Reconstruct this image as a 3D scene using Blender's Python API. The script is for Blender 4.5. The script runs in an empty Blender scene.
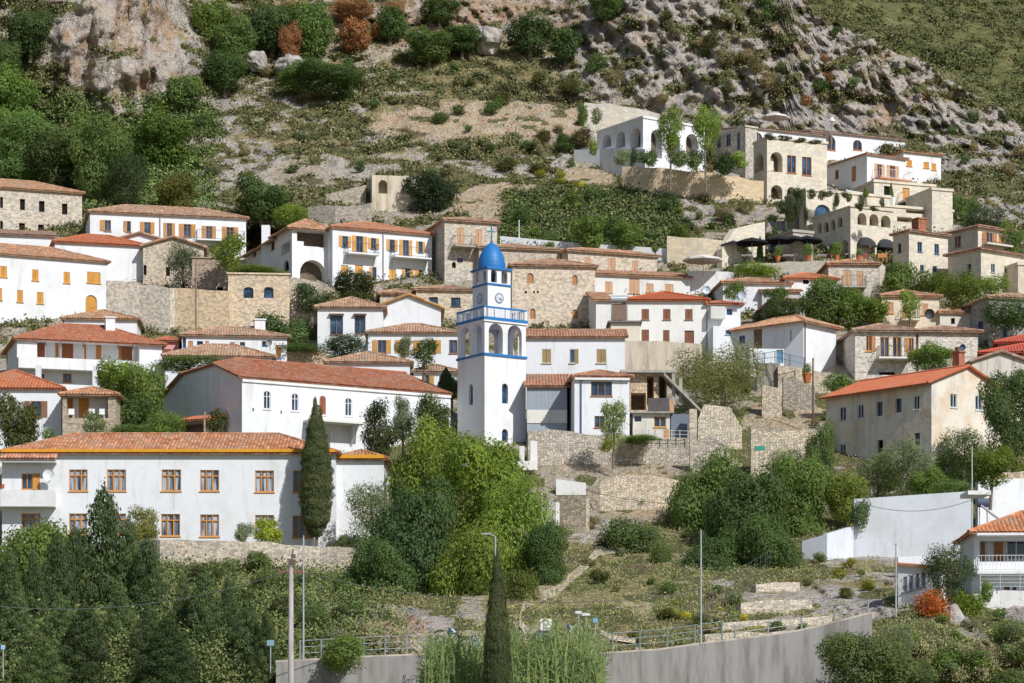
import bpy, math, random
import numpy as np
from mathutils import Vector, Matrix
R = math.radians
random.seed(7); rng = np.random.default_rng(11)
F = 2560.0; VH = 740.0; CX = 512.0
sc = bpy.context.scene
col = sc.collection

# ------------------------------------------------------------------ geometry of the view and of the hill
def pt(px, py, D):
    return Vector(((px - CX) / F * D, D, (VH - py) / F * D))
TB = [(-120, 385), (-60, 366), (0, 350), (60, 336), (100, 328), (160, 312), (190, 300), (230, 286), (260, 275), (300, 262), (345, 247), (380, 235), (430, 220),
      (470, 207), (545, 186), (600, 160), (640, 149), (700, 145), (715, 118), (760, 95)]
TY = np.array([a for a, b in TB], float); TD = np.array([b for a, b in TB], float)
def T(px, py):
    px = np.asarray(px, float); py = np.asarray(py, float)
    d = np.interp(py, TY, TD)
    # the steep crag on the left
    w = np.clip((215 - px) / 60, 0, 1) * np.clip((150 - py) / 40, 0, 1)
    d = d - w * (np.clip(140 - py, 0, 300) * 0.17)
    # the lower right bank is steeper
    w = np.clip((px - 540) / 90, 0, 1) * np.clip((125 - py) / 30, 0, 1)
    d = d - w * np.clip(118 - py, 0, 300) * .13
    w = np.clip((px - 850) / 60, 0, 1) * np.clip((py - 540) / 60, 0, 1) * np.clip((700 - py) / 20, 0, 1)
    d = d - w * 4
    return d
def Tf(px, py): return float(T(px, py))

def _h(ix, iy, iz, s):
    n = (ix * 374761393 + iy * 668265263 + iz * 2147483647 + s * 974634777) & 0xffffffff
    n = ((n ^ (n >> 13)) * 1274126177) & 0xffffffff
    n = (n ^ (n >> 16)) & 0xffffff
    return n / float(0xffffff)
def vnoise(x, y, z, s=0):
    x = np.asarray(x, float); y = np.asarray(y, float) + x * 0; z = np.asarray(z, float) + x * 0
    ix = np.floor(x).astype(np.int64); iy = np.floor(y).astype(np.int64); iz = np.floor(z).astype(np.int64)
    fx = x - ix; fy = y - iy; fz = z - iz
    fx = fx * fx * (3 - 2 * fx); fy = fy * fy * (3 - 2 * fy); fz = fz * fz * (3 - 2 * fz)
    r = 0
    for dx in (0, 1):
        for dy in (0, 1):
            for dz in (0, 1):
                w = (fx if dx else 1 - fx) * (fy if dy else 1 - fy) * (fz if dz else 1 - fz)
                r = r + w * _h(ix + dx, iy + dy, iz + dz, s)
    return r
def fbm(x, y, z, o=4, s=0):
    a = 0.5; r = 0; t = 0
    for k in range(o):
        r = r + a * vnoise(x, y, z, s + k * 17); t += a; a *= 0.55
        x = x * 2.03; y = y * 2.03; z = z * 2.03
    return r / t

# ------------------------------------------------------------------ object helpers
def setp(o, label=None, cat=None, group=None, kind=None):
    if label: o['label'] = label
    if cat: o['category'] = cat
    if group: o['group'] = group
    if kind: o['kind'] = kind
    return o
def thing(name, label, cat, loc, group=None):
    o = bpy.data.objects.new(name, None); col.objects.link(o); o.location = loc
    o.empty_display_size = 0.5
    return setp(o, label, cat, group)
def link(name, me, parent=None, loc=None, rz=0, color=None):
    o = bpy.data.objects.new(name, me); col.objects.link(o)
    if parent is not None: o.parent = parent
    if loc is not None: o.location = loc
    if rz: o.rotation_euler = (0, 0, rz)
    if color: o.color = (color[0], color[1], color[2], 1)
    return o
class MB:
    def __init__(s): s.v = []; s.f = []; s.uv = []
    def face(s, pts, uv=None):
        b = len(s.v); s.v.extend([tuple(p) for p in pts]); s.f.append(tuple(range(b, b + len(pts))))
        s.uv.extend(uv if uv else [(p[0] + p[1] * .7, p[2]) for p in pts])
    def box(s, o, ax, ay, az):
        o = Vector(o); ax = Vector(ax); ay = Vector(ay); az = Vector(az)
        la, lb, lc = ax.length, ay.length, az.length
        c = [o, o + ax, o + ax + ay, o + ay, o + az, o + ax + az, o + ax + ay + az, o + ay + az]
        k = o.x + o.y
        for idx, (p, q) in (((0, 1, 5, 4), (la, lc)), ((1, 2, 6, 5), (lb, lc)), ((2, 3, 7, 6), (la, lc)), ((3, 0, 4, 7), (lb, lc)), ((4, 5, 6, 7), (la, lb)), ((3, 2, 1, 0), (la, lb))):
            s.face([c[i] for i in idx], [(k, o.z), (k + p, o.z), (k + p, o.z + q), (k, o.z + q)])
    def tube(s, a, b, r, n=6, r2=None):
        a = Vector(a); b = Vector(b); d = (b - a)
        if d.length < 1e-6: return
        L = d.length; d.normalize(); r2 = r if r2 is None else r2
        x = d.orthogonal().normalized(); y = d.cross(x)
        A = [a + (x * math.cos(2 * math.pi * i / n) + y * math.sin(2 * math.pi * i / n)) * r for i in range(n)]
        B = [b + (x * math.cos(2 * math.pi * i / n) + y * math.sin(2 * math.pi * i / n)) * r2 for i in range(n)]
        for i in range(n):
            j = (i + 1) % n
            s.face([A[i], A[j], B[j], B[i]], [(i * r, 0), (j * r, 0), (j * r, L), (i * r, L)])
        s.face(A[::-1]); s.face(B)
    def lathe(s, c, prof, n=16):
        c = Vector(c)
        ring = [[c + Vector((r * math.cos(2 * math.pi * i / n), r * math.sin(2 * math.pi * i / n), z)) for i in range(n)] for r, z in prof]
        for a, b in zip(ring, ring[1:]):
            for i in range(n):
                j = (i + 1) % n
                s.face([a[i], a[j], b[j], b[i]])
    def mesh(s, name, m, off=(0, 0, 0), smooth=False):
        me = bpy.data.meshes.new(name); ox, oy, oz = off
        me.from_pydata([(x - ox, y - oy, z - oz) for x, y, z in s.v], [], s.f)
        l = me.uv_layers.new(name='UVMap')
        l.data.foreach_set('uv', np.array(s.uv, dtype=np.float32).ravel())
        me.materials.append(m)
        if smooth: me.polygons.foreach_set('use_smooth', [True] * len(me.polygons))
        return me
    def build(s, name, m, parent=None, color=None, off=None, smooth=False):
        off = off if off is not None else (parent.location if parent is not None else (0, 0, 0))
        o = link(name, s.mesh(name, m, off, smooth), parent, None, 0, color)
        if parent is None: o.location = off
        return o

# ------------------------------------------------------------------ materials
def new_mat(name):
    m = bpy.data.materials.new(name); m.use_nodes = True
    nt = m.node_tree; nt.nodes.clear()
    out = nt.nodes.new('ShaderNodeOutputMaterial'); b = nt.nodes.new('ShaderNodeBsdfPrincipled')
    nt.links.new(b.outputs[0], out.inputs[0]); b.inputs['Roughness'].default_value = 0.85
    b.inputs['Specular IOR Level'].default_value = 0.25
    return m, nt, b, out
class N:
    def __init__(s, nt): s.nt = nt
    def n(s, t, **k):
        x = s.nt.nodes.new('ShaderNode' + t)
        for a, b in k.items(): setattr(x, a, b)
        return x
    def l(s, a, b): s.nt.links.new(a, b)
    def noise(s, vec, scale, det=4, rough=0.6, dist=0):
        x = s.n('TexNoise'); x.inputs['Scale'].default_value = scale; x.inputs['Detail'].default_value = det
        x.inputs['Roughness'].default_value = rough; x.inputs['Distortion'].default_value = dist
        if vec is not None: s.l(vec, x.inputs['Vector'])
        return x.outputs[0]
    def ramp(s, fac, stops, interp='LINEAR'):
        x = s.n('ValToRGB'); x.color_ramp.interpolation = interp
        e = x.color_ramp.elements
        while len(e) > 1: e.remove(e[0])
        for i, (p, c) in enumerate(stops):
            q = e[0] if i == 0 else e.new(p)
            q.position = p; q.color = (c[0], c[1], c[2], 1) if not isinstance(c, (int, float)) else (c, c, c, 1)
        s.l(fac, x.inputs[0]); return x.outputs[0]
    def mix(s, fac, a, b, mode='MIX'):
        x = s.n('MixRGB', blend_type=mode)
        for i, v in ((0, fac), (1, a), (2, b)):
            if isinstance(v, (int, float)): x.inputs[i].default_value = v if i == 0 else (v, v, v, 1)
            elif isinstance(v, tuple): x.inputs[i].default_value = (v[0], v[1], v[2], 1)
            else: s.l(v, x.inputs[i])
        return x.outputs[0]
    def math(s, op, a, b=0.0, c=None, clamp=False):
        x = s.n('Math', operation=op, use_clamp=clamp)
        for i, v in enumerate((a, b, c)):
            if v is None: continue
            if isinstance(v, (int, float)): x.inputs[i].default_value = v
            else: s.l(v, x.inputs[i])
        return x.outputs[0]
    def sstep(s, v, a, b):
        x = s.n('MapRange', interpolation_type='SMOOTHSTEP'); s.l(v, x.inputs[0])
        x.inputs[1].default_value = a; x.inputs[2].default_value = b; return x.outputs[0]
    def attr(s, name): return s.n('Attribute', attribute_name=name).outputs['Fac']
    def ocol(s): return s.n('ObjectInfo').outputs['Color']
    def pos(s): return s.n('NewGeometry').outputs['Position']
    def uv(s): return s.n('UVMap').outputs[0]
    def scale(s, vec, sx, sy, sz):
        x = s.n('Mapping'); s.l(vec, x.inputs[0]); x.inputs['Scale'].default_value = (sx, sy, sz); return x.outputs[0]
    def bump(s, b, h, st, d):
        x = s.n('Bump'); x.inputs['Strength'].default_value = st; x.inputs['Distance'].default_value = d
        s.l(h, x.inputs['Height']); s.l(x.outputs[0], b.inputs['Normal'])
M = {}
# plaster
m, nt, b, o = new_mat('plaster'); g = N(nt); p = g.pos()
n1 = g.noise(p, .35, 5, .65); n2 = g.noise(g.scale(p, 1.3, 1.3, .18), 1.0, 4, .7); n3 = g.noise(p, 3.5, 3)
c = g.mix(g.sstep(n1, .45, .72), g.ocol(), g.mix(1.0, g.ocol(), (.90, .885, .86), 'MULTIPLY'))
c = g.mix(g.math('MULTIPLY', g.sstep(n2, .52, .72), .6), c, g.mix(1.0, c, (.72, .70, .67), 'MULTIPLY'))
c = g.mix(g.math('MULTIPLY', g.sstep(n3, .5, .8), .3), c, g.mix(1.0, c, (.8, .78, .74), 'MULTIPLY'))
g.l(c, b.inputs['Base Color']); g.bump(b, n3, .25, .05); M['plaster'] = m
# stained old plaster
m, nt, b, o = new_mat('stained_plaster'); g = N(nt); p = g.pos()
n1 = g.noise(p, .45, 6, .7); n2 = g.noise(g.scale(p, 1.0, 1.0, .2), 1.1, 5, .7); n3 = g.noise(p, 2.5, 4)
c = g.mix(g.sstep(n1, .4, .68), g.ocol(), (.66, .50, .34))
c = g.mix(g.math('MULTIPLY', g.sstep(n2, .48, .7), .75), c, (.46, .45, .44))
c = g.mix(g.math('MULTIPLY', g.sstep(n3, .55, .75), .4), c, (.62, .57, .50))
g.l(c, b.inputs['Base Color']); g.bump(b, n3, .4, .06); M['stained'] = m
# rubble stone masonry
def stone_mat(name, sx, sz, lo, hi, mort, bumpd=.07, mw=.05):
    m, nt, b, o = new_mat(name); g = N(nt)
    uv = g.uv(); nz = g.n('TexNoise'); nz.inputs['Scale'].default_value = 2.0; nz.inputs['Detail'].default_value = 2; g.l(uv, nz.inputs['Vector'])
    v = g.n('VectorMath', operation='MULTIPLY_ADD'); g.l(nz.outputs['Color'], v.inputs[0]); v.inputs[1].default_value = (.25, .12, 0); g.l(uv, v.inputs[2])
    sc_ = g.scale(v.outputs[0], sx, sz, 1)
    vo = g.n('TexVoronoi', voronoi_dimensions='2D'); g.l(sc_, vo.inputs['Vector']); vo.inputs['Scale'].default_value = 1; vo.inputs['Randomness'].default_value = .8
    ve = g.n('TexVoronoi', voronoi_dimensions='2D', feature='DISTANCE_TO_EDGE'); g.l(sc_, ve.inputs['Vector']); ve.inputs['Scale'].default_value = 1; ve.inputs['Randomness'].default_value = .8
    vc = g.n('SeparateXYZ'); g.l(vo.outputs['Color'], vc.inputs[0])
    st = g.ramp(vc.outputs[0], [(0, (lo, lo, lo * 1.02)), (.5, (1, .99, .96)), (1, (hi, hi * .97, hi * .90))])
    n1 = g.noise(g.pos(), .4, 5, .65); n2 = g.noise(g.pos(), 4.0, 4, .6); n4 = g.noise(g.scale(g.pos(), 1, 1, .3), .8, 4, .7)
    c = g.mix(g.sstep(ve.outputs['Distance'], 0, mw), (mort, mort * .97, mort * .92), st)
    c = g.mix(1.0, c, g.ocol(), 'MULTIPLY')
    c = g.mix(g.math('MULTIPLY', g.sstep(n1, .45, .7), .5), c, g.mix(1.0, c, (1.04, .955, .86), 'MULTIPLY'))
    c = g.mix(g.math('MULTIPLY', g.sstep(n4, .5, .75), .4), c, g.mix(1.0, c, (.68, .68, .68), 'MULTIPLY'))
    c = g.mix(g.math('MULTIPLY', g.sstep(n2, .35, .7), .5), g.mix(1.0, c, (.94, .93, .92), 'MULTIPLY'), g.mix(1.0, c, (1.10, 1.09, 1.06), 'MULTIPLY'))
    g.l(c, b.inputs['Base Color'])
    h = g.math('ADD', g.sstep(ve.outputs['Distance'], 0, mw * 1.6), g.math('MULTIPLY', n2, .8))
    g.bump(b, h, .7, bumpd); return m
M['stone'] = stone_mat('rubble_stone', 3.9, 6.6, .66, 1.25, .90)
M['ashlar'] = stone_mat('cut_stone', 1.8, 3.4, .86, 1.12, .84, .02)
M['rough'] = stone_mat('dry_stone', 4.2, 6.6, .66, 1.3, .68, .12, .08)
# roof tiles
m, nt, b, o = new_mat('clay_tiles'); g = N(nt); uv = g.uv()
sx = g.n('SeparateXYZ'); g.l(uv, sx.inputs[0])
cu = g.math('FLOOR', g.math('DIVIDE', sx.outputs[0], .26)); cv = g.math('FLOOR', g.math('DIVIDE', sx.outputs[1], .42))
cx = g.n('CombineXYZ'); g.l(cu, cx.inputs[0]); g.l(cv, cx.inputs[1]); wn = g.n('TexWhiteNoise', noise_dimensions='2D'); g.l(cx.outputs[0], wn.inputs['Vector'])
n1 = g.noise(g.pos(), .5, 5, .7); n2 = g.noise(g.pos(), 2.2, 4, .7)
var = g.ramp(wn.outputs['Value'], [(0, (.62, .56, .54)), (.35, (.88, .85, .83)), (.75, (1.03, 1.03, 1.03)), (1, (1.3, 1.5, 1.65))])
am = g.n('ObjectInfo').outputs['Alpha']
c = g.mix(am, g.ocol(), g.mix(1.0, g.ocol(), var, 'MULTIPLY'))
c = g.mix(g.math('MULTIPLY', g.math('MULTIPLY', g.sstep(n1, .42, .7), am), .7), c, (.33, .26, .20))
c = g.mix(g.math('MULTIPLY', g.math('MULTIPLY', g.sstep(n2, .56, .72), am), .6), c, (.52, .44, .33))
g.l(c, b.inputs['Base Color'])
fr = g.math('FRACT', g.math('DIVIDE', sx.outputs[1], .42)); g.bump(b, g.math('ADD', fr, n2), .6, .06); M['tile'] = m
# plain tinted surfaces
def tint(name, rough=.7, spec=.3, nscale=2.0, amt=.35, mul=(.7, .68, .66), metal=0, stretch=(1, 1, 1)):
    m, nt, b, o = new_mat(name); g = N(nt)
    n1 = g.noise(g.scale(g.pos(), *stretch), nscale, 4, .65)
    c = g.mix(g.math('MULTIPLY', g.sstep(n1, .4, .7), amt), g.ocol(), g.mix(1.0, g.ocol(), mul, 'MULTIPLY'))
    g.l(c, b.inputs['Base Color']); b.inputs['Roughness'].default_value = rough; b.inputs['Specular IOR Level'].default_value = spec
    b.inputs['Metallic'].default_value = metal; g.bump(b, n1, .2, .03); return m
M['wood'] = tint('painted_wood', .6, .3, 3.0, .5, (.6, .55, .5), 0, (1, 1, .3))
M['paint'] = tint('painted_metal', .5, .4, 1.5, .3, (.75, .74, .72))
M['concrete'] = tint('concrete', .9, .2, 1.5, .9, (.55, .53, .51), 0, (1, 1, .16))
M['metal'] = tint('galvanised_metal', .45, .5, 2, .4, (.7, .7, .7), .5)
M['bark'] = tint('bark', .95, .1, 3, .6, (.5, .48, .45))
M['cloth'] = tint('awning_cloth', .95, .1, 1, .3)
M['asphalt'] = tint('asphalt', .9, .2, 2, .4)
m, nt, b, o = new_mat('window_glass'); g = N(nt)
n1 = g.noise(g.pos(), .9, 2); g.l(g.ramp(n1, [(.35, (.012, .02, .035)), (.55, (.03, .07, .14)), (.8, (.09, .15, .24))]), b.inputs['Base Color'])
b.inputs['Roughness'].default_value = .08; b.inputs['Specular IOR Level'].default_value = .6; M['glass'] = m
m, nt, b, o = new_mat('curtained_glass'); g = N(nt); sx = g.n('SeparateXYZ'); g.l(g.pos(), sx.inputs[0])
n1 = g.noise(g.scale(g.pos(), 3.5, 1, .35), 1.0, 3, .6); g.l(g.ramp(n1, [(.38, (.03, .05, .08)), (.47, (.12, .16, .22)), (.54, (.36, .41, .48)), (.7, (.5, .54, .6))]), b.inputs['Base Color'])
b.inputs['Roughness'].default_value = .12; b.inputs['Specular IOR Level'].default_value = .6; M['curtain'] = m
m, nt, b, o = new_mat('dark_interior'); b.inputs['Base Color'].default_value = (.02, .018, .016, 1); b.inputs['Specular IOR Level'].default_value = 0; M['dark'] = m
# foliage
m, nt, b, o = new_mat('foliage'); g = N(nt); r = g.attr('rnd')
oc = g.ocol()
c = g.mix(1.0, oc, g.ramp(r, [(0, (.72, .78, .74)), (.5, (1.25, 1.32, 1.2)), (.85, (1.8, 1.7, 1.4)), (1, (2.4, 2.1, 1.6))]), 'MULTIPLY')
g.l(c, b.inputs['Base Color']); b.inputs['Roughness'].default_value = .7; b.inputs['Specular IOR Level'].default_value = .2
tr = g.n('BsdfTranslucent'); g.l(g.mix(1.0, c, (1.4, 1.5, .7), 'MULTIPLY'), tr.inputs[0]); mx = g.n('MixShader'); mx.inputs[0].default_value = .38
g.l(b.outputs[0], mx.inputs[1]); g.l(tr.outputs[0], mx.inputs[2]); g.l(mx.outputs[0], o.inputs[0]); M['leaf'] = m
# ground cover with its own colour per clump
m, nt, b, o = new_mat('ground_cover'); g = N(nt)
a = g.n('Attribute', attribute_name='tint'); g.l(a.outputs['Color'], b.inputs['Base Color']); b.inputs['Specular IOR Level'].default_value = .1; M['cover'] = m

# ------------------------------------------------------------------ camera, sky, sun
cam = bpy.data.cameras.new('camera'); co = bpy.data.objects.new('camera', cam); col.objects.link(co); sc.camera = co
co.location = (0, 0, 0); co.rotation_euler = (R(90), 0, 0); cam.sensor_width = 36; cam.lens = F / 1024 * 36
cam.shift_y = (VH - 341.5) / 1024; cam.clip_end = 4000; cam.clip_start = 1
AZ, EL = 36.0, 41.0
w = bpy.data.worlds.new('World'); sc.world = w; w.use_nodes = True; nt = w.node_tree
bg = nt.nodes['Background']; sk = nt.nodes.new('ShaderNodeTexSky'); sk.sky_type = 'NISHITA'; sk.sun_disc = False
sk.sun_elevation = R(EL); sk.sun_rotation = R(180 - AZ); sk.air_density = 1.0; sk.dust_density = .6
nt.links.new(sk.outputs[0], bg.inputs[0]); bg.inputs[1].default_value = .080
sun = bpy.data.lights.new('sun', 'SUN'); sun.energy = 4.3; sun.angle = R(.55); sun.color = (1.0, .985, .955)
so = bpy.data.objects.new('sun', sun); col.objects.link(so)
sd = Vector((math.sin(R(AZ)) * math.cos(R(EL)), -math.cos(R(AZ)) * math.cos(R(EL)), math.sin(R(EL))))
so.rotation_euler = sd.to_track_quat('Z', 'Y').to_euler(); so.location = (100, -50, 200)
sc.view_settings.view_transform = 'Standard'; sc.view_settings.look = 'None'; sc.view_settings.exposure = 0.02; sc.view_settings.gamma = 1
sc.cycles.max_bounces = 6; sc.cycles.diffuse_bounces = 3; sc.cycles.glossy_bounces = 2; sc.cycles.transmission_bounces = 3

# ------------------------------------------------------------------ terrain
RIDGE = [(-400, -70), (780, -60), (794, -14), (802, 2), (824, 20), (851, 29), (886, 47), (918, 61), (947, 78), (976, 97), (1003, 111), (1019, 126), (1100, 185), (1400, 300)]
RX = np.array([a for a, b in RIDGE], float); RV = np.array([b for a, b in RIDGE], float)
def grid_mesh(name, X, Y, Z, mat, attrs=None):
    nr, nc = X.shape; me = bpy.data.meshes.new(name)
    v = np.stack([X, Y, Z], -1).reshape(-1, 3).astype(np.float32)
    i = np.arange(nr * nc).reshape(nr, nc)
    f = np.stack([i[:-1, :-1], i[:-1, 1:], i[1:, 1:], i[1:, :-1]], -1).reshape(-1, 4)
    me.vertices.add(len(v)); me.vertices.foreach_set('co', v.ravel())
    me.loops.add(f.size); me.loops.foreach_set('vertex_index', f.ravel().astype(np.int32))
    me.polygons.add(len(f)); me.polygons.foreach_set('loop_start', np.arange(0, f.size, 4, dtype=np.int32))
    me.polygons.foreach_set('use_smooth', np.ones(len(f), bool))
    me.update(calc_edges=True); me.materials.append(mat)
    for k, a in (attrs or {}).items():
        at = me.attributes.new(k, 'FLOAT', 'POINT'); at.data.foreach_set('value', a.ravel().astype(np.float32))
    return me
def ell(U, V, cx, cy, rx, ry, wob=.35, soft=.25, s=3):
    d = np.sqrt(((U - cx) / rx) ** 2 + ((V - cy) / ry) ** 2) + (fbm(U / 22, V / 16, 0, 3, s) - .5) * wob * 2
    return np.clip((1 + soft - d) / (2 * soft), 0, 1)
# zones: rock, vegetation, dry grass, bare tan earth, ochre
Z_ROCK = [(430, 20, 160, 34, .85), (230, 150, 60, 60, .75), (300, 110, 90, 40, .6), (125, 55, 82, 85, 1), (20, 100, 40, 40, .5), (490, 14, 90, 22, 1), (700, 55, 160, 60, .92), (860, 120, 140, 75, .92), (1000, 190, 60, 70, .9), (240, 110, 60, 40, .5), (560, 25, 60, 35, .9), (330, 70, 60, 30, .3),
          (250, 175, 70, 35, .6), (330, 160, 60, 25, .55), (700, 215, 50, 25, .9), (740, 240, 30, 30, .9), (560, 165, 50, 18, .8), (490, 175, 40, 15, .5), (640, 110, 60, 20, .6),
          (395, 632, 55, 24, 1), (870, 580, 55, 40, .85), (970, 640, 60, 45, 1), (840, 572, 50, 34, 1), (640, 590, 25, 16, .6), (590, 560, 30, 20, .4), (820, 420, 60, 40, .7), (600, 510, 40, 30, .7), (470, 14, 110, 26, 1)]
Z_VEG = [(850, 570, 45, 34, .25), (960, 640, 60, 30, .4), (720, 50, 190, 75, .20), (880, 110, 160, 90, .22), (125, 55, 76, 80, -.4), (25, 140, 75, 75, 1), (100, 165, 70, 50, .95), (175, 135, 40, 40, .8), (235, 35, 50, 40, .5), (290, 50, 60, 40, .36), (350, 90, 60, 40, .5), (420, 30, 90, 36, .32), (540, 40, 40, 25, .4), (440, 115, 130, 45, .62),
         (280, 205, 60, 25, .7), (590, 215, 85, 40, 1), (650, 180, 50, 15, .8), (740, 215, 40, 14, .6), (500, 148, 90, 16, .8), (60, 620, 190, 90, 1), (250, 600, 110, 60, .85), (300, 600, 60, 40, .8), (760, 520, 110, 70, 1),
         (900, 470, 130, 40, .95), (600, 590, 90, 60, .55), (700, 600, 60, 50, .8), (480, 560, 90, 90, .9), (880, 290, 90, 30, .8), (980, 220, 50, 50, .7), (930, 660, 110, 40, .85), (430, 200, 45, 25, .6), (50, 410, 60, 40, .6), (130, 400, 70, 50, .9),
         (330, 310, 70, 25, .6), (250, 260, 60, 30, .6), (650, 350, 90, 25, .4), (470, 12, 100, 24, .12)]
Z_DRY = [(480, 75, 90, 30, .8), (350, 120, 80, 40, .5), (290, 130, 60, 30, .5), (590, 590, 85, 50, 1.1), (640, 620, 60, 30, .9), (840, 560, 60, 30, .5), (520, 130, 80, 20, .5), (640, 620, 90, 25, .6), (230, 585, 50, 25, .6), (980, 660, 60, 40, .5), (330, 590, 50, 40, .4)]
Z_TAN = [(485, 121, 106, 19, 1), (590, 183, 32, 17, 1), (500, 203, 45, 22, 1), (450, 190, 20, 10, .5), (640, 495, 55, 26, .9), (800, 405, 45, 30, .7), (545, 575, 12, 30, .7), (600, 455, 80, 20, .5), (600, 160, 30, 12, .5), (400, 640, 50, 14, .5), (735, 235, 30, 16, .5), (300, 175, 30, 14, .4), (640, 600, 20, 10, .5), (720, 440, 60, 30, .5)]
Z_OCH = [(470, 14, 110, 26, .9), (420, 18, 170, 34, .7), (118, 55, 70, 75, .55), (300, 25, 60, 40, .9), (470, 25, 30, 25, .8), (520, 40, 50, 20, .5), (590, 180, 40, 20, .5), (500, 203, 45, 22, .6), (395, 632, 40, 20, .8), (880, 95, 60, 30, .25), (790, 40, 20, 20, .6), (885, 55, 12, 12, .6), (915, 90, 12, 16, .6), (640, 30, 60, 20, .4), (880, 118, 16, 12, .7)]
def zone(U, V, lst, base, s):
    a = np.full(U.shape, float(base))
    for k, (cx, cy, rx, ry, v) in enumerate(lst):
        w = ell(U, V, cx, cy, rx, ry, s=s + k)
        a = a + (v - a) * w
    return a
us = np.arange(-190, 1230, 2.4); nr = 420
ts = np.linspace(0, 1, nr)
vt = np.interp(us, RX, RV) + (fbm(us / 9, 0, 0, 4, 5) - .5) * 12 * (us > 780) 
V = 760 - ts[:, None] * (760 - vt[None, :]); U = np.repeat(us[None, :], nr, 0)
rock = zone(U, V, Z_ROCK, .42, 31); veg = zone(U, V, [(300, 130, 170, 70, .46)] + Z_VEG, .45, 71); dry = zone(U, V, Z_DRY, .25, 131); tan = zone(U, V, Z_TAN, 0, 171); och = zone(U, V, Z_OCH, .08, 211)
veg = veg * (1 - tan * .9); rock = np.maximum(rock * (1 - tan), 0)
D = T(U, V); s0 = F / D
wx = (U - CX) / s0; wz = (VH - V) / s0
hill = np.clip((235 - V) / 40, 0, 1); low = np.clip((V - 545) / 30, 0, 1) * np.clip((690 - V) / 20, 0, 1)
patch = fbm(wx / 6.0, D / 60, wz / 3.0, 4, 601) * .45 + fbm(wx / 2.0, D / 40, wz / 1.3, 4, 611) * .55
vm = np.clip((veg * .62 + (patch - .5) * 3.4 - .22) / .14, 0, 1)
n_big = fbm(wx / 16, D / 40, wz / 12, 4, 301) - .5
rid = 1 - np.abs(2 * fbm((wx + .35 * wz) / 4.0, 0, wz / 13, 5, 331) - 1); rid = np.maximum(rid, .38)
rid2 = 1 - np.abs(2 * fbm((wx + .35 * wz) / 1.4, 3, wz / 4.0, 4, 341) - 1); rid2 = np.maximum(rid2, .4)
crag = ell(U, V, 128, 50, 84, 88, s=17)
crd = (.7 - np.maximum(1 - np.abs(2 * fbm(wx / 6.5, 7, wz / 26, 5, 511) - 1), .5)) * 13 + (.5 - fbm(wx / .9, 2, wz / 8, 4, 521)) * 3.2
rockx = rock; rock = rock * (1 - crag)
rid3 = np.maximum(1 - np.abs(2 * fbm((wx + .3 * wz) / 1.5, 5, wz / 2.4, 4, 621) - 1), .4)
disp = crag * crd + (.75 - rid3) * 3.2 * rock * low + n_big * 8 * hill + (.75 - rid) * 4.2 * rock * (hill + .3 * low) + (.75 - rid2) * 2.8 * rock * (hill + .8 * low) + (fbm(wx / 1.6, 1, wz / 1.3, 3, 351) - .5) * 2.2 * (hill + .6 * low) * (.4 + rock)
fine = (fbm(wx / 1.4, D / 3, wz / .9, 3, 361) - .5) * .8 + (fbm(wx / .7, 0, wz / 1.1, 2, 371) - .5) * 2.6 * rockx * hill * (1 - crag)
# step-like rock bands on the scrub slope
disp += hill * (1 - tan) * (1 - rockx) * 1.6 * (np.abs(((wz / 3.1 + fbm(wx / 9, 0, 0, 3, 371) * 3) % 1) - .5) - .25) * 2
push = 15 * ell(U, V, 262, 252, 30, 26, 0, .2) + 5 * ell(U, V, 180, 400, 30, 36, 0, .3)
rock = rockx
D2 = D + disp + fine + push
X = (U - CX) / F * D2; Y = D2; Zz = (VH - V) / F * D2
# the back of the ridge falls away behind the skyline
for k in range(1, 7):
    X = np.vstack([X, X[-1:] * 1.0]); Y = np.vstack([Y, Y[-1:] + 8 + 3 * k]); Zz = np.vstack([Zz, Zz[-1:] - 4 * k])
def padr(a): return np.vstack([a] + [a[-1:]] * 6)
rock, veg, dry, tan, och, vm = map(padr, (rock, veg, dry, tan, och, vm))
m, nt, b, o = new_mat('hillside_ground'); g = N(nt); p = g.pos()
nA = g.noise(p, .28, 6, .65, .6); nB = g.noise(p, .9, 5, .65); nC = g.noise(p, 2.6, 4, .65); nD = g.noise(g.scale(p, 1, 1, .16), .5, 5, .65)
nR = g.math('ADD', g.math('MULTIPLY', nB, .5), g.math('ADD', g.math('MULTIPLY', nC, .28), g.math('MULTIPLY', nD, .22)))
rockc = g.ramp(nR, [(.30, (.25, .21, .185)), (.39, (.44, .375, .32)), (.47, (.58, .50, .43)), (.58, (.68, .595, .51)), (.75, (.82, .735, .64))])
rockc = g.mix(g.math('MULTIPLY', g.sstep(nD, .50, .60), .62), rockc, (.27, .27, .29))
rockc = g.mix(.35, rockc, g.mix(1.0, rockc, (.94, .98, 1.03), 'MULTIPLY'))
rockc = g.mix(g.math('MULTIPLY', g.sstep(g.math('ADD', g.math('ADD', g.math('MULTIPLY', nA, .45), g.math('MULTIPLY', nD, .55)), g.math('MULTIPLY', g.attr('ochre'), .26)), .60, .72), .8), rockc, g.ramp(nB, [(.3, (.42, .23, .12)), (.7, (.66, .46, .29))]))
earth = g.ramp(nC, [(.3, (.34, .28, .20)), (.55, (.54, .46, .35)), (.8, (.70, .63, .52))])
tanc = g.ramp(nB, [(.3, (.46, .31, .18)), (.5, (.60, .46, .31)), (.75, (.72, .62, .48))])
tanc = g.mix(g.math('MULTIPLY', g.sstep(nD, .5, .65), .5), tanc, (.50, .45, .38))
dryc = g.ramp(nC, [(.3, (.24, .20, .09)), (.55, (.40, .34, .17)), (.8, (.54, .47, .27))])
green = g.ramp(nC, [(.25, (.085, .095, .04)), (.5, (.165, .17, .07)), (.75, (.28, .26, .12))])
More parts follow.
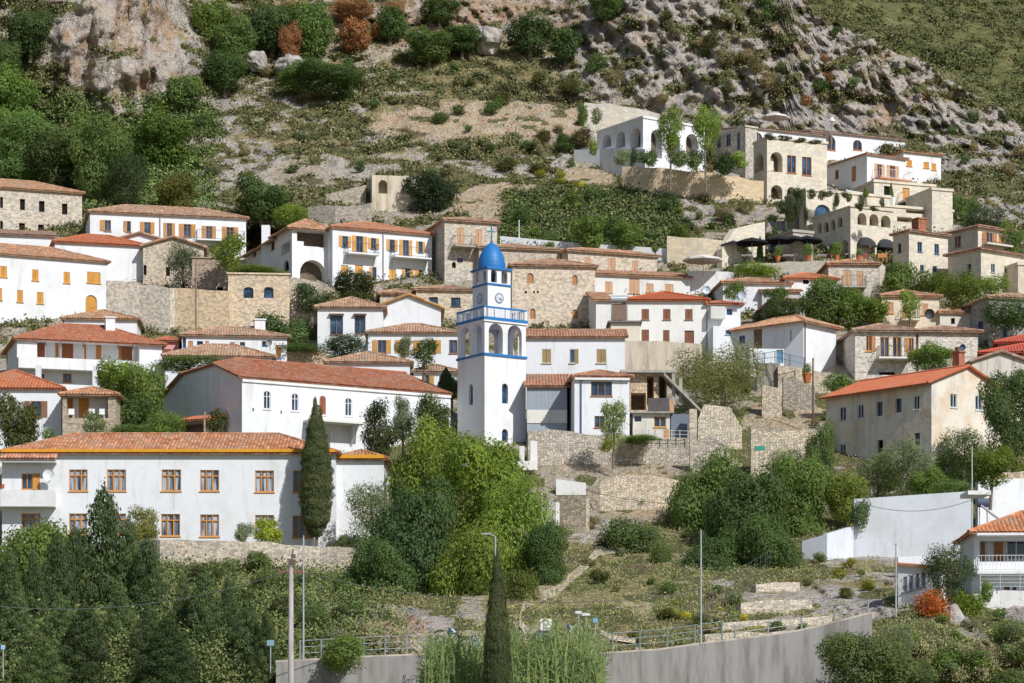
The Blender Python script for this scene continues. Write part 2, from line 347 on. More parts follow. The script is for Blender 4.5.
brown = g.ramp(nC, [(.3, (.14, .11, .07)), (.7, (.30, .24, .15))])
green = g.mix(g.sstep(nA, .52, .62), green, brown)
c = g.mix(g.sstep(g.math('ADD', g.attr('rock'), g.math('MULTIPLY', g.math('SUBTRACT', nB, .5), 1.2)), .35, .55), earth, rockc)
c = g.mix(g.sstep(g.math('ADD', g.attr('dry'), g.math('MULTIPLY', g.math('SUBTRACT', nA, .5), 2.2)), .42, .62), c, dryc)
c = g.mix(g.sstep(g.math('ADD', g.attr('tan'), g.math('MULTIPLY', g.math('SUBTRACT', nB, .5), .8)), .4, .6), c, tanc)
c = g.mix(g.sstep(g.math('ADD', g.attr('cover'), g.math('MULTIPLY', g.math('SUBTRACT', nB, .5), 1.6)), .3, .62), c, green)
g.l(c, b.inputs['Base Color']); b.inputs['Specular IOR Level'].default_value = .1
g.bump(b, g.math('ADD', nB, g.math('MULTIPLY', nC, .7)), 1.0, 1.1)
setp(link('hillside', grid_mesh('hillside', X, Y, Zz, m, {'rock': rock, 'veg': veg, 'dry': dry, 'tan': tan, 'ochre': och, 'cover': vm})), kind='structure')
GROUND = m
def Tn(px, py):
    """depth of the hill surface met at a row, with its relief (nearest grid node)"""
    j = int(round((px - us[0]) / 2.4)); j = max(0, min(len(us) - 1, j))
    i = int(round((760 - py) / (760 - vt[j]) * (nr - 1))); i = max(0, min(nr - 1, i))
    return float(D2[i, j])
# far green hill
uf = np.arange(700, 1420, 3.0); vf = np.linspace(260, -140, 190)
Uf, Vf = np.meshgrid(uf, vf); Df = 640 + (260 - Vf) * 1.15 + (Uf - 1024) * .25
sx_ = (Uf - CX) / F * Df; sz_ = (VH - Vf) / F * Df
rf_ = (fbm(sx_ / 25, 0, sz_ / 18, 4, 401) - .5) * 30 + (fbm(sx_ / 5, 0, sz_ / 3, 4, 411) - .5) * 9
Df = Df + rf_
m, nt, b, o = new_mat('far_slope_ground'); g = N(nt); p = g.pos()
nA = g.noise(g.scale(p, 1, 1, 2.0), .07, 5, .6); nB = g.noise(p, .30, 4, .6)
c = g.ramp(nB, [(.3, (.07, .08, .032)), (.5, (.115, .115, .045)), (.7, (.19, .165, .08))])
c = g.mix(g.math('MULTIPLY', g.sstep(nA, .54, .70), .75), c, (.17, .16, .085))
g.l(c, b.inputs['Base Color']); b.inputs['Specular IOR Level'].default_value = .05; g.bump(b, nB, .8, 1.5)
setp(link('far_hill', grid_mesh('far_hill', (Uf - CX) / F * Df, Df, (VH - Vf) / F * Df, m)), kind='structure')
# valley floor that runs back under the viewer, and behind the hill
gx = np.linspace(-900, 900, 40); gy = np.concatenate([np.linspace(-400, 96, 20)])
GX, GY = np.meshgrid(gx, gy); GZ = -1.75 + (fbm(GX / 30, GY / 30, 0, 3, 9) - .5) * .6 + 0 * GX
setp(link('valley_floor', grid_mesh('valley_floor', GX, GY, GZ, GROUND)), kind='structure')
# ------------------------------------------------------------------ building kit
WHITE = (.76, .775, .80); CREAM = (.60, .53, .42); STONE = (.56, .51, .43); GREY = (.40, .38, .34); PALE = (.56, .51, .44); BLUE = (.02, .13, .42)
RED = (.47, .15, .065, .4); OLD = (.45, .27, .17, 1.0); TERRA = (.50, .27, .155, .85); BROWNT = (.34, .20, .14, 1.0)
OCHRE = (.62, .30, .06); PEACH = (.58, .36, .22); BRN = (.26, .11, .05); ORG = (.55, .24, .05)
def oc(o, c):
    o.color = (c[0], c[1], c[2], c[3] if len(c) > 3 else 1)
class Face:
    def __init__(s, O, d, w, zb, zt):
        s.O = Vector((O[0], O[1], 0)); s.d = Vector((d[0], d[1], 0)).normalized(); s.w = w; s.zb = zb; s.zt = zt
        s.n = Vector((s.d.y, -s.d.x, 0)); s.holes = []
    def u(s, px):
        k = (px - CX) / F
        return (k * s.O.y - s.O.x) / (s.d.x - k * s.d.y)
    def z(s, u, py): return (VH - py) / F * (s.O.y + u * s.d.y)
    def P(s, u, z, inn=0.0): return Vector((s.O.x + s.d.x * u - s.n.x * inn, s.O.y + s.d.y * u - s.n.y * inn, z))
def wall_face(mb, f, apex=None, rev=.16):
    xs = sorted({0.0, f.w} | {h[0] for h in f.holes} | {h[1] for h in f.holes})
    zs = sorted({f.zb, f.zt} | {h[2] for h in f.holes} | {h[3] for h in f.holes})
    xs = [x for x in xs if -1e-6 <= x <= f.w + 1e-6]; zs = [z for z in zs if f.zb - 1e-6 <= z <= f.zt + 1e-6]
    uvo = (f.O.x * 1.3 + f.O.y) % 7
    def q(u0, u1, z0, z1):
        mb.face([f.P(u0, z0), f.P(u1, z0), f.P(u1, z1), f.P(u0, z1)], [(u0 + uvo, z0), (u1 + uvo, z0), (u1 + uvo, z1), (u0 + uvo, z1)])
    for a, b in zip(xs, xs[1:]):
        for c, d in zip(zs, zs[1:]):
            if b - a < 1e-4 or d - c < 1e-4: continue
            mu, mz = (a + b) / 2, (c + d) / 2
            if any(h[0] < mu < h[1] and h[2] < mz < h[3] for h in f.holes): continue
            q(a, b, c, d)
    if apex:
        ua, za = apex
        mb.face([f.P(0, f.zt), f.P(f.w, f.zt), f.P(ua, za)], [(uvo, f.zt), (f.w + uvo, f.zt), (ua + uvo, za)])
    for (u0, u1, z0, z1, arch, dep, back) in f.holes:
        def side(a, b):
            mb.face([f.P(a[0], a[1]), f.P(b[0], b[1]), f.P(b[0], b[1], dep), f.P(a[0], a[1], dep)], [(0, a[1]), (0, b[1]), (dep, b[1]), (dep, a[1])])
        if arch:
            r = (u1 - u0) / 2; zc = max(z0 + .05, z1 - r * (1 if arch == 1 else .6)); ry = z1 - zc; n = 10
            pts = [((u0 + u1) / 2 - r * math.cos(math.pi * i / n), zc + ry * math.sin(math.pi * i / n)) for i in range(n + 1)]
            for a, b in zip(pts, pts[1:]):
                mb.face([f.P(a[0], a[1]), f.P(b[0], b[1]), f.P(b[0], z1), f.P(a[0], z1)], [(a[0] + uvo, a[1]), (b[0] + uvo, b[1]), (b[0] + uvo, z1), (a[0] + uvo, z1)])
                side(b, a)
            side((u0, z0), (u0, zc)); side((u1, zc), (u1, z0)); side((u1, z0), (u0, z0))
        else:
            side((u0, z0), (u0, z1)); side((u0, z1), (u1, z1)); side((u1, z1), (u1, z0)); side((u1, z0), (u0, z0))
        if back:
            mb.face([f.P(u0, z0, dep), f.P(u1, z0, dep), f.P(u1, z1, dep), f.P(u0, z1, dep)], [(u0, z0), (u1, z0), (u1, z1), (u0, z1)])
_cache = {}
def lbox(mb, x0, x1, y0, y1, z0, z1): mb.box((x0, y0, z0), (x1 - x0, 0, 0), (0, y1 - y0, 0), (0, 0, z1 - z0))
def frame_mesh(typ, w, h):
    k = ('f', typ, round(w, 2), round(h, 2))
    if k in _cache: return _cache[k]
    mb = MB(); t = .07; y0, y1 = .03, .10
    lbox(mb, 0, t, y0, y1, 0, h); lbox(mb, w - t, w, y0, y1, 0, h); lbox(mb, t, w - t, y0, y1, 0, t); lbox(mb, t, w - t, y0, y1, h - t, h)
    if typ == 'g':
        zt = h * .72; lbox(mb, t, w - t, y0, y1, zt - .04, zt + .04)
        for k2 in (1, 2):
            x = w * k2 / 3
            lbox(mb, x - .05, x + .05, y0 - .01, y1, t, zt - .041); lbox(mb, x - .04, x + .04, y0 - .01, y1, zt + .041, h - t)
    elif typ == 'm':
        n = max(2, int(round(w / .55)))
        for k2 in range(1, n): lbox(mb, w * k2 / n - .045, w * k2 / n + .045, y0 - .01, y1, t, h - t)
    elif typ == 'x': pass
    else:
        if w > .5: lbox(mb, w / 2 - .035, w / 2 + .035, y0 - .005, y1, t, h - t)
        if h > 1.4: lbox(mb, t, w - t, y0 - .003, y1 - .01, h * .68, h * .68 + .05)
    lbox(mb, -.07, w + .07, -.09, .02, -.09, -.012)
    me = mb.mesh('window', M['wood']); _cache[k] = me; return me
def pane_mesh(w, h, mat):
    k = ('p', round(w, 2), round(h, 2), mat)
    if k not in _cache:
        mb = MB(); mb.face([(0, .125, 0), (w, .125, 0), (w, .125, h), (0, .125, h)]); _cache[k] = mb.mesh('pane', M[mat])
    return _cache[k]
def shutter_mesh(w, h):
    k = ('s', round(w, 2), round(h, 2))
    if k not in _cache:
        mb = MB(); lbox(mb, 0, w, 0, .035, 0, h)
        t = min(.07, w * .2)
        lbox(mb, 0, t, -.02, -.001, 0, h); lbox(mb, w - t, w, -.02, -.001, 0, h)
        n = max(3, int(h / .16))
        for i in range(n): lbox(mb, t + .003, w - t - .003, -.012, -.001, h * i / n, h * i / n + .07)
        _cache[k] = mb.mesh('shutter', M['wood'])
    return _cache[k]
def child(name, me, parent, f, u, z, inn, color, root):
    o = bpy.data.objects.new(name, me); col.objects.link(o); o.parent = parent
    p = f.P(u, z, inn); a = math.atan2(f.d.y, f.d.x)
    if parent is root:
        o.location = p - root.location; o.rotation_euler = (0, 0, a)
    oc(o, color); return o
def sub(name, me, parent, loc, color, rz=0):
    o = bpy.data.objects.new(name, me); col.objects.link(o); o.parent = parent; o.location = loc; o.rotation_euler = (0, 0, rz)
    oc(o, color); return o
def openings(root, f, spec, sh, fr):
    for it in spec.split(';'):
        it = it.split()
        if not it: continue
        typ = it[0]; x0, y0, x1, y1 = map(float, it[1:5]); arch = 0
        if '^' in typ: arch = 1; typ = typ.replace('^', '')
        if '~' in typ: arch = 2; typ = typ.replace('~', '')
        u0, u1 = f.u(x0), f.u(x1); um = (u0 + u1) / 2; z1, z0 = f.z(um, y0), f.z(um, y1)
        u0 = max(u0, .06); u1 = min(u1, f.w - .06); z1 = min(z1, f.zt - .08)
        if u1 - u0 < .1 or z1 - z0 < .1: continue
        W_, H_ = u1 - u0, z1 - z0
        if typ in 'oqOR':      # open leaves on both sides (o), left only (q), glass door same as o
            if typ == 'o': a, b_ = u0 + W_ * .27, u1 - W_ * .27
            elif typ == 'q': a, b_ = u0 + W_ * .4, u1
            else: a, b_ = u0, u1 - W_ * .4
            f.holes.append((a, b_, z0, z1, arch, .16, False))
            wn = child('window', frame_mesh('w', b_ - a, H_), root, f, a, z0, 0, fr, root)
            sub('pane', pane_mesh(b_ - a, H_, 'glass'), wn, (0, 0, 0), (1, 1, 1))
            if a > u0 + .05: sub('shutter', shutter_mesh(a - u0 - .02, H_), wn, (u0 - a, -.045, 0), sh)
            if b_ < u1 - .05: sub('shutter', shutter_mesh(u1 - b_ - .02, H_), wn, (b_ - a + .02, -.045, 0), sh)
        elif typ == 's':
            f.holes.append((u0, u1, z0, z1, arch, .16, False))
            wn = child('window', frame_mesh('x', W_, H_), root, f, u0, z0, 0, fr, root)
            for k in (0, 1): sub('shutter', shutter_mesh(W_ / 2 - .03, H_ - .03), wn, (.015 + k * (W_ / 2), .045, .015), sh)
        elif typ in ('w', 'm', 'g'):
            f.holes.append((u0, u1, z0, z1, arch, .2, False))
            wn = child('window', frame_mesh(typ, W_, H_), root, f, u0, z0, .03, fr, root)
            sub('pane', pane_mesh(W_, H_, 'curtain' if typ == 'g' else 'glass'), wn, (0, 0, 0), (1, 1, 1))
        elif typ in ('p', 'v'):
            f.holes.append((u0, u1, z0, z1, arch, .3, False))
            child('window', pane_mesh(W_, H_, 'dark' if typ == 'p' else 'glass'), root, f, u0, z0, .12, (1, 1, 1), root)
        elif typ == 'D':
            f.holes.append((u0, u1, z0, z1, arch, .18, False))
            child('door', shutter_mesh(W_, H_), root, f, u0, z0, .12, sh, root)
        elif typ == 'E':    # door in frame colour
            f.holes.append((u0, u1, z0, z1, arch, .18, False))
            child('door', shutter_mesh(W_, H_), root, f, u0, z0, .12, fr, root)
        elif typ == 'K':    # recessed porch, its shade put into the dark brown of the stone back wall
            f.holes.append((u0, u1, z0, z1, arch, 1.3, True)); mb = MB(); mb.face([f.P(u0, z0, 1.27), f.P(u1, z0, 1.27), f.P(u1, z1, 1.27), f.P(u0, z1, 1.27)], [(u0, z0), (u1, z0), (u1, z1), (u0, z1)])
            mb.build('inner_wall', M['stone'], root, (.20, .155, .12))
        elif typ in ('l', 'L'):
            f.holes.append((u0, u1, z0, z1, arch, 1.5 if typ == 'l' else 3.0, True))
        elif typ == 'h':
            f.holes.append((u0, u1, z0, z1, arch, .45, False))
TILE = .26
def slope(mb, pts, tiled=True):
    p = [Vector(q) for q in pts]; uax = (p[1] - p[0]).normalized(); n = uax.cross(p[-1] - p[0]).normalized(); vax = n.cross(uax)
    L = [((q - p[0]).dot(uax), (q - p[0]).dot(vax)) for q in p]
    um = min(a for a, b in L); uM = max(a for a, b in L)
    W3 = lambda u, v, h: p[0] + uax * u + vax * v + n * h
    top = [W3(a, b, -.02) for a, b in L]; bot = [W3(a, b, -.13) for a, b in L]
    mb.face(bot[::-1], [(a, b) for a, b in L][::-1]); mb.face(top, L)
    for i in range(len(p)):
        j = (i + 1) % len(p); mb.face([bot[i], bot[j], top[j], top[i]], [(L[i][0], 0), (L[j][0], 0), (L[j][0], .1), (L[i][0], .1)])
    if not tiled: return
    def vr(u):
        vs = []
        for i in range(len(L)):
            a, b = L[i], L[(i + 1) % len(L)]
            if abs(a[0] - b[0]) < 1e-6:
                if abs(u - a[0]) < 1e-4: vs += [a[1], b[1]]
                continue
            t = (u - a[0]) / (b[0] - a[0])
            if -1e-4 <= t <= 1.0001: vs.append(a[1] + t * (b[1] - a[1]))
        return (min(vs), max(vs)) if vs else (0, 0)
    n_ = max(1, int(round((uM - um) / TILE))); per = (uM - um) / n_
    prof = [(0, 0), (.22, .05), (.5, .075), (.78, .05), (1, 0)]
    for k in range(n_):
        lo = []; hi = []; j = random.uniform(-.012, .012)
        for a, h in prof:
            u = min(max(um + (k + a) * per, um + 1e-3), uM - 1e-3); v0, v1 = vr(u)
            lo.append((u, v0 - .04 + j, h)); hi.append((u, v1, h))
        for i in range(4):
            a, b, c, d = lo[i], lo[i + 1], hi[i + 1], hi[i]
            uc = (k + .5) * TILE
            mb.face([W3(*a), W3(*b), W3(*c), W3(*d)], [(uc, a[1]), (uc, b[1]), (uc, c[1]), (uc, d[1])])
def roof(kind, O, e1, e2, W, Dp, ze, pitch, ov, root, color, tiled=True):
    tp = math.tan(R(pitch)); mb = MB(); zl = ze - ov * tp + .06
    P = lambda x, y, z: (O[0] + e1[0] * x + e2[0] * y, O[1] + e1[1] * x + e2[1] * y, z)
    a, b, c, d = P(-ov, -ov, zl), P(W + ov, -ov, zl), P(W + ov, Dp + ov, zl), P(-ov, Dp + ov, zl)
    rt = []
    if kind == 'hip':
        if W >= Dp:
            hh = (Dp / 2 + ov); zr = zl + hh * tp; r0 = P(-ov + hh, Dp / 2, zr); r1 = P(W + ov - hh, Dp / 2, zr)
            sl = [[a, b, r1, r0], [c, d, r0, r1], [b, c, r1], [d, a, r0]]; rt = [(r0, r1), (a, r0), (d, r0), (b, r1), (c, r1)]
        else:
            hh = (W / 2 + ov); zr = zl + hh * tp; r0 = P(W / 2, -ov + hh, zr); r1 = P(W / 2, Dp + ov - hh, zr)
            sl = [[a, b, r0], [c, d, r1], [b, c, r1, r0], [d, a, r0, r1]]; rt = [(r0, r1), (a, r0), (b, r0), (c, r1), (d, r1)]
    elif kind == 'gu':      # ridge parallel to the right-hand face, gables at both ends
        g_ = .22; zr = zl + (Dp / 2 + ov) * tp; A, B, C_, D_ = P(-g_, -ov, zl), P(W + g_, -ov, zl), P(W + g_, Dp + ov, zl), P(-g_, Dp + ov, zl)
        r0 = P(-g_, Dp / 2, zr); r1 = P(W + g_, Dp / 2, zr); sl = [[A, B, r1, r0], [C_, D_, r0, r1]]; rt = [(r0, r1), (A, r0), (B, r1), (D_, r0)]
    elif kind == 'gv':      # gable over the right-hand face
        g_ = .22; zr = zl + (W / 2 + ov) * tp; A, B, C_, D_ = P(-ov, -g_, zl), P(W + ov, -g_, zl), P(W + ov, Dp + g_, zl), P(-ov, Dp + g_, zl)
        r0 = P(W / 2, -g_, zr); r1 = P(W / 2, Dp + g_, zr); sl = [[D_, A, r0, r1], [B, C_, r1, r0]]; rt = [(r0, r1), (A, r0), (B, r0)]
    elif kind == 'mono':    # one slope rising to the back
        zr = zl + (Dp + 2 * ov) * tp; sl = [[a, b, P(W + ov, Dp + ov, zr), P(-ov, Dp + ov, zr)]]; rt = []
    elif kind == 'jerk':    # hipped gable at the left end
        zr = zl + (Dp / 2 + ov) * tp; g_ = .25; k = Dp * .20; cut = (Dp / 2 + ov - (Dp / 2 - k)) * tp
        A, B, C_, D_ = P(-g_, -ov, zl), P(W + g_, -ov, zl), P(W + g_, Dp + ov, zl), P(-g_, Dp + ov, zl)
        q0 = P(-g_, Dp / 2 - k, zl + (Dp / 2 - k + ov) * tp); q1 = P(-g_, Dp / 2 + k, zl + (Dp / 2 - k + ov) * tp)
        r0 = P(-g_ + k * 1.1, Dp / 2, zr); r1 = P(W + g_, Dp / 2, zr)
        sl = [[A, B, r1, r0, q0], [C_, D_, q1, r0, r1], [q1, q0, r0]]; rt = [(r0, r1), (A, q0), (q0, r0), (D_, q1), (q1, r0)]
    for s in sl: slope(mb, s, tiled)
    for p, q in rt:
        if tiled: mb.tube(Vector(p) + Vector((0, 0, .03)), Vector(q) + Vector((0, 0, .03)), .13, 6)
    o = mb.build('roof', M['tile'], root); oc(o, color); o['zr'] = 0; del o['zr']; return o
def gable_apex(kind, W, Dp, ze, pitch):
    tp = math.tan(R(pitch))
    return ze + (W / 2 if kind == 'gv' else Dp / 2) * tp
class HH: pass
def H(name, label, cat, xc, xr, ye, yb, th=0, xl=None, dep=None, D=None, roof_='hip', pitch=20, wall='plaster', color=WHITE, rc=OLD, right='', left='', ov=.45,
      sh=OCHRE, fr=(.30, .16, .07), group=None, wid=None, par=None, base=3.0):
    ov *= .68; pitch = pitch - 3 if pitch >= 18 and roof_ != 'jerk' and name != 'long_building' else pitch
    th = R(th); c, s = math.cos(th), math.sin(th)
    t_ = Tf(xc, yb); D = min(max(D, t_ - 7), t_ + .8) if D else t_; X0, Y0 = (xc - CX) / F * D, D
    kr = (xr - CX) / F if xr is not None else 0
    W = wid if wid else (kr * Y0 - X0) / (c - kr * s)
    if xl is not None:
        kl = (xl - CX) / F; Dp = (kl * Y0 - X0) / (-s - kl * c)
        if not 1 < Dp < 20: print('DEPTH', name, xc, Dp); Dp = 9
    else: Dp = dep if dep else 8.0
    ze = (VH - ye) / F * D; zb = (VH - yb) / F * D - base
    root = thing(name, label, cat, (X0, Y0, zb + base), group)
    e1 = (c, s); e2 = (-s, c); O = (X0, Y0)
    fr_ = Face(O, e1, W, zb, ze); fl = Face((X0 - s * Dp, Y0 + c * Dp), (s, -c), Dp, zb, ze)
    fb = Face((X0 + c * W - s * Dp, Y0 + s * W + c * Dp), (-c, -s), W, zb, ze); fR = Face((X0 + c * W, Y0 + s * W), (-s, c), Dp, zb, ze)
    openings(root, fr_, right, sh, fr); openings(root, fl, left, sh, fr)
    mb = MB(); apR = apL = None
    if roof_ in ('gu',): apL = (Dp / 2, gable_apex('gu', W, Dp, ze, pitch) - .02)
    if roof_ == 'gv': apR = (W / 2, gable_apex('gv', W, Dp, ze, pitch) - .02)
    wall_face(mb, fr_, apR); wall_face(mb, fl, apL); wall_face(mb, fb, apR); wall_face(mb, fR, apL)
    if roof_ == 'jerk':
        za = ze + (Dp / 2 - Dp * .2) * math.tan(R(pitch)) - .02
        for f in (fl, fR): mb.face([f.P(0, ze), f.P(f.w, ze), f.P(Dp * .7, za), f.P(Dp * .3, za)])
    if roof_ == 'mono':
        zt = ze + Dp * math.tan(R(pitch))
        mb.face([fl.P(fl.w, ze), fl.P(0, zt), fl.P(0, ze)]); mb.face([fR.P(0, ze), fR.P(fR.w, ze), fR.P(fR.w, zt)])
        mb.face([fb.P(0, ze), fb.P(W, ze), fb.P(W, zt), fb.P(0, zt)])
    if roof_ == 'flat' or roof_ is None:
        zt = ze - .02
        mb.face([fr_.P(0, zt), fr_.P(W, zt), fR.P(Dp, zt), fl.P(0, zt)])
    wo = mb.build('wall', M[wall], root, color)
    h = HH(); h.root = root; h.R = fr_; h.L = fl; h.W = W; h.Dp = Dp; h.ze = ze; h.zb = zb; h.D = D; h.e1 = Vector((c, s, 0)); h.e2 = Vector((-s, c, 0)); h.O = Vector((X0, Y0, 0)); h.roof = None; h.color = color; h.wallname = wall; h.wall = wo
    if roof_ == 'flat':
        mb = MB(); t = par if par else .28
        o0 = h.O - h.e1 * .12 - h.e2 * .12 + Vector((0, 0, ze + .003))
        mb.box(o0, h.e1 * (W + .24), h.e2 * .34, (0, 0, t)); mb.box(o0 + h.e2 * .341, h.e1 * .34, h.e2 * (Dp - .2), (0, 0, t))
        mb.box(o0 + h.e1 * (W - .1) + h.e2 * .341, h.e1 * .34, h.e2 * (Dp - .2), (0, 0, t)); mb.box(o0 + h.e2 * (Dp - .1) + h.e1 * .341, h.e1 * (W - .45), h.e2 * .34, (0, 0, t))
        mb.build('roof_edge', M['ashlar' if wall in ('stone', 'ashlar') else wall], root, color)
    elif roof_:
        h.roof = roof(roof_, O, e1, e2, W, Dp, ze, pitch, ov, root, rc)
        if roof_ == 'hip' or 1:
            pass
    return h
def balcony(h, face, x0, x1, y, dep=1.1, rail='bars', color=(.12, .11, .11), slab=None, rh=1.0, th=.16):
    f = h.R if face == 'R' else h.L
    u0, u1 = f.u(x0), f.u(x1); z = f.z((u0 + u1) / 2, y)
    mb = MB(); o = f.P(u0, z - th, -.003) 
    mb.box(o, f.d * (u1 - u0), f.n * dep, (0, 0, th)); b = mb.build('balcony', M['plaster'], h.root, slab or h.color)
    mb = MB()
    if rail == 'bars':
        pts = [f.P(u0 + .04, z, -.05), f.P(u0 + .04, z, -dep + .05), f.P(u1 - .04, z, -dep + .05), f.P(u1 - .04, z, -.05)]
        for a, c in zip(pts, pts[1:]):
            for zz in (.08, rh): mb.tube(a + Vector((0, 0, zz)), c + Vector((0, 0, zz)), .025, 4)
            n = max(1, int((c - a).length / .22))
            for i in range(n + 1):
                q = a.lerp(c, i / n); mb.tube(q, q + Vector((0, 0, rh)), .014, 4)
        r = mb.build('railing', M['paint'], b, color, off=h.root.location)
    else:
        t = .12
        mb.box(f.P(u0, z, -dep), f.d * (u1 - u0), -f.n * t, (0, 0, rh)); mb.box(f.P(u0, z, -.01), f.d * t, f.n * (dep - t - .012), (0, 0, rh)); mb.box(f.P(u1 - t, z, -.01), f.d * t, f.n * (dep - t - .012), (0, 0, rh))
        r = mb.build('parapet', M['plaster'], b, slab or h.color, off=h.root.location)
    return b
def chimney(h, px, pyt, pyb, w=.7, inn=2.5, color=WHITE, cap=True, mat='plaster', f=None):
    f = f or h.R; k = (px - CX) / F; p = Vector((f.O.x - f.n.x * inn, f.O.y - f.n.y * inn, 0)); u = (k * p.y - p.x) / (f.d.x - k * f.d.y)
    q = p + f.d * u; z1 = (VH - pyt) / F * q.y; z0 = (VH - pyb) / F * q.y - .8
    mb = MB(); mb.box(q + Vector((0, 0, z0)) - f.d * w / 2, f.d * w, -f.n * w, (0, 0, z1 - z0))
    if cap: mb.box(q + Vector((0, 0, z1 + .002)) - f.d * (w / 2 + .1) + f.n * .1, f.d * (w + .2), -f.n * (w + .2), (0, 0, .12))
    return mb.build('chimney', M[mat], h.roof or h.root, color, off=h.root.location)
def pipe(h, face, px, color=(.35, .3, .28)):
    f = h.R if face == 'R' else h.L; u = f.u(px)
    mb = MB(); mb.tube(f.P(u, f.zb + 1, -.09), f.P(u, f.zt - .1, -.09), .06, 6); mb.build('drainpipe', M['paint'], h.root, color)
def trim(h, face, y, t, d, color, name='cornice', x0=None, x1=None, mat='plaster'):
    """band of height t metres and projection d under row y (at the start of the face)"""
    f = h.R if face == 'R' else h.L; u0 = 0 if x0 is None else f.u(x0); u1 = f.w if x1 is None else f.u(x1)
    z = f.z(0, y) if x0 is None else f.z(u0, y)
    mb = MB(); mb.box(f.P(u0, z - t, -.003), f.d * (u1 - u0), f.n * d, (0, 0, t)); return mb.build(name, M[mat], h.root, color)
def walls(name, label, pts, mat='stone', color=STONE, cat='wall', t=.5, group=None, D=None, kind=None, cap=None):
    """a wall along the ground: (px, row of the top, row of the foot)"""
    P = []
    for k, (px, yt, yb) in enumerate(pts):
        d = (D[k] if isinstance(D, (list, tuple)) else D) if D else Tf(px, yb)
        if yb < 640: d = min(d, Tf(px, yb) + .8); d = max(d, Tf(px, yb) - 7)
        P.append((Vector(((px - CX) / F * d, d, 0)), (VH - yt) / F * d, (VH - yb) / F * d))
    mb = MB(); u = 0; loc = P[0][0] + Vector((0, 0, P[0][2]))
    rr = random.Random(len(label))
    for (a, zt0, zb0), (b, zt1, zb1) in zip(P, P[1:]):
        L = (b - a).length; d = (b - a).normalized(); n = Vector((-d.y, d.x, 0)); ns = max(1, int(L / 1.2)); B = min(zb0, zb1) - (.5 if group else 2.5)
        for i in range(ns):
            t0, t1 = i / ns, (i + 1) / ns
            def tz(tt, q): return zt0 + (zt1 - zt0) * tt + (0 if mat in ('plaster', 'concrete') else (vnoise(q * 1.1, 3.3, len(label)) - .5) * (.75 if mat == 'rough' else .3))
            p, q = a.lerp(b, t0), a.lerp(b, t1); z0, z1 = float(tz(t0, u + L * t0)), float(tz(t1, u + L * t1)); ua, ub = u + L * t0, u + L * t1
            mb.face([p + Vector((0, 0, B)), q + Vector((0, 0, B)), q + Vector((0, 0, z1)), p + Vector((0, 0, z0))], [(ua, B), (ub, B), (ub, z1), (ua, z0)])
            mb.face([p + Vector((0, 0, z0)), q + Vector((0, 0, z1)), q + n * t + Vector((0, 0, z1)), p + n * t + Vector((0, 0, z0))], [(ua, 0), (ub, 0), (ub, t), (ua, t)])
            mb.face([q + n * t + Vector((0, 0, B)), p + n * t + Vector((0, 0, B)), p + n * t + Vector((0, 0, z0)), q + n * t + Vector((0, 0, z1))], [(ub, B), (ua, B), (ua, z0), (ub, z1)])
            if i == 0: mb.face([p + n * t + Vector((0, 0, B)), p + Vector((0, 0, B)), p + Vector((0, 0, z0)), p + n * t + Vector((0, 0, z0))], [(0, B), (t, B), (t, z0), (0, z0)])
            if i == ns - 1: mb.face([q + Vector((0, 0, B)), q + n * t + Vector((0, 0, B)), q + n * t + Vector((0, 0, z1)), q + Vector((0, 0, z1))], [(0, B), (t, B), (t, z1), (0, z1)])
        u += L
    o = mb.build(name, M[mat], None, color, off=loc); setp(o, label, cat, group, kind); return o
def solid(name, label, cat, px0, px1, yt, yb, dep, mat, color, D=None, th=0, parent=None, base=0.0, group=None, dz=0):
    """an axis box whose front spans the given pixels"""
    D = D or Tf(px0, yb); c, s = math.cos(R(th)), math.sin(R(th)); X0 = (px0 - CX) / F * D; kr = (px1 - CX) / F; W = (kr * D - X0) / (c - kr * s)
    z1 = (VH - yt) / F * D; z0 = (VH - yb) / F * D - base
    mb = MB(); mb.box((X0, D, z0), (c * W, s * W, 0), (-s * dep, c * dep, 0), (0, 0, z1 - z0))
    if parent is not None: return mb.build(name, M[mat], parent, color)
    o = mb.build(name, M[mat], None, color, off=(X0, D, z0)); setp(o, label, cat, group); return o
# ------------------------------------------------------------------ the village, from the upper left down
H('stone_house', 'long rubble stone house at the far upper left with small dark windows', 'house', -34, 82, 184.5, 238, 20, dep=9, roof_='hip', pitch=24, wall='stone', color=(.66, .60, .52), rc=TERRA,
  right='p 0 197 3 208; p 20 199 25 210; p 39 201 44.5 212; p 62 203.5 67.5 214.5; p 0 221 3 229; p 19 223 25 231; p 38 224.5 44 233; p^ 58 225 71 236')
h = H('village_house', 'white house with a row of light orange open shutters, upper left', 'house', 90, 246, 211, 254, 13, dep=8, roof_='hip', pitch=24, rc=OLD, sh=(.55, .27, .09),
  right='q 100 220 111 231; q 123.5 221 131 232; o 140 222 154.5 233.5; o 163.5 223 175 237; o 179 224 195.5 237; o 202 226 216 241; o 222 227 238 241')
balcony(h, 'R', 196, 244, 241, 1.0); pipe(h, 'R', 160)
h = H('village_house', 'low white house with a bright red roof section stretching above the walled terrace, left', 'house', 55, 146, 241, 290, 15, dep=7, roof_='hip', pitch=25, rc=RED, D=276,
  right='s 60 249 65 254', sh=BRN)
H('village_house', 'thin-roofed white wing at the left edge below the long stone house', 'house', -60, 55, 231.5, 290, 12, dep=7, roof_='mono', pitch=14, rc=BROWNT, D=280, sh=BRN, right='s 17 246 24 252; s 38 247.5 45 253; s -8 246 -1 251')
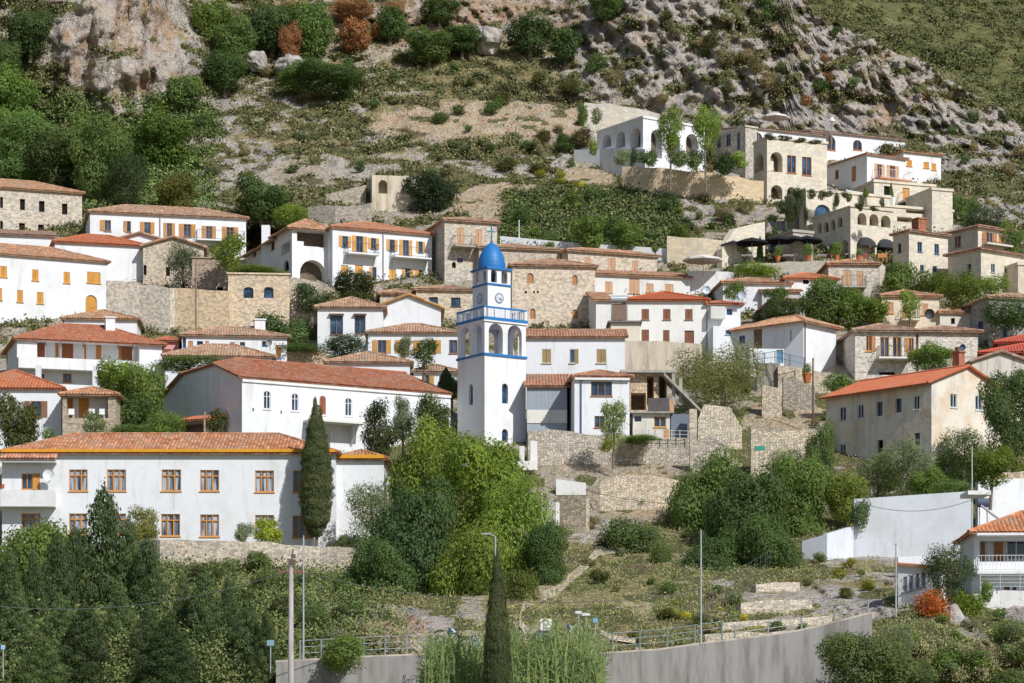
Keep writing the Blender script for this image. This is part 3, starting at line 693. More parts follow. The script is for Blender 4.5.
h = H('village_house', 'large white house with closed orange shutters and an arched orange door, left edge', 'house', -70, 107, 248, 336, 24, dep=9, roof_='hip', pitch=24, rc=TERRA, sh=OCHRE, D=251,
  right='s 0 266 7 277; s 32 269.5 38.5 280.5; s 63.5 272 70 283; s 87 272 100.5 283; s -4 288 2 300; s 17 290 23 302; s 37 292 43.5 303.5; E^ 85.5 295 97 314', fr=OCHRE)
H('stone_house', 'small gabled stone house with brown tiled gable behind an olive tree, left of centre left', 'house', 143, 204, 246, 287, 8, dep=8, roof_='gv', pitch=20, wall='stone', color=(.60, .52, .43), rc=OLD, D=272, right='p 143 265 146.5 275; p 166 267 170 276')
H('village_house', 'small white gabled house peeking over the red roof at the left', 'house', 120, 160, 239, 275, 4, dep=8, roof_='gv', pitch=16, rc=OLD, D=277)
# the white villa
h = H('villa', 'white and blue-grey villa with a two-storey arched porch beside the long balcony house', 'villa', 292, 332.5, 226.5, 290, 23, xl=247, roof_=None, rc=TERRA, D=268,
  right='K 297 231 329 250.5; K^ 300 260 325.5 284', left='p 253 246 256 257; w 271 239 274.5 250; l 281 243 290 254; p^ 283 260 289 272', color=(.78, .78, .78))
h.roof = roof('hip', h.O - h.e1 * .2, h.e1, h.e2, h.W + .5, 5.5, h.ze, 27, .5, h.root, TERRA)
o = solid('chimney', '', '', 261.5, 269.5, 225, 284, .9, 'plaster', WHITE, D=273.2, parent=h.root)
o = roof('gv', h.O + h.e2 * 5.5 - h.e1 * .5, h.e1, h.e2, 5, h.Dp - 5.5, h.ze - .5, 14, .3, h.root, OLD)
mb = MB(); f = h.R; mb.box(f.P(f.u(297), f.z(f.u(297), 250.4), .1), f.d * (f.u(328) - f.u(297)), -f.n * .08, (0, 0, .55)); mb.build('parapet', M['plaster'], h.root, WHITE)
mb = MB(); u0 = f.u(302); mb.box(f.P(u0, f.z(u0, 250.4) + .02, 1.3), f.d * 1.6, -f.n * .08, (0, 0, 1.6)); mb.build('door', M['paint'], h.root, (.05, .12, .22))
h = H('balcony_house', 'long white two-storey house with yellow-orange shutters and two railed balconies', 'house', 332.5, 432, 226.5, 290, 23, dep=9, roof_='hip', pitch=22, rc=(.50, .23, .13, .6), D=268.3, sh=(.68, .36, .10), color=(.76, .775, .80),
  right='o 339 236 351 247; o 352 236 367 254.5; o 368 238 379 249; s 341 265 348 276; s 355 265 363 275; q 369.5 267 376.5 279; o 386.5 239.5 397.5 251; o 399.5 240 412 257; o 416 241.5 425 252.5; s 389 269 396 280; o 402 268.5 413.5 288; q 415 270 424 281.5', fr=(.10, .12, .16))
balcony(h, 'R', 345, 376, 254.5, 1.1, color=(.10, .11, .12)); balcony(h, 'R', 391, 427.5, 258.5, 1.2, color=(.10, .11, .12)); balcony(h, 'R', 395, 427, 289, 1.0, color=(.10, .11, .12)); pipe(h, 'R', 383)
# stone tower house and neighbours
h = H('stone_house', 'tall grey stone house with peach shutters and a balcony, left of the blue dome', 'house', 444.5, 497, 219.5, 285, 18, xl=417, roof_='hip', pitch=19, wall='stone', color=(.60, .56, .50), rc=OLD, sh=PEACH, D=281, fr=(.45, .3, .2),
  right='s 456.5 228 464.5 246; s 475 229.5 482 244; v 457 258 463 262.5; p^ 452 262 456 268')
balcony(h, 'R', 451.5, 472, 247.5, 1.4, color=(.10, .10, .10), slab=(.4, .36, .3))
H('stone_house', 'low stone building with an arched blue doorway beside the tall grey stone house', 'house', 479, 560, 247, 285, 12, xl=452, roof_='hip', pitch=15, wall='stone', color=(.56, .50, .43), rc=OLD, D=275.5, right='p^ 484 262 492 275; v 536 262 541 270')
h = H('stone_house', 'broad terrace house with garden chairs on its roof terrace, right of the blue dome', 'house', 492, 568, 249.5, 280, 10, dep=6, roof_='mono', pitch=12, wall='stone', color=(.58, .52, .45), rc=BROWNT, D=280, right='v 514 256 519 261')
walls('garden_wall', 'white parapet wall of the road below the ivy slope', [(500, 236, 248), (560, 241.5, 252), (612, 245, 256), (668, 248.5, 262)], 'plaster', WHITE, t=.4)
h = H('stone_house', 'large beige stone house with two small arched shutters directly right of the bell tower top', 'house', 512, 595, 264.5, 330, 6, dep=10, roof_='hip', pitch=21, wall='stone', color=(.70, .61, .51), rc=OLD, sh=(.45, .22, .10), fr=(.45, .22, .10), D=259,
  right='E^ 527 273 533.5 283.5; E^ 530 308.5 535.5 319; E^ 572 275 577.5 285; E^ 572 309.5 578 318.5; p 524.5 291 527 293.5; p 533 291 535 293; p 537 291 539 293')
h = H('stone_house', 'low stone cottage with two square dark windows left of the clock faces', 'house', 416, 473, 289, 318, 5, dep=7, roof_='hip', pitch=18, wall='stone', color=(.64, .57, .46), rc=OLD, right='w 429 297 438 305; w 451 297.5 460.5 306.5', fr=(.06, .06, .06))
H('stone_house', 'small stone cottage under a brown tiled roof left of the two-window cottage', 'house', 380, 416, 293, 318, 4, dep=6, roof_='hip', pitch=22, wall='stone', color=(.58, .52, .45), rc=OLD, D=259.5)
h = H('village_house', 'white windowless gabled house with an ochre eave line left of the bell tower', 'house', 376, 441, 307.5, 345, 3, dep=9, roof_='gv', pitch=24, rc=(.50, .30, .12, .7), D=250, ov=.5)
h = H('village_house', 'white house with two tall blue windows in brown frames', 'house', 317.5, 383, 306.5, 352, 2, dep=8, roof_='hip', pitch=26, rc=OLD, D=243.5, right='m 330 315.5 343 335; m 354.5 315.5 365.5 334', fr=(.20, .12, .08), ov=.5)
mb = MB(); f = h.R
for a, b in ((329, 344), (353.5, 366.5)):
    u0, u1 = f.u(a), f.u(b); z = f.z(u0, 314.5); mb.box(f.P(u0, z - .05, -.003), f.d * (u1 - u0), f.n * .35, (0, 0, .1))
mb.build('window_hood', M['wood'], h.root, (.22, .14, .10))
h = H('village_house', 'white house with open yellow shutters behind climbing plants, left of the bell tower', 'house', 368, 458, 332, 368, 1, dep=7, roof_='hip', pitch=22, rc=OLD, D=238, sh=(.58, .33, .10), fr=(.25, .13, .08),
  right='o 372.5 340 391 353; q 395 340 409 353; s 413 340.5 421 353; R 427 340 441 353; w 449 340 457.5 353.5')
h = H('village_house', 'low white cottage with a reddish hipped roof in front of the yellow shutter house', 'house', 327, 410, 361.5, 385, 3, dep=8, roof_='hip', pitch=23, rc=OLD, D=228)
h = H('village_house', 'small white cottage with a half-open ochre shutter tucked beside the bell tower', 'house', 413.5, 458, 371, 392, 2, dep=6, roof_='hip', pitch=24, rc=OLD, D=231, sh=(.50, .30, .08), right='R 422 375 434 386')
# middle left
h = H('village_house', 'long low white house with a white chimney above the church roof', 'house', 182, 287, 334.5, 366, 7, dep=8, roof_='hip', pitch=21, rc=OLD, D=238, sh=(.60, .30, .10), fr=(.1, .2, .4), right='v 182.5 337 186 348; s 188 341 193 347; v 197 341 203 346; s 205 341 209 347; s 230 342 235 347; v 240 342 245 347; v 262 341 268 347; s 275.5 345 281 358')
chimney(h, 260, 320, 334, 1.0, 3.2)
solid('roof_box', '', '', 242, 256, 326, 333, 1.0, 'concrete', (.25, .25, .26), D=243, parent=h.root, base=1)
h = H('village_house', 'white house front with a rough brown roof just above the church gable', 'house', 165, 272, 355, 380, 4, dep=7, roof_='hip', pitch=25, rc=OLD, D=229)
h = H('village_house', 'small pink house behind the red-roofed balcony house', 'house', 158, 179, 340, 365, 6, dep=6, roof_='hip', pitch=24, rc=RED, D=243, color=(.72, .36, .36), right='s 162 349 171 358', sh=BRN)
h = H('village_house', 'pale house with a weathered low roof behind the large red roof, left', 'house', 64, 137, 318, 350, 4, dep=8, roof_='hip', pitch=23, rc=(.45, .25, .14, .9), D=244)
# red-roofed house with loggia
h = H('balcony_house', 'white house with a wide red hipped roof and a long recessed balcony, left', 'house', 17, 162, 337.5, 400, 17, dep=9, roof_='hip', pitch=27, rc=(.42, .155, .08, .6), D=228, sh=(.50, .21, .06), fr=(.50, .21, .06), color=(.76, .76, .78), ov=.6,
  right='l 37 342 139.5 359.5; w 63 373.5 71.5 382; v 41 374 44.5 381', left='v 5 355 8 364')
f = h.R; O2 = h.O + h.e2 * 1.5
f2 = Face((O2.x, O2.y), (h.e1.x, h.e1.y), h.W, h.zb, h.ze)
for typ, a, b, y0, y1 in (('D', 37.5, 46, 343, 357), ('D', 55.5, 58.5, 343, 357), ('D', 62, 73, 343, 359), ('D', 83, 86, 343, 359), ('D', 118, 121, 345, 359), ('D', 121.5, 132, 345, 360), ('D', 96, 101, 344, 359)):
    u0, u1 = f2.u(a), f2.u(b); z1, z0 = f2.z(u0, y0), f2.z(u0, y1)
    child('shutter' if b - a < 4 else 'door', shutter_mesh(u1 - u0, z1 - z0), h.root, f2, u0, z0, -.05, (.30, .10, .04) if b - a > 8 else (.52, .22, .06), h.root)
mb = MB()
for px in (45.5, 61, 83.5, 118, 133):
    u0 = f.u(px); mb.tube(f.P(u0, f.z(u0, 359), .12), f.P(u0, f.z(u0, 341), .12), .05, 6)
mb.build('post', M['paint'], h.root, (.35, .35, .36))
trim(h, 'R', 358.2, 1.0, 1.25, (.78, .78, .79), 'balcony')
for a, b in ((35.5, 40.5), (92.5, 96.5)): solid('pillar', '', '', a, b, 365, 385, .5, 'plaster', WHITE, D=226.6, parent=h.root, base=1)
chimney(h, 110.5, 318, 331, .85, 3.2)
# lower left pair
h = H('village_house', 'white house with a bright red hipped roof and brown shutters at the left edge', 'house', -45, 61.5, 387, 450, 3, dep=9, roof_='hip', pitch=27, rc=(.46, .15, .065, .5), D=208, sh=(.28, .15, .09), fr=(.2, .12, .08), right='o 24.5 401 47.5 417')
h = H('porch_house', 'stone porch with an orange door and white chairs beside the bright red roof', 'house', 62.5, 116, 394, 450, 2, dep=7, roof_='hip', pitch=22, rc=(.50, .24, .13, .9), wall='stone', color=(.52, .44, .35), D=206.5, sh=ORG, fr=ORG, right='l 66.5 396 108 418')
f = h.R; O2 = h.O + h.e2 * 1.5; f2 = Face((O2.x, O2.y), (h.e1.x, h.e1.y), h.W, h.zb, h.ze)
for a, b in ((67.5, 73), (79, 89)):
    u0, u1 = f2.u(a), f2.u(b); child('door', shutter_mesh(u1 - u0, 1.8), h.root, f2, u0, f2.z(u0, 418), -.05, ORG, h.root)
mb = MB(); u0, u1 = f2.u(67), f2.u(107); mb.face([f2.P(u0, f2.z(u0, 418), -.02), f2.P(u1, f2.z(u0, 418), -.02), f2.P(u1, f2.z(u0, 396.5), -.02), f2.P(u0, f2.z(u0, 396.5), -.02)]); mb.build('inner_wall', M['plaster'], h.root, (.72, .72, .74))
for k, (a, b) in enumerate(((66, 72), (86, 93), (97, 103))):
    c_ = (a + b) / 2; D_ = 206.0; x = (c_ - CX) / F * D_; z = (VH - 419) / F * D_ + .02
    t = thing('garden_chair', ['white plastic chair at the left post of the stone porch', 'white plastic chair by the orange door of the stone porch', 'white plastic chair at the right pillar of the stone porch'][k], 'chair', (x, D_ + .9, z), 'chairs on the stone porch')
    mb = MB(); lbox(mb, -.24, .24, -.24, .24, .42, .46)
    mb.build('seat', M['paint'], t, (.8, .8, .8), off=(0, 0, 0)); mb = MB(); lbox(mb, -.24, .24, .21, .25, .461, .95); mb.build('backrest', M['paint'], t, (.8, .8, .8), off=(0, 0, 0))
    for sx_ in (-.22, .19):
        for sy_ in (-.22, .18):
            mb = MB(); lbox(mb, sx_, sx_ + .03, sy_, sy_ + .03, 0, .419); mb.build('leg', M['paint'], t, (.8, .8, .8), off=(0, 0, 0))
# church
h = H('church', 'long white church hall with a red roof and small arched windows', 'church', 242, 450.5, 377, 470, 31, xl=160, roof_='jerk', pitch=18, rc=(.38, .14, .075, .8), D=216, color=(.76, .775, .80), ov=.3, fr=(.75, .75, .75), sh=(.3, .1, .06),
  right='w^ 263.5 391 270.5 409; w^ 291.5 393.5 298.5 411; s^ 319.5 395.5 326 415; w^ 345 398 352 416; w^ 372.5 401 379.5 417; w^ 398 403.5 404 419; p 252.5 408 254 411.5; p 280.5 410.5 282 414; E^ 320 429 330 446')
trim(h, 'R', 378.2, .28, .12, (.8, .8, .8)); f = h.R
mb = MB(); u0, u1 = f.u(303), f.u(357); z = f.z(u0, 420.5); mb.box(f.P(u0, z - .18, -.003), f.d * (u1 - u0), f.n * 1.7, (0, 0, .18)); mb.build('porch_canopy', M['plaster'], h.root, (.7, .68, .62))
for a in (306, 350):
    mb = MB(); u0 = f.u(a); mb.face([f.P(u0, z - .2, -.01), f.P(u0, z - .2, -1.4), f.P(u0, z - 1.9, -.01)]); mb.face([f.P(u0 + .15, z - .2, -.01), f.P(u0 + .15, z - 1.9, -.01), f.P(u0 + .15, z - .2, -1.4)])
    mb.face([f.P(u0, z - .2, -1.4), f.P(u0 + .15, z - .2, -1.4), f.P(u0 + .15, z - 1.9, -.01), f.P(u0, z - 1.9, -.01)]); mb.build('bracket', M['plaster'], h.root, WHITE)
# small shed in front of the church gable
h = H('shed', 'open shed with a small red tiled roof against the church gable', 'shed', 178, 206, 421, 445, -22, dep=3, roof_='mono', pitch=12, rc=RED, D=198, wall='plaster', color=(.3, .24, .2), right='l 180 424 204 440')
# long lower building
h = H('long_building', 'long two-storey white building with a yellow eave band and orange-framed windows', 'building', 2, 335.5, 452, 546, 0, dep=9, roof_='hip', pitch=21, rc=(.46, .205, .105, 1.0), D=183, color=(.76, .775, .80), ov=.55, sh=(.62, .30, .08), fr=(.60, .27, .07),
  right='g 69 469.5 87.5 491; g 107 469.5 126 491; g 161.5 469.5 181 491; g 200 470 219 491; g 255 470.5 274 492; m 293 470.5 305 492; g 21.5 513.5 40 534; g 69 513.5 87 534; g 107 513.5 126 534; g 161 514 180 536; g 200 514.5 219 536.5; g 255 515 274 537; m 292.5 515.5 312 537.5; R 21.5 473.5 40 489.5')
trim(h, 'R', 449.6, .22, .42, (.70, .33, .03), 'yellow_band'); trim(h, 'R', 453.4, .12, .15, (.8, .8, .8), 'cornice')
balcony(h, 'R', 3.2, 56.5, 505.5, 1.1, 'wall', slab=(.78, .78, .79))
f = h.R; u0, u1 = f.u(3), f.u(57); z = f.z(u0, 463.5); mb = MB(); mb.box(f.P(u0, z, -.003), f.d * (u1 - u0), f.n * 1.0, (0, 0, .18)); mb.build('canopy', M['plaster'], h.root, WHITE)
mb = MB(); slope(mb, [f.P(u0 - .1, z + .26, -1.15), f.P(u1 + .1, z + .26, -1.15), f.P(u1 + .1, z + .75, -.02), f.P(u0 - .1, z + .75, -.02)]); o = mb.build('canopy_roof', M['tile'], h.root); oc(o, (.50, .24, .15, 1))
mb = MB(); c_ = f.P(f.u(50.5), f.z(0, 476), -.75)
for i in range(12):
    a0, a1 = 2 * math.pi * i / 12, 2 * math.pi * (i + 1) / 12
    q = lambda a, r, y: c_ + Vector((math.cos(a) * r, y, math.sin(a) * r))
    mb.face([c_ + Vector((0, .08, 0)), q(a0, .3, .03), q(a1, .3, .03)]); mb.face([q(a0, .3, .03), q(a0, .42, -.04), q(a1, .42, -.04), q(a1, .3, .03)])
mb.tube(c_ + Vector((0, .08, -.05)), f.P(f.u(50.5), f.z(0, 480), 0), .03); mb.tube(c_ + Vector((.1, 0, -.35)), c_ + Vector((.35, -.45, .02)), .02)
setp(mb.build('satellite_dish', M['paint'], None, (.8, .8, .8), off=c_), 'white satellite dish above the solid balcony of the long building', 'satellite dish')
h2 = H('long_building', 'set-back white end of the long building right of the tall cypress', 'building', 336.5, 384, 458, 546, 0, dep=8, roof_='hip', pitch=21, rc=(.46, .205, .105, 1.0), D=184.2, ov=.5, color=(.76, .775, .80), sh=(.62, .30, .08))
trim(h2, 'R', 455.3, .25, .42, (.70, .33, .03), 'yellow_band')
t = thing('flower_pot', 'terracotta flower pot on the parapet of the long building balcony', 'pot', f.P(f.u(5), f.z(0, 490), -1.0)); mb = MB(); mb.lathe((0, 0, 0), [(.0, 0), (.13, 0), (.18, .3), (.15, .3), (.0, .26)], 10); mb.build('pot', M['paint'], t, (.5, .12, .06), off=(0, 0, 0))
# ------------------------------------------------------------------ right of the tower
h = H('village_house', 'white house with three small wooden-shuttered windows directly right of the bell tower', 'house', 524, 625, 337, 405, 0, dep=7, roof_='gu', pitch=20, rc=(.40, .20, .12, .9), D=226, sh=(.36, .26, .12), fr=(.5, .48, .42), color=(.76, .775, .80),
  right='s 542 349 551 363; R 569.5 349 578.5 363; s 596.5 349 606 363')
h = H('village_house', 'white cube house with a three-leaf wooden window right of the bell tower', 'house', 574.5, 629.5, 376, 440, 4, xl=566, roof_='hip', pitch=17, rc=(.46, .22, .13, .8), D=211, fr=(.26, .13, .07), color=(.76, .775, .80), ov=.5,
  right='m 591 381.5 612 396; m 594.5 416 604.5 427.5')
trim(h, 'R', 377.6, .2, .3, (.8, .8, .8)); pipe(h, 'R', 581, (.1, .15, .3))
h = H('lean_to', 'grey-blue corrugated lean-to between the bell tower and the cube house', 'lean-to', 527, 567, 386, 440, 0, dep=6, roof_='mono', pitch=16, rc=(.42, .18, .10, 1), D=214, wall='paint', color=(.36, .40, .46))
mb = MB(); f = h.R
for i in range(30): u0 = f.w * i / 30; mb.tube(f.P(u0 + .05, f.z(0, 410), -.01), f.P(u0 + .05, f.z(0, 388), -.01), .03, 4)
mb.build('corrugated_sheet', M['paint'], h.root, (.42, .46, .52))
trim(h, 'R', 410, 1.1, .06, (.78, .76, .72), 'lower_wall'); 
# white house with brown shutters
h = H('village_house', 'white two-storey house with six brown shutters and a red hipped roof, right of centre', 'house', 627.5, 706.5, 299.5, 356, 1, dep=9, roof_='hip', pitch=22, rc=(.46, .12, .05, .25), D=244, sh=(.24, .10, .06), fr=(.3, .15, .1), color=(.78, .77, .74), ov=.5,
  right='s 641.5 309 649 319.5; s 663 309 670.5 319.5; s 685 309 692.5 319.5; s 641.5 329.5 649 341; s 663 330 669.5 341.5; D 684.5 330.5 694 343.5')
h = H('village_house', 'white corner house with a recessed balcony, right of the brown shutter house', 'house', 707.5, 740.5, 303.5, 356, 9, dep=7, roof_='hip', pitch=18, rc=(.47, .17, .09, .5), D=245.2, color=(.76, .775, .80), fr=(.1, .1, .1), right='l 708.5 305 722.5 318; v 726.5 308.5 732.5 315')
balcony(h, 'R', 708.3, 723, 318.5, 1.0, 'wall', slab=(.6, .59, .56))
h = H('annex', 'small white flat-roofed annex with a blue window under the corner house', 'annex', 713, 736.5, 326, 358, 5, dep=3, roof_=None, D=241, right='m 725.5 330 731 334.5', fr=(.2, .35, .5))
h = H('annex', 'cream flat annex with dark slab roof beside the rooftop water tank', 'annex', 611, 640, 322.5, 356, 1, dep=3, roof_=None, D=241.5, color=(.72, .66, .55))
mb = MB(); mb.box(h.O + Vector((-.3, -.3, h.ze - .02)), h.e1 * (h.W + .5), h.e2 * 3.4, (0, 0, .16)); mb.build('roof_slab', M['concrete'], h.root, (.2, .18, .17))
t = thing('water_tank', 'grey cylindrical water tank on a metal stand beside the brown shutter house', 'water tank', pt(619, 322, 242.2))
mb = MB(); mb.tube((-.75, 0, 2.15), (.75, 0, 2.15), .35, 14); mb.build('tank', M['metal'], t, (.5, .53, .55), off=(0, 0, 0))
mb = MB()
for x in (-.7, .7):
    mb.tube((x, .1, 0), (x, .1, 1.9), .03); mb.tube((x, -.9, 0), (x, .1, 1.9), .03)
mb.build('stand', M['metal'], t, (.5, .5, .5), off=(0, 0, 0)); mb = MB(); mb.face([(-.7, -.9, .1), (.7, -.9, .1), (.7, .05, 1.75), (-.7, .05, 1.75)]); mb.build('panel', M['paint'], t, (.16, .10, .07), off=(0, 0, 0))
h = H('village_house', 'narrow white house with orange verge tiles left of the water tank', 'house', 596, 611, 300, 350, 4, dep=7, roof_='mono', pitch=18, rc=TERRA, D=246, color=(.78, .77, .75))
h = H('stone_house', 'long stone house with peach shutters under a plain tiled roof below the ivy slope', 'house', 568, 657, 250, 285, 20, xl=553, roof_='hip', pitch=19, wall='stone', color=(.66, .58, .49), rc=TERRA, D=272, sh=PEACH, fr=PEACH,
  right='s 584 257.5 590.5 268; s 608 258 615.5 272; s 632 261 638 272')
h = H('village_house', 'pale house with four peach shutters and a tiled ledge below the long stone house', 'house', 590, 690, 273.5, 305, 12, dep=4, roof_='mono', pitch=15, rc=TERRA, D=263, color=(.74, .72, .70), sh=PEACH, fr=PEACH,
  right='s 605 281.5 612.5 292.5; s 629 278 639.5 293; s 646 283.5 653.5 292; s 665 284 673.5 292.5')
h = H('village_house', 'small house with a blue-grey side wall right of the four peach shutters', 'house', 723, 790, 282, 315, 6, xl=700, roof_='hip', pitch=19, rc=TERRA, D=257, color=(.72, .73, .76), right='m 733 286 744 291')
h = H('village_house', 'white house with a bright orange hipped roof behind the round green tree', 'house', 785, 836, 278, 315, 6, xl=776, roof_='hip', pitch=23, rc=(.55, .19, .08, .5), D=261, color=(.74, .74, .75), right='p 803 279.5 809 284')
h = H('village_house', 'house with a blue-grey wall and worn tiled slope beside the lime bushes', 'house', 762, 800, 290.5, 318, 2, dep=6, roof_='mono', pitch=18, rc=TERRA, D=259, color=(.5, .5, .53))
h = H('stone_house', 'square stone house with tall peach shutters and a black balcony under the arcade', 'house', 828.5, 878, 263.5, 305, 3, xl=808, roof_='hip', pitch=17, wall='stone', color=(.62, .58, .52), rc=TERRA, D=262, sh=PEACH, fr=PEACH,
  right='s 843 270.5 851.5 286; s 856.5 271 863.5 286')
balcony(h, 'R', 841, 865, 287.5, 1.1, color=(.08, .08, .08), slab=(.4, .37, .33))
h = H('village_house', 'house with a grey shaded wall seen through the round tree, small chimney in front', 'house', 770, 815, 302, 330, 6, xl=744, roof_='hip', pitch=20, rc=TERRA, D=252, color=(.55, .55, .57))
# white hip house right
h = H('village_house', 'white hipped house with a tall brown door shutter behind the blue railing', 'house', 803.5, 836, 320.5, 376, 48, xl=736.5, roof_='hip', pitch=23, rc=(.52, .27, .15, .8), D=236, color=(.76, .775, .80), sh=(.26, .13, .10), fr=(.2, .3, .45), ov=.75,
  left='m 739 335.5 745 343; D 753.5 329 762 348.5; p 790 330 791.5 341')
pipe(h, 'R', 804.5, (.3, .15, .13))
h = H('annex', 'low white porch block with a light blue door behind the blue railing', 'annex', 750, 784, 348.5, 373, 6, dep=2, roof_=None, D=233, sh=(.14, .28, .42), right='D 776.5 349.5 783.5 363')
# stone house with balcony right
h = H('stone_house', 'pale stone house with two glazed orange doors on a balcony, right', 'house', 855, 916, 330, 382, 4, xl=833, roof_='hip', pitch=21, wall='stone', color=(.70, .66, .61), rc=(.42, .26, .18, 1), D=235, sh=(.52, .25, .12), fr=(.62, .28, .06), ov=.6,
  right='R 866 336 875.5 351; m 880 337 889 358.5; m 892.5 337 901.5 358.5; q 905 337.5 914 351.5; p 879 372 895 375')
balcony(h, 'R', 876, 909, 358.7, 1.3, color=(.06, .06, .07), slab=(.75, .73, .7))
h = H('stone_house', 'right wing of the pale stone house with one orange-framed window and a wall lamp', 'house', 918.5, 978, 330.5, 378, 5, dep=8, roof_='hip', pitch=19, wall='stone', color=(.70, .67, .62), rc=(.46, .27, .18, 1), D=236.5, sh=(.52, .25, .12), fr=(.55, .25, .08), ov=.6, right='m 954.5 347 963 361')
h = H('stone_house', 'cream stone house with peach shutters and a small terrace between the trees, right', 'house', 882, 939, 295.5, 335, 5, xl=864, roof_='hip', pitch=21, wall='ashlar', color=(.74, .65, .52), rc=TERRA, D=250, sh=PEACH, fr=(.62, .30, .1), right='s 886.5 302 893.5 313; E 902.5 305.5 910.5 320; s 921.5 303.5 928 315')
balcony(h, 'R', 900, 918, 320, 1.0, color=(.08, .08, .08))
h = H('stone_house', 'ivy-covered grey house with a tiled edge at the right side of the picture', 'house', 989, 1075, 297, 350, 14, xl=958, roof_='hip', pitch=15, wall='stone', color=(.42, .42, .42), rc=OLD, D=246, fr=(.1, .2, .4), right='w 1003 328 1007 338', left='w 978 321 983 333; w 984 340 988 348; p 968 303 971 311')
h = H('village_house', 'brownish house with two stepped red roof edges at the right side of the picture', 'house', 985, 1080, 352, 392, -9, dep=8, roof_='hip', pitch=20, rc=(.50, .10, .06, .2), D=226, color=(.45, .33, .24), ov=.9, right='w 1016 353 1022 360')
H('village_house', 'upper red roof just above the stepped red roof edges, right side', 'house', 998, 1080, 342, 370, -9, dep=8, roof_='hip', pitch=22, rc=(.50, .10, .06, .2), D=230, color=(.45, .33, .24), ov=.6)
h = H('village_house', 'plain beige-grey gable with tiled verges behind the orange-roofed building', 'house', 972, 1030, 361.5, 400, 6, dep=9, roof_='gv', pitch=21, rc=(.40, .26, .20, .9), D=221, wall='concrete', color=(.62, .58, .52))
h = H('plaster_house', 'big stained ochre-grey plaster building with a bright orange-red gabled roof, right', 'building', 931.5, 1001.5, 381.5, 480, 39.5, xl=826, roof_='gv', pitch=23, wall='stained', color=(.76, .70, .60), rc=(.50, .15, .07, .3), D=205, ov=1.05, fr=(.62, .63, .62), sh=BRN,
  right='w 950.5 394 957 407.5; w 975.5 396 982 410; p 943 383 945 385', left='w 839.5 407 846 421; w 857.5 404.5 863.5 418.5; v 876 402 882.5 416; v 895 398.5 901.5 412.5; w 913.5 395.5 919.5 409.5; w 839.5 444 845.5 459; p 877 440 883 453; v 914 433 920 446')
chimney(h, 962, 352.5, 362, .7, 1.0, color=(.5, .2, .13), mat='concrete')
# ------------------------------------------------------------------ hotel terraces at the upper right
h = H('arcade_house', 'white arcade house with three shaded arches and young trees in front, upper right', 'house', 643, 706, 118, 176, 34, xl=597, roof_='flat', D=303, color=(.78, .78, .80), par=.25,
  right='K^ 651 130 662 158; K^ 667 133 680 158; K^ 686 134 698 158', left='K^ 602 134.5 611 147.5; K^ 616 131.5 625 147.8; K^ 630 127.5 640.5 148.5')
walls('terrace_wall', 'white terrace wall in front of the white arcade house', [(574, 150, 158), (600, 148.5, 166), (645, 149, 168)], 'plaster', (.76, .77, .79), D=[312, 309, 302])
walls('retaining_wall', 'pale curved retaining wall cut into the slope behind the white arcade house', [(584, 103, 122), (610, 104, 125), (640, 109, 128), (660, 114, 130)], 'ashlar', (.62, .58, .52), D=316)
walls('retaining_wall', 'long sand-coloured retaining wall below the white arcade house and its hedge', [(622, 165.5, 174), (660, 168, 180), (700, 172, 186), (735, 176.5, 192), (766, 182, 198)], 'ashlar', (.74, .60, .43), D=296)
h = H('stone_house', 'small stone house with three grey windows behind the right young tree', 'house', 745.5, 757, 127, 180, 30, xl=711, roof_='flat', wall='stone', color=(.58, .54, .48), D=305, par=.2, fr=(.3, .3, .3), left='w 716.5 136.5 720.5 147.5; w 726 134 730.5 146; w 737 132 740 150')
h = H('hotel_wing', 'long white hotel wing with arched orange-framed windows below the cliff', 'hotel', 746, 826, 127, 165, 24, dep=7, roof_='mono', pitch=10, rc=(.42, .26, .2, 1), D=306, color=(.78, .78, .80), fr=(.5, .22, .08), right='m^ 751 132 762.5 146; m^ 776 135 786 144; m^ 800 138 808 146')
h = H('hotel_wing', 'upper white hotel wing with a roof terrace and half-round windows', 'hotel', 812, 905, 130.5, 165, 22, dep=7, roof_='mono', pitch=10, rc=(.42, .26, .2, 1), D=312, color=(.80, .80, .82), fr=(.45, .18, .07), right='m^ 823 135 835.5 150; m^ 853 140 862 150; m^ 880 144 892 153')
h = H('hotel_wing', 'rightmost white hotel block with small orange shutters against the rocks', 'hotel', 903.5, 941, 151, 190, 24, dep=7, roof_='hip', pitch=12, rc=TERRA, D=303, color=(.80, .80, .81), sh=OCHRE, fr=OCHRE, right='s 906.5 160 912 166; s 923.5 162 929 168; s 931.5 163.5 936 170')
h = H('hotel_wing', 'square cream stone hotel block with two tall orange windows and open arches', 'hotel', 767, 827, 138.5, 205, 21, xl=753.5, roof_='flat', wall='ashlar', color=(.70, .65, .56), D=299, fr=(.42, .16, .05),
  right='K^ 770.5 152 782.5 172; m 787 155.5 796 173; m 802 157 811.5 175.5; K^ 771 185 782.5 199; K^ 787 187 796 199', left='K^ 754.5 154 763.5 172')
h = H('hotel_wing', 'white villa block with light shutters and a pool terrace, upper right', 'hotel', 867, 905.5, 153.5, 205, 30, xl=826, roof_='hip', pitch=13, rc=(.48, .26, .16, .9), D=296, color=(.78, .79, .82), sh=(.62, .40, .22), fr=(.5, .22, .08),
  right='o 874.5 164 884.5 177; o 886.5 165.5 898.5 180', left='w 835 170 838.5 178.5; E 851.5 166 856 181.5')
balcony(h, 'R', 872, 904, 181, 1.6, 'bars', color=(.6, .6, .6), slab=(.6, .3, .2))
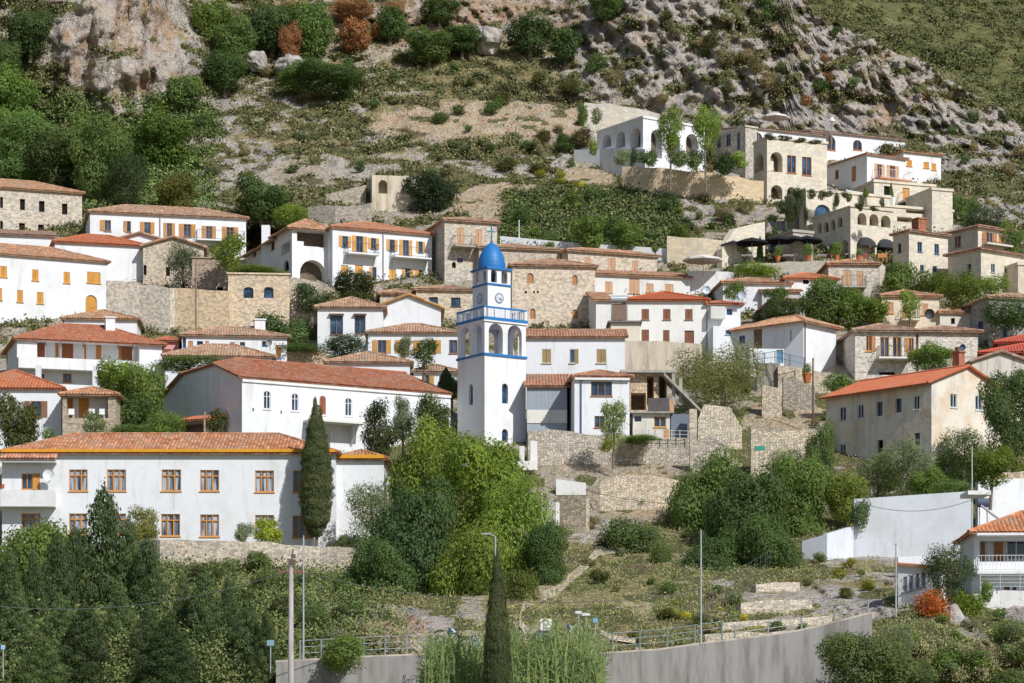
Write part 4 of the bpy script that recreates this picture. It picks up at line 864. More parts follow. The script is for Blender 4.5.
h = H('hotel_wing', 'cream hotel base with an orange door and tall slim cypress pots', 'hotel', 874, 935, 182, 215, 20, dep=6, roof_='flat', wall='ashlar', color=(.70, .65, .56), D=292, sh=OCHRE, fr=OCHRE, right='E 902.5 188 909.5 203; p 884 186 890 200')
balcony(h, 'R', 898, 933, 204, 1.6, 'bars', color=(.3, .3, .3), slab=(.7, .66, .6))
H('hotel_wing', 'plain beige stone hotel wing stepping up to the rocks', 'hotel', 868, 953, 205.5, 238, 20, dep=8, roof_='flat', wall='ashlar', color=(.70, .65, .56), D=289, right='l 906 208.5 926 213.5; l 897 217 912 222; m 939 221 943 225.5; m 945 222 949 226', fr=OCHRE)
H('hotel_wing', 'cream stone block to the right of the orange-door terrace', 'hotel', 932, 952.5, 190, 235, 20, dep=6, roof_='flat', wall='ashlar', color=(.70, .65, .56), D=293)
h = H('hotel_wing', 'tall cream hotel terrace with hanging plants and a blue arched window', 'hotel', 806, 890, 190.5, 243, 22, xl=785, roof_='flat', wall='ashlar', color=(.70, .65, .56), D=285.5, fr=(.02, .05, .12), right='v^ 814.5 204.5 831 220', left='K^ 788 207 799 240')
walls('pool_wall', 'low white wall around the hotel pool terrace', [(846, 189.5, 197), (872, 194, 199), (893, 197, 203)], 'plaster', (.8, .8, .8), D=284)
h = H('hotel_arcade', 'cream stone arcade with three small arches above two dark awnings, upper right', 'hotel', 850.5, 893, 207, 262, 28, xl=812.5, roof_='flat', wall='ashlar', color=(.70, .65, .56), D=277, par=.15,
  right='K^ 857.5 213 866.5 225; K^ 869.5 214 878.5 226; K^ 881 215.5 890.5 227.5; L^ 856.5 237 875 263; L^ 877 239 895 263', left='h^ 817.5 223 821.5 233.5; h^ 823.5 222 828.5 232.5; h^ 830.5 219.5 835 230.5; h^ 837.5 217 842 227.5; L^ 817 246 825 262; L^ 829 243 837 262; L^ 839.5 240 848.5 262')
f = h.R
for a, b, y in ((856.5, 874.5, 237), (876.5, 894.5, 239)):
    u0, u1 = f.u(a), f.u(b); mb = MB(); z = f.z(u0, y + 9); r = (u1 - u0) / 2; cm = (u0 + u1) / 2; ry = f.z(u0, y) - z + .1
    for i in range(8):
        t0, t1 = math.pi * i / 8, math.pi * (i + 1) / 8
        for k2 in range(4):
            s0, s1 = k2 / 4 * math.pi / 2, (k2 + 1) / 4 * math.pi / 2
            q = lambda t, s_: f.P(cm - r * math.cos(t), z + ry * math.sin(t) * math.cos(s_), -.01 - .9 * math.sin(s_) * math.sin(t) ** .5)
            mb.face([q(t0, s0), q(t1, s0), q(t1, s1), q(t0, s1)])
    mb.build('awning', M['cloth'], h.root, (.06, .06, .065))
    mb = MB(); mb.face([f.P(u0 + .1, z - 2.0, .8), f.P(u1 - .1, z - 2.0, .8), f.P(u1 - .1, z - .2, .8), f.P(u0 + .1, z - .2, .8)]); mb.build('door', M['paint'], h.root, (.03, .08, .16))
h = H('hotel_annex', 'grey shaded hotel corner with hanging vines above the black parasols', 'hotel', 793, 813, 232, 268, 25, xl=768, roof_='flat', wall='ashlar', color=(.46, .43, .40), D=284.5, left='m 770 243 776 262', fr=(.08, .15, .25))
h = H('stone_house', 'square cream stone house with four blue windows and a brick chimney below the hotel', 'house', 909, 948, 230.5, 290, 32, xl=893, roof_='hip', pitch=13, wall='ashlar', color=(.70, .65, .56), rc=(.40, .22, .16, 1), D=270, fr=(.10, .16, .26),
  right='w 917.5 242 922 252; w 934.5 244 939 254; w 920 265 924 271.5; w 933 266 937 271', left='w 898 243.5 901 252.5; w 898 262 901 268')
chimney(h, 922.5, 219, 233, 1.1, 2.4, color=(.45, .19, .11), mat='stone')
h = H('stone_house', 'upper storey of the big cream house with orange shutters, right edge', 'house', 978, 1012, 226, 262, 33, xl=929, roof_='hip', pitch=15, wall='ashlar', color=(.70, .65, .56), rc=(.46, .24, .17, .9), D=273, sh=(.55, .26, .10), fr=(.45, .2, .1), ov=.6, right='o 982.5 232.5 996.5 245; s 998.5 235 1004 246', left='m 954.5 236 961 247')
balcony(h, 'R', 982, 1008, 245, .8, color=(.2, .15, .12))
h = H('stone_house', 'lower storey of the big cream house with a broad tiled skirt roof, right edge', 'house', 981, 1040, 248, 300, 36, xl=948, roof_='hip', pitch=12, wall='ashlar', color=(.70, .65, .56), rc=(.46, .24, .17, .9), D=268, ov=.6, fr=(.3, .35, .35), right='w 991 264 995 272.5; w 1004.5 266 1008 271', left='v 967 264 971 273.5')
h = H('village_house', 'pale cream cube house at the right edge above the ivy', 'house', 1018, 1080, 265, 300, 20, xl=1006, roof_='flat', wall='ashlar', color=(.66, .60, .50), D=263)
h = H('village_house', 'small tiled cottage half hidden by lime green trees, right', 'house', 940, 972, 312, 338, 6, dep=5, roof_='hip', pitch=20, rc=TERRA, D=250, color=(.66, .62, .54), right='p 951 318 955 324')
# ------------------------------------------------------------------ lower right
h = H('village_house', 'white balcony house with a terracotta roof and striped awning at the lower right edge', 'house', 974, 1085, 531, 606, -4, dep=8, roof_='hip', pitch=25, rc=(.55, .22, .10, .8), D=158, sh=(.32, .12, .06), fr=(.7, .7, .7), color=(.76, .775, .80), ov=.55,
  right='l 979.5 540 1060 561.5; s 989 587.5 991.5 593.5; D 1004 586.5 1010 595; v 1012.5 587 1016.5 593', left='')
f = h.R; O2 = h.O + h.e2 * 1.5; f2 = Face((O2.x, O2.y), (h.e1.x, h.e1.y), h.W, h.zb, h.ze)
for a, b, c_ in ((981, 985, (.36, .17, .10)), (994, 1003, (.42, .16, .07))):
    u0, u1 = f2.u(a), f2.u(b); z0 = f2.z(u0, 561); child('door', shutter_mesh(u1 - u0, 1.35), h.root, f2, u0, z0, -.05, c_, h.root)
u0, u1 = f2.u(1006), f2.u(1026); z0 = f2.z(u0, 560); wn = child('window', frame_mesh('w', u1 - u0, 1.2), h.root, f2, u0, z0, -.14, (.75, .75, .75), h.root); sub('pane', pane_mesh(u1 - u0, 1.2, 'glass'), wn, (0, -.06, 0), (1, 1, 1))
balcony(h, 'R', 975.5, 1070, 572, 1.0, 'bars', color=(.62, .62, .62), slab=(.8, .8, .8), rh=.95)
mb = MB(); u0 = f.u(975); z = f.z(u0, 534.5); mb.box(f.P(u0, z - .14, -.01), f.d * 6.5, f.n * 1.15, (0, 0, .14)); mb.build('awning', M['plaster'], h.root, (.8, .8, .8))
walls('garden_wall', 'white railed terrace wall below the lower right balcony house', [(980, 587, 607), (1000, 590, 608), (1060, 592, 612)], 'plaster', (.78, .78, .78), D=154)
t = thing('railing', 'pale blue metal railing on the terrace wall of the lower right house', 'railing', pt(980, 588, 153.8)); mb = MB()
for k in range(4): mb.tube((0, 0, .1 + k * .22), (5, 0, .1 + k * .22), .022, 4)
mb.build('rails', M['paint'], t, (.45, .52, .52), off=(0, 0, 0))
for k in range(5):
    mb = MB(); mb.tube((k * 1.2, 0, -.1), (k * 1.2, 0, .9), .03, 5); mb.build('post', M['paint'], t, (.45, .52, .52), off=(0, 0, 0))
h = H('garden_house', 'small white house with grey shuttered windows beside the orange flowering bush', 'house', 930, 946, 567, 612, 62, xl=898, roof_='mono', pitch=6, rc=(.5, .2, .1, .6), D=157, color=(.78, .78, .79), sh=(.25, .27, .30), fr=(.3, .3, .32), ov=.3, left='s 903 577 907 592; s 909 575.5 913 590.5; s 915.5 573.5 919.5 588.5; s 921.5 572 925.5 586.5')
walls('terrace_wall', 'big white boundary wall above the weedy rock bank, lower right', [(854, 499, 541), (972, 491, 547)], 'plaster', (.76, .79, .84), D=[180, 173.5], t=.5)
walls('terrace_wall', 'low sloping white wall to the left of the big white boundary wall', [(802, 541, 550), (827, 534, 546), (854, 526, 543)], 'plaster', (.66, .69, .74), D=[179.5, 177, 180])
walls('terrace_wall', 'white wall with stone coping behind the terracotta roof, lower right edge', [(978, 480, 505), (1060, 477, 500)], 'plaster', (.78, .79, .82), D=175)
walls('terrace_wall', 'low stone wall on top of the white wall, lower right edge', [(980, 473, 481), (1060, 469, 478)], 'stone', (.6, .5, .38), D=176.5)
solid('canopy_slab', 'white concrete slab canopy at the end of the big white boundary wall', 'canopy', 968, 991, 490.5, 494.5, 3.0, 'plaster', (.8, .8, .8), D=169.5)
walls('terrace_wall', 'short white wall piece above the small garden house, lower right', [(898, 557, 566), (920, 556, 565), (934, 555, 564)], 'plaster', (.74, .75, .78), D=160)
t = thing('solar_heater', 'solar water heater with a round tank tilted on the terracotta roof at the lower right', 'solar heater', pt(983, 510, 159)); mb = MB(); mb.tube((-.35, 0, .45), (.35, 0, .45), .28, 12); mb.build('tank', M['paint'], t, (.08, .10, .16), off=(0, 0, 0))
mb = MB(); mb.box((-.2, -.3, .25), (1.55, -.1, -1.2), (.05, .5, 0), (.05, 0, .07)); mb.build('panel', M['metal'], t, (.5, .53, .58), off=(0, 0, 0))
mb = MB(); mb.tube((-.2, .1, -1.2), (-.2, .1, .3), .03); mb.tube((.3, .1, -1.2), (.25, .1, .3), .03); mb.build('stand', M['metal'], t, (.5, .5, .5), off=(0, 0, 0))
# ------------------------------------------------------------------ ruins, retaining walls
h = H('ruin', 'roofless sandy ruin with a round niche on the slope', 'ruin', 372, 421, 175, 215, 8, xl=367, roof_=None, wall='concrete', color=(.66, .57, .44), D=296, right='l^ 378.5 180 387.5 193.5')
walls('ruin_wall', 'broken pale wall on the slope left of the sandy ruin', [(326, 194, 206), (350, 190, 207), (366, 184, 207)], 'rough', (.56, .50, .42), t=.8)
walls('ruin_wall', 'old stone terrace wall in the scrub below the sandy ruin', [(308, 205, 222), (335, 204, 226), (372, 203, 224)], 'rough', (.46, .42, .37), t=.8)
h = H('stone_house', 'flat-roofed stone building with two arched windows under trailing greenery', 'house', 228, 289.5, 274, 336, 5, dep=8, roof_='flat', par=.15, wall='stone', color=(.68, .57, .44), D=253, right='v~ 243.5 287 253.5 298; v~ 264 287 273.5 298')
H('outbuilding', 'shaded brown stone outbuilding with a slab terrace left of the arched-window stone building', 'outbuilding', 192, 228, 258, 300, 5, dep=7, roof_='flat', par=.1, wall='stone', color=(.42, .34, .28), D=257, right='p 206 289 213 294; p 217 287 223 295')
walls('retaining_wall', 'whitewashed crumbling retaining wall under the left white houses', [(106, 283, 330), (140, 285, 332), (170, 287, 336)], 'rough', (.74, .69, .62), D=256, t=1)
walls('retaining_wall', 'golden stone retaining wall left of the arched-window stone building', [(170, 288, 330), (200, 290, 336), (229, 291, 338)], 'stone', (.74, .60, .43), D=252, t=1)
walls('retaining_wall', 'rough beige wall below the villa arches', [(289, 278, 330), (322, 284, 330)], 'rough', (.60, .55, .47), D=255, t=.8)
walls('garden_wall', 'stone garden wall between the tiled roofs and the green hedge, centre left', [(286, 351, 366), (326, 350, 366)], 'stone', (.58, .46, .33), D=240)
walls('retaining_wall', 'long rubble retaining wall under the long lower building and the cypress', [(120, 539, 562), (160, 540, 570), (250, 542, 573), (320, 546, 574), (374, 549, 577)], 'stone', (.72, .64, .54), D=181, t=.8)
walls('retaining_wall', 'wide grey dry-stone terrace wall below the cube house, centre', [(528, 431, 468), (570, 432, 467), (620, 434, 466), (680, 438, 466), (728, 441, 468)], 'rough', (.56, .51, .45), D=209, t=1)
walls('retaining_wall', 'beige concrete retaining wall below the brown shutter house', [(624, 341, 374), (660, 341, 374), (702, 344, 374)], 'concrete', (.60, .52, .42), D=239, t=.8)
walls('retaining_wall', 'sandy terrace wall with a fence on its slope, centre', [(586, 488, 512), (600, 480, 514), (650, 476, 512), (684, 482, 505)], 'rough', (.66, .57, .46), D=201, t=.8)
walls('retaining_wall', 'cream smooth retaining wall with a big dark awning arch below the hotel', [(667, 237, 266), (700, 238, 268), (722, 240, 268)], 'ashlar', (.68, .60, .47), D=280, t=.6)
walls('retaining_wall', 'light stone wall with a rounded top left of the hotel terraces', [(722, 250, 272), (735, 228, 268), (765, 222, 262)], 'ashlar', (.70, .65, .56), D=287, t=.8)
walls('retaining_wall', 'beige rubble wall left of the stained orange-roofed building', [(751, 431, 472), (790, 430, 474), (829, 432, 476)], 'rough', (.66, .58, .46), D=205, t=.8)
walls('retaining_wall', 'sunlit rubble wall below the spreading olive tree', [(698, 418, 440), (704, 405, 440), (730, 408, 436), (742, 424, 434)], 'rough', (.68, .62, .52), D=214, t=.8)
walls('retaining_wall', 'grey rubble wall at the foot of the terrace, right of centre', [(690, 443, 472), (730, 442, 470)], 'rough', (.58, .52, .45), D=206, t=.8)
walls('retaining_wall', 'concrete terrace wall carrying the blue railing', [(757, 363, 384), (780, 363, 386)], 'concrete', (.34, .31, .28), D=231.5, t=.6)
walls('retaining_wall', 'light stone wall under the right part of the blue railing', [(778, 366, 386), (808, 368, 386), (832, 374, 388)], 'stone', (.60, .52, .42), D=231, t=.6)
walls('garden_wall', 'small stone terrace wall with a flower pot above, right of the olive tree', [(762, 387, 408), (782, 386, 410)], 'rough', (.60, .54, .45), D=224, t=.6)
walls('garden_wall', 'mossy wall at the top of the rubble heap, right of centre', [(783, 378, 400), (815, 384, 402)], 'rough', (.42, .38, .33), D=226, t=.6)
walls('garden_wall', 'white parapet on the terraced lane below the peach-shuttered stone house', [(688, 271, 281), (706, 271, 281), (734, 272, 281)], 'plaster', (.74, .75, .76), D=264)
walls('restaurant_terrace', 'long pale terrace edge with terracotta pots in front of the hotel arcade', [(734, 264, 274), (775, 262.5, 272), (828, 261, 270), (880, 262, 272)], 'ashlar', (.66, .62, .54), D=[272, 270, 268, 266], t=2.5, cat='terrace')
# stepped stone walls by the road, and the concrete wall of the road
for a, l in (([(705, 634, 646), (745, 632.5, 645), (787, 630, 641)], 'lowest of the four stepped stone walls beside the road'), ([(722, 621.5, 630), (778, 619, 627.5), (832, 615.5, 624)], 'second stepped stone wall above the road, broken by bushes'),
             ([(741, 602.5, 615), (770, 600.5, 613), (812, 598, 610)], 'third stepped stone wall, the tallest light one beside the road'), ([(756, 584.5, 594), (775, 583, 592.5), (800, 581, 590)], 'topmost and shortest of the stepped stone walls beside the road')):
    walls('stepped_wall', l, a, 'stone', (.62, .56, .48), group='stepped stone walls by the road', t=.6)
walls('retaining_wall', 'tall stained concrete wall holding up the road, lower right', [(586, 655, 700), (620, 652.5, 700), (660, 650, 700), (700, 644, 700), (760, 637, 700), (800, 631, 700), (835, 622.5, 700), (872, 613, 700)], 'concrete', (.33, .315, .30), D=[142] * 8, t=.5)
walls('retaining_wall', 'stained concrete road wall with a large bush hanging over it, lower left of centre', [(276, 662, 700), (330, 659, 700), (380, 656.5, 700), (425, 655, 700), (470, 655, 700), (520, 655, 700), (586, 655, 700)], 'concrete', (.33, .315, .30), D=[142] * 7, t=.5)
for nm, lb, a in (('cliff_wall', 'pale cut stone pillar wall under the terrace end, centre', [(541, 500, 530), (556, 502, 532)]),):
    walls('retaining_wall', lb, a, 'plaster', (.74, .72, .68), t=.6)
walls('terrace_wall', 'white wall end above the narrow path, centre', [(556, 479, 497), (586, 483, 497)], 'plaster', (.74, .73, .70), D=200)
walls('retaining_wall', 'beige stone wall below the white wall end, centre', [(556, 496, 530), (586, 497, 535)], 'rough', (.60, .52, .42), D=199.5)
# concrete skeleton building, centre right
h = H('unfinished_building', 'unfinished concrete skeleton with a slab roof and leaning posts above a white shack', 'building', 630, 667, 373.5, 440, 3, dep=5, roof_=None, wall='rough', color=(.62, .50, .36), D=217, right='L 647 376 654 405; L 659 376 667 405; L 631 393 646 410')
mb = MB(); mb.box(h.O + Vector((-.8, -.8, h.ze + .003)), h.e1 * (h.W + 1.6), h.e2 * 6, (0, 0, .22)); mb.build('roof_slab', M['concrete'], h.root, (.42, .40, .36))
mb = MB(); mb.box(pt(664, 375, 216) , (4.2, 0, -4.2), (0, 3, 0), (0, 0, .25)); mb.build('stair_slab', M['concrete'], h.root, (.42, .39, .34))
for px in (672, 679):
    mb = MB(); mb.box(pt(px, 405, 216.5), (.28, 0, 0), (0, .28, 0), (0, 0, 2.3 if px > 675 else 2.7)); mb.build('column', M['concrete'], h.root, (.4, .38, .34))
h = H('shack', 'white shack with a small dark window and an orange-framed window under the concrete skeleton', 'shack', 633, 670, 413.5, 436, 2, dep=4, roof_=None, D=212, color=(.66, .63, .57), fr=(.55, .3, .08), right='v 634.5 416 641.5 421.5; m 654 416.5 666 427; ')
mb = MB(); mb.box(h.O + Vector((-.3, -.4, h.ze + .003)), h.e1 * (h.W + .6), h.e2 * 4.4, (0, 0, .13)); mb.build('roof_slab', M['concrete'], h.root, (.40, .36, .32))
h = H('shack', 'low blue-grey shed with a plastic sheet beside the white shack', 'shack', 671, 690, 414, 440, 2, dep=4, roof_=None, D=212.5, color=(.16, .19, .24), wall='paint')
solid('panel', 'dark board screen in front of the concrete skeleton', 'screen', 648, 669, 398, 411.5, .1, 'wood', (.10, .09, .09), D=213)
solid('board', 'orange painted board leaning by the shack fence', 'board', 663.5, 669, 429, 438.5, .08, 'wood', (.55, .28, .10), D=209.4)
solid('board', 'peach painted door board next to the dark board screen', 'board', 669.5, 674, 400, 413, .08, 'wood', (.55, .33, .18), D=213)
solid('pillar', 'pale stone gate pillar right of the blue-grey shed', 'pillar', 689.5, 697, 409, 440, .6, 'stone', (.62, .54, .44), D=211)
solid('pillar', 'square white gate pillar at the right of the bell tower foot', 'pillar', 530.5, 537.5, 441, 466, .6, 'plaster', (.76, .74, .7), D=206)
solid('pillar', 'slim white gate pillar near the bell tower foot', 'pillar', 519.5, 524.5, 446, 466, .5, 'plaster', (.70, .68, .64), D=206.3)
solid('parapet', 'low white parapet between the gate pillars at the tower foot', 'wall', 513, 537.5, 461, 470, .4, 'plaster', (.76, .75, .72), D=205.4)
# ------------------------------------------------------------------ bell tower
D0 = 214.0; th = R(34); e1 = Vector((math.cos(th), math.sin(th), 0)); e2 = Vector((-math.sin(th), math.cos(th), 0))
C0 = Vector(((484.6 - CX) / F * D0, D0, 0)); zz = lambda py: (VH - py) / F * D0
kr = (525.8 - CX) / F; TW = (kr * C0.y - C0.x) / (e1.x - kr * e1.y)
tower = thing('bell_tower', 'tall white bell tower with blue bands, clocks and a blue dome', 'bell tower', (C0.x, C0.y, zz(475)))
def sq(o, w, zb, zt):
    a = Face((o.x, o.y), e1, w, zb, zt); b = Face((o + e2 * w).to_tuple()[:2], -e2, w, zb, zt)
    c = Face((o + e1 * w + e2 * w).to_tuple()[:2], -e1, w, zb, zt); d = Face((o + e1 * w).to_tuple()[:2], e2, w, zb, zt)
    return [a, b, c, d]
SHW = (.77, .775, .79); BL = (.015, .17, .44)
fs = sq(C0, TW, zz(475) - 3, zz(355)); zf = fs[0].z
for k, (f, sp) in enumerate(zip(fs, ('v^ 502 383.5 508 403.5; v^ 502 429 508 442', 'v^ 468.8 384 472.8 405', '', ''))):
    openings(tower, f, sp, (.3, .2, .1), (.5, .5, .5))
mb = MB()
for f in fs: wall_face(mb, f)
mb.build('shaft', M['plaster'], tower, SHW)
def band(o, w, z, t, ext, color=BL, name='blue_band', solid_=True):
    mb = MB(); q = o - e1 * ext - e2 * ext; mb.box((q.x, q.y, z), e1 * (w + 2 * ext), e2 * (w + 2 * ext), (0, 0, t)); return mb.build(name, M['paint'], tower, color)
band(C0, TW, zz(355) + .001, .2, .1)
# open arcade
zA = zz(355) + .202; zB = zz(321)
fs = sq(C0, TW, zA, zB)
for f in fs:
    for a, b in ((.10, .44), (.56, .90)): f.holes.append((f.w * a, f.w * b, zA + .02, zA + 2.55, 1, .42, False))
mb = MB()
for f in fs: wall_face(mb, f)
# inner skin so the piers have thickness
q = C0 + e1 * .42 + e2 * .42
for f in sq(q, TW - .84, zA, zB):
    for a, b in ((.0285, .4255), (.5745, .9715)): f.holes.append((f.w * a, f.w * b, zA + .02, zA + 2.55, 1, .005, False))
    wall_face(mb, f)
mb.build('arcade', M['plaster'], tower, SHW)
# balcony
zb_ = zz(316.8); band(C0, TW, zB + .001, zb_ - zB - .22, .12, SHW, 'balcony_slab'); band(C0, TW, zb_ - .216, .26, .13)
zr = zz(307.2); wq = TW + .14; qo = C0 - e1 * .07 - e2 * .07
mbr = MB(); mbp = MB()
for f in sq(qo, wq, zb_ + .05, zr):
    mbr.box(f.P(-.0, zr, 0) , f.d * (f.w - .13), -f.n * .12, (0, 0, .14))
    for i in range(0, 5): mbp.box(f.P(min(i * f.w / 4, f.w - .2), zb_ + .05, .005), f.d * (.16 if i in (0, 4) else .1), -f.n * .12, (0, 0, zr - zb_ - .052))
    for i in range(24):
        u = (i + .5) * f.w / 24; mbp.tube(f.P(u, zb_ + .05, .06), f.P(u, zr - .002, .06), .035, 5)
rail = mbr.build('balustrade', M['paint'], tower, BL); b_ = mbp.build('balusters', M['plaster'], tower, SHW)
# upper body with clocks
w2 = TW * .555; off = (TW - w2) / 2; C2 = C0 + e1 * off + e2 * off
z3 = zb_ + .05; k_ = 1 + off * (e1.y + e2.y) / D0; zq = lambda py: (VH - py) / F * D0 * k_
fs = sq(C2, w2, z3, zq(284.5)); mb = MB()
for f in fs: wall_face(mb, f)
mb.build('clock_storey', M['plaster'], tower, SHW)
for f in fs:
    c = f.P(f.w / 2, zq(296.8), -.01); n = 24; r = .44; q = lambda a, rr, d: c + f.d * (math.cos(a) * rr) + Vector((0, 0, math.sin(a) * rr)) + f.n * d
    mb = MB(); mb.face([q(2 * math.pi * i / n, r * .8, .035) for i in range(n)]); dial = mb.build('clock_dial', M['paint'], tower, (.62, .66, .70))
    mb = MB()
    for i in range(n):
        a, b = 2 * math.pi * i / n, 2 * math.pi * (i + 1) / n
        mb.face([q(a, r * .78, .04), q(b, r * .78, .04), q(b, r, .04), q(a, r, .04)]); mb.face([q(a, r, .04), q(b, r, .04), q(b, r, 0), q(a, r, 0)])
    mb.build('rim', M['paint'], dial, (.20, .26, .33), off=tower.location)
    mb = MB()
    for i in range(12):
        a = math.pi * i / 6; mb.box(q(a, r * .60, .038) - f.d * .015, f.d * .03, f.n * .004, (0, 0, .05))
    for a, l, wd in ((-.55, .30, .05), (-.95, .20, .06)):
        d = f.d * math.cos(a) + Vector((0, 0, math.sin(a))); s_ = f.d * -math.sin(a) + Vector((0, 0, math.cos(a)))
        o = c + f.n * .045 - s_ * wd / 2 - d * .05; mb.box(o, d * (l + .05), s_ * wd, f.n * .01)
    mb.build('clock_hand', M['paint'], dial, (.05, .07, .10), off=tower.location)
band(C2, w2, zq(284.5) + .001, .16, .07)
# belfry
z4 = zq(284.5) + .162; z5 = zq(268.5)
fs = sq(C2, w2, z4, z5)
for f in fs:
    for a, b in ((.14, .40), (.60, .86)): f.holes.append((f.w * a, f.w * b, z4 + .08, z4 + 1.18, 1, .25, False))
mb = MB()
for f in fs: wall_face(mb, f)
mb.build('belfry', M['plaster'], tower, SHW)
band(C2, w2, z5 + .001, .17, .14)
cc = C2 + e1 * w2 / 2 + e2 * w2 / 2; zc = z5 + .172; rd = w2 * .50; hd = 2.28
prof = [(rd * 1.0, 0), (rd * 1.01, hd * .12), (rd * .985, hd * .28), (rd * .93, hd * .42), (rd * .83, hd * .57), (rd * .69, hd * .71), (rd * .52, hd * .84), (rd * .33, hd * .93), (rd * .16, hd * .985), (.12, hd), (.12, hd + .14), (0, hd + .15)]
mb = MB(); mb.lathe((cc.x, cc.y, zc), prof, 32); dm = mb.build('dome', M['paint'], tower, (.018, .17, .46), smooth=True)
mb = MB(); t_ = Vector((cc.x, cc.y, zc + hd + .1)); mb.box(t_ - e1 * .045 - e2 * .045, e1 * .09, e2 * .09, (0, 0, 1.35)); mb.box(t_ - e1 * .38 - e2 * .04 + Vector((0, 0, .82)), e1 * .334, e2 * .08, (0, 0, .09)); mb.box(t_ + e1 * .046 - e2 * .04 + Vector((0, 0, .82)), e1 * .334, e2 * .08, (0, 0, .09))
mb.build('cross', M['paint'], tower, (.03, .25, .38))
mb = MB(); mb.lathe((cc.x, cc.y, z4 + .35), [(.0, .55), (.14, .52), (.2, .3), (.3, .05), (.3, 0), (.0, .02)], 14); mb.build('bell', M['metal'], tower, (.12, .12, .10), smooth=True)
# ------------------------------------------------------------------ vegetation
def fast_mesh(name, V_, Q, mat, rnd=None, smooth=False):
    me = bpy.data.meshes.new(name); V_ = np.asarray(V_, np.float32); Q = np.asarray(Q, np.int32); k = Q.shape[1]
    me.vertices.add(len(V_)); me.vertices.foreach_set('co', V_.ravel())
    me.loops.add(Q.size); me.loops.foreach_set('vertex_index', Q.ravel())
    me.polygons.add(len(Q)); me.polygons.foreach_set('loop_start', np.arange(0, Q.size, k, dtype=np.int32))
    me.update(calc_edges=True); me.materials.append(mat)
    if rnd is not None:
        at = me.attributes.new('rnd', 'FLOAT', 'FACE'); at.data.foreach_set('value', np.asarray(rnd, np.float32))
    return me
def unit(v): return v / np.maximum(np.linalg.norm(v, axis=-1, keepdims=True), 1e-9)
def leaves(P, Nn, size, g_, stretch=1.0, up=0.0, jit=.40):
    """one rhombic leaf cluster per point, facing roughly along Nn"""
    n = len(P); a = unit(Nn + g_.normal(0, jit, (n, 3)) + np.array([0, -.1, .25])); t = unit(np.cross(a, g_.normal(0, 1, (n, 3)) + np.array([0, 0, up]))); b = np.cross(a, t)
    if up: t, b = b, t
    s = (size * g_.uniform(.55, 1.35, n))[:, None]
    q = np.stack([P - t * s, P - b * s * .55 * stretch + t * s * .1, P + t * s, P + b * s * .55 * stretch - t * s * .1], 1)
    return q.reshape(-1, 3), np.arange(n * 4).reshape(n, 4)
def crown(name, blobs, n, size, seed, stretch=1.0, up=0.0, shell=.24, lump=.35):
    """blobs: (x, y, z, rx, ry, rz); returns a mesh of leaf clusters lying through the outer part of every blob"""
    g_ = np.random.default_rng(seed); B = np.array(blobs, float); area = (B[:, 3] * B[:, 5]) ** 1.0; k = g_.choice(len(B), n, p=area / area.sum()); b = B[k]
    d = unit(g_.normal(0, 1, (n, 3))); r = 1 - np.abs(g_.normal(0, shell, n)); r = np.clip(r, .1, 1.12)
    w = vnoise(d[:, 0] * 2.2 + k * 7.1, d[:, 1] * 2.2, d[:, 2] * 2.2, seed) - .5
    w2 = vnoise(d[:, 0] * 6 + k * 3.1, d[:, 1] * 6, d[:, 2] * 6, seed + 3) - .5
    r = r * (1 + w * lump * 1.6 + w2 * lump)
    P = b[:, :3] + d * r[:, None] * b[:, 3:6]
    # drop the leaves that lie deep inside another blob
    keep = np.ones(n, bool)
    for i in range(len(B)):
        q = np.sqrt((((P - B[i, :3]) / B[i, 3:6]) ** 2).sum(1)); keep &= (q > .55) | (k == i) & (q > .3)
    P = P[keep]; d = d[keep]; kk = k[keep]
    for a in (0, 1, 2):
        lo_, hi_ = np.percentile(P[:, a], 1.0), np.percentile(P[:, a], 99.0); P[:, a] = (P[:, a] - (lo_ + hi_) / 2) * (2 / (hi_ - lo_))
    V_, Q = leaves(P, d, size, g_, stretch, up)
    tone = g_.random(len(B))[kk] * .35 + g_.random(len(P)) * .45 + (vnoise(P[:, 0] / size * .12, P[:, 1] / size * .12, P[:, 2] / size * .12, seed + 9)) * .35 - .08
    return fast_mesh(name, V_, Q, M['leaf'], np.clip(tone, 0, 1))
def bl_round(seed, n=9, flat=.8):
    r = random.Random(seed); B = [(0, 0, .0, .62, .62, .62 * flat), (.1, 0, -.5, .6, .6, .34), (-.15, .1, -.42, .55, .55, .3)]
    for i in range(n):
        a = 2 * math.pi * i / n + r.uniform(-.4, .4); e = r.uniform(-.5, .95); q = .56 * math.cos(e * 1.1); s = r.uniform(.26, .42)
        B.append((math.cos(a) * q, math.sin(a) * q, e * .58 * (flat if e > 0 else .8), s, s, s * .85))
    return B
def bl_column(seed, n=11, r0=.3):
    r = random.Random(seed); B = []
    for i in range(n):
        t = i / (n - 1); w = float(np.interp(t, [0, .08, .3, .55, .8, .93, 1], [.55, .85, 1, .86, .55, .32, .12]))
        B.append((r.uniform(-.05, .05), r.uniform(-.05, .05), -1 + 2 * t, w * .95, w * .95, .17))
    return B
def bl_cedar(seed, n=64):
    r = random.Random(seed); B = [(0, 0, -.2, .3, .3, .85), (0, 0, .93, .05, .05, .16), (0, 0, .8, .1, .1, .2)]
    for i in range(n):
        t = (i + .5) / n; w = .95 * (1 - t) ** .75 + .03; a = i * 2.4 + r.uniform(-.3, .3); q = w * r.uniform(.45, .8); s = .09 + .13 * (1 - t)
        B.append((math.cos(a) * q, math.sin(a) * q, -1 + 2 * t - .05, s * 1.25, s * 1.25, s * .8))
    return B
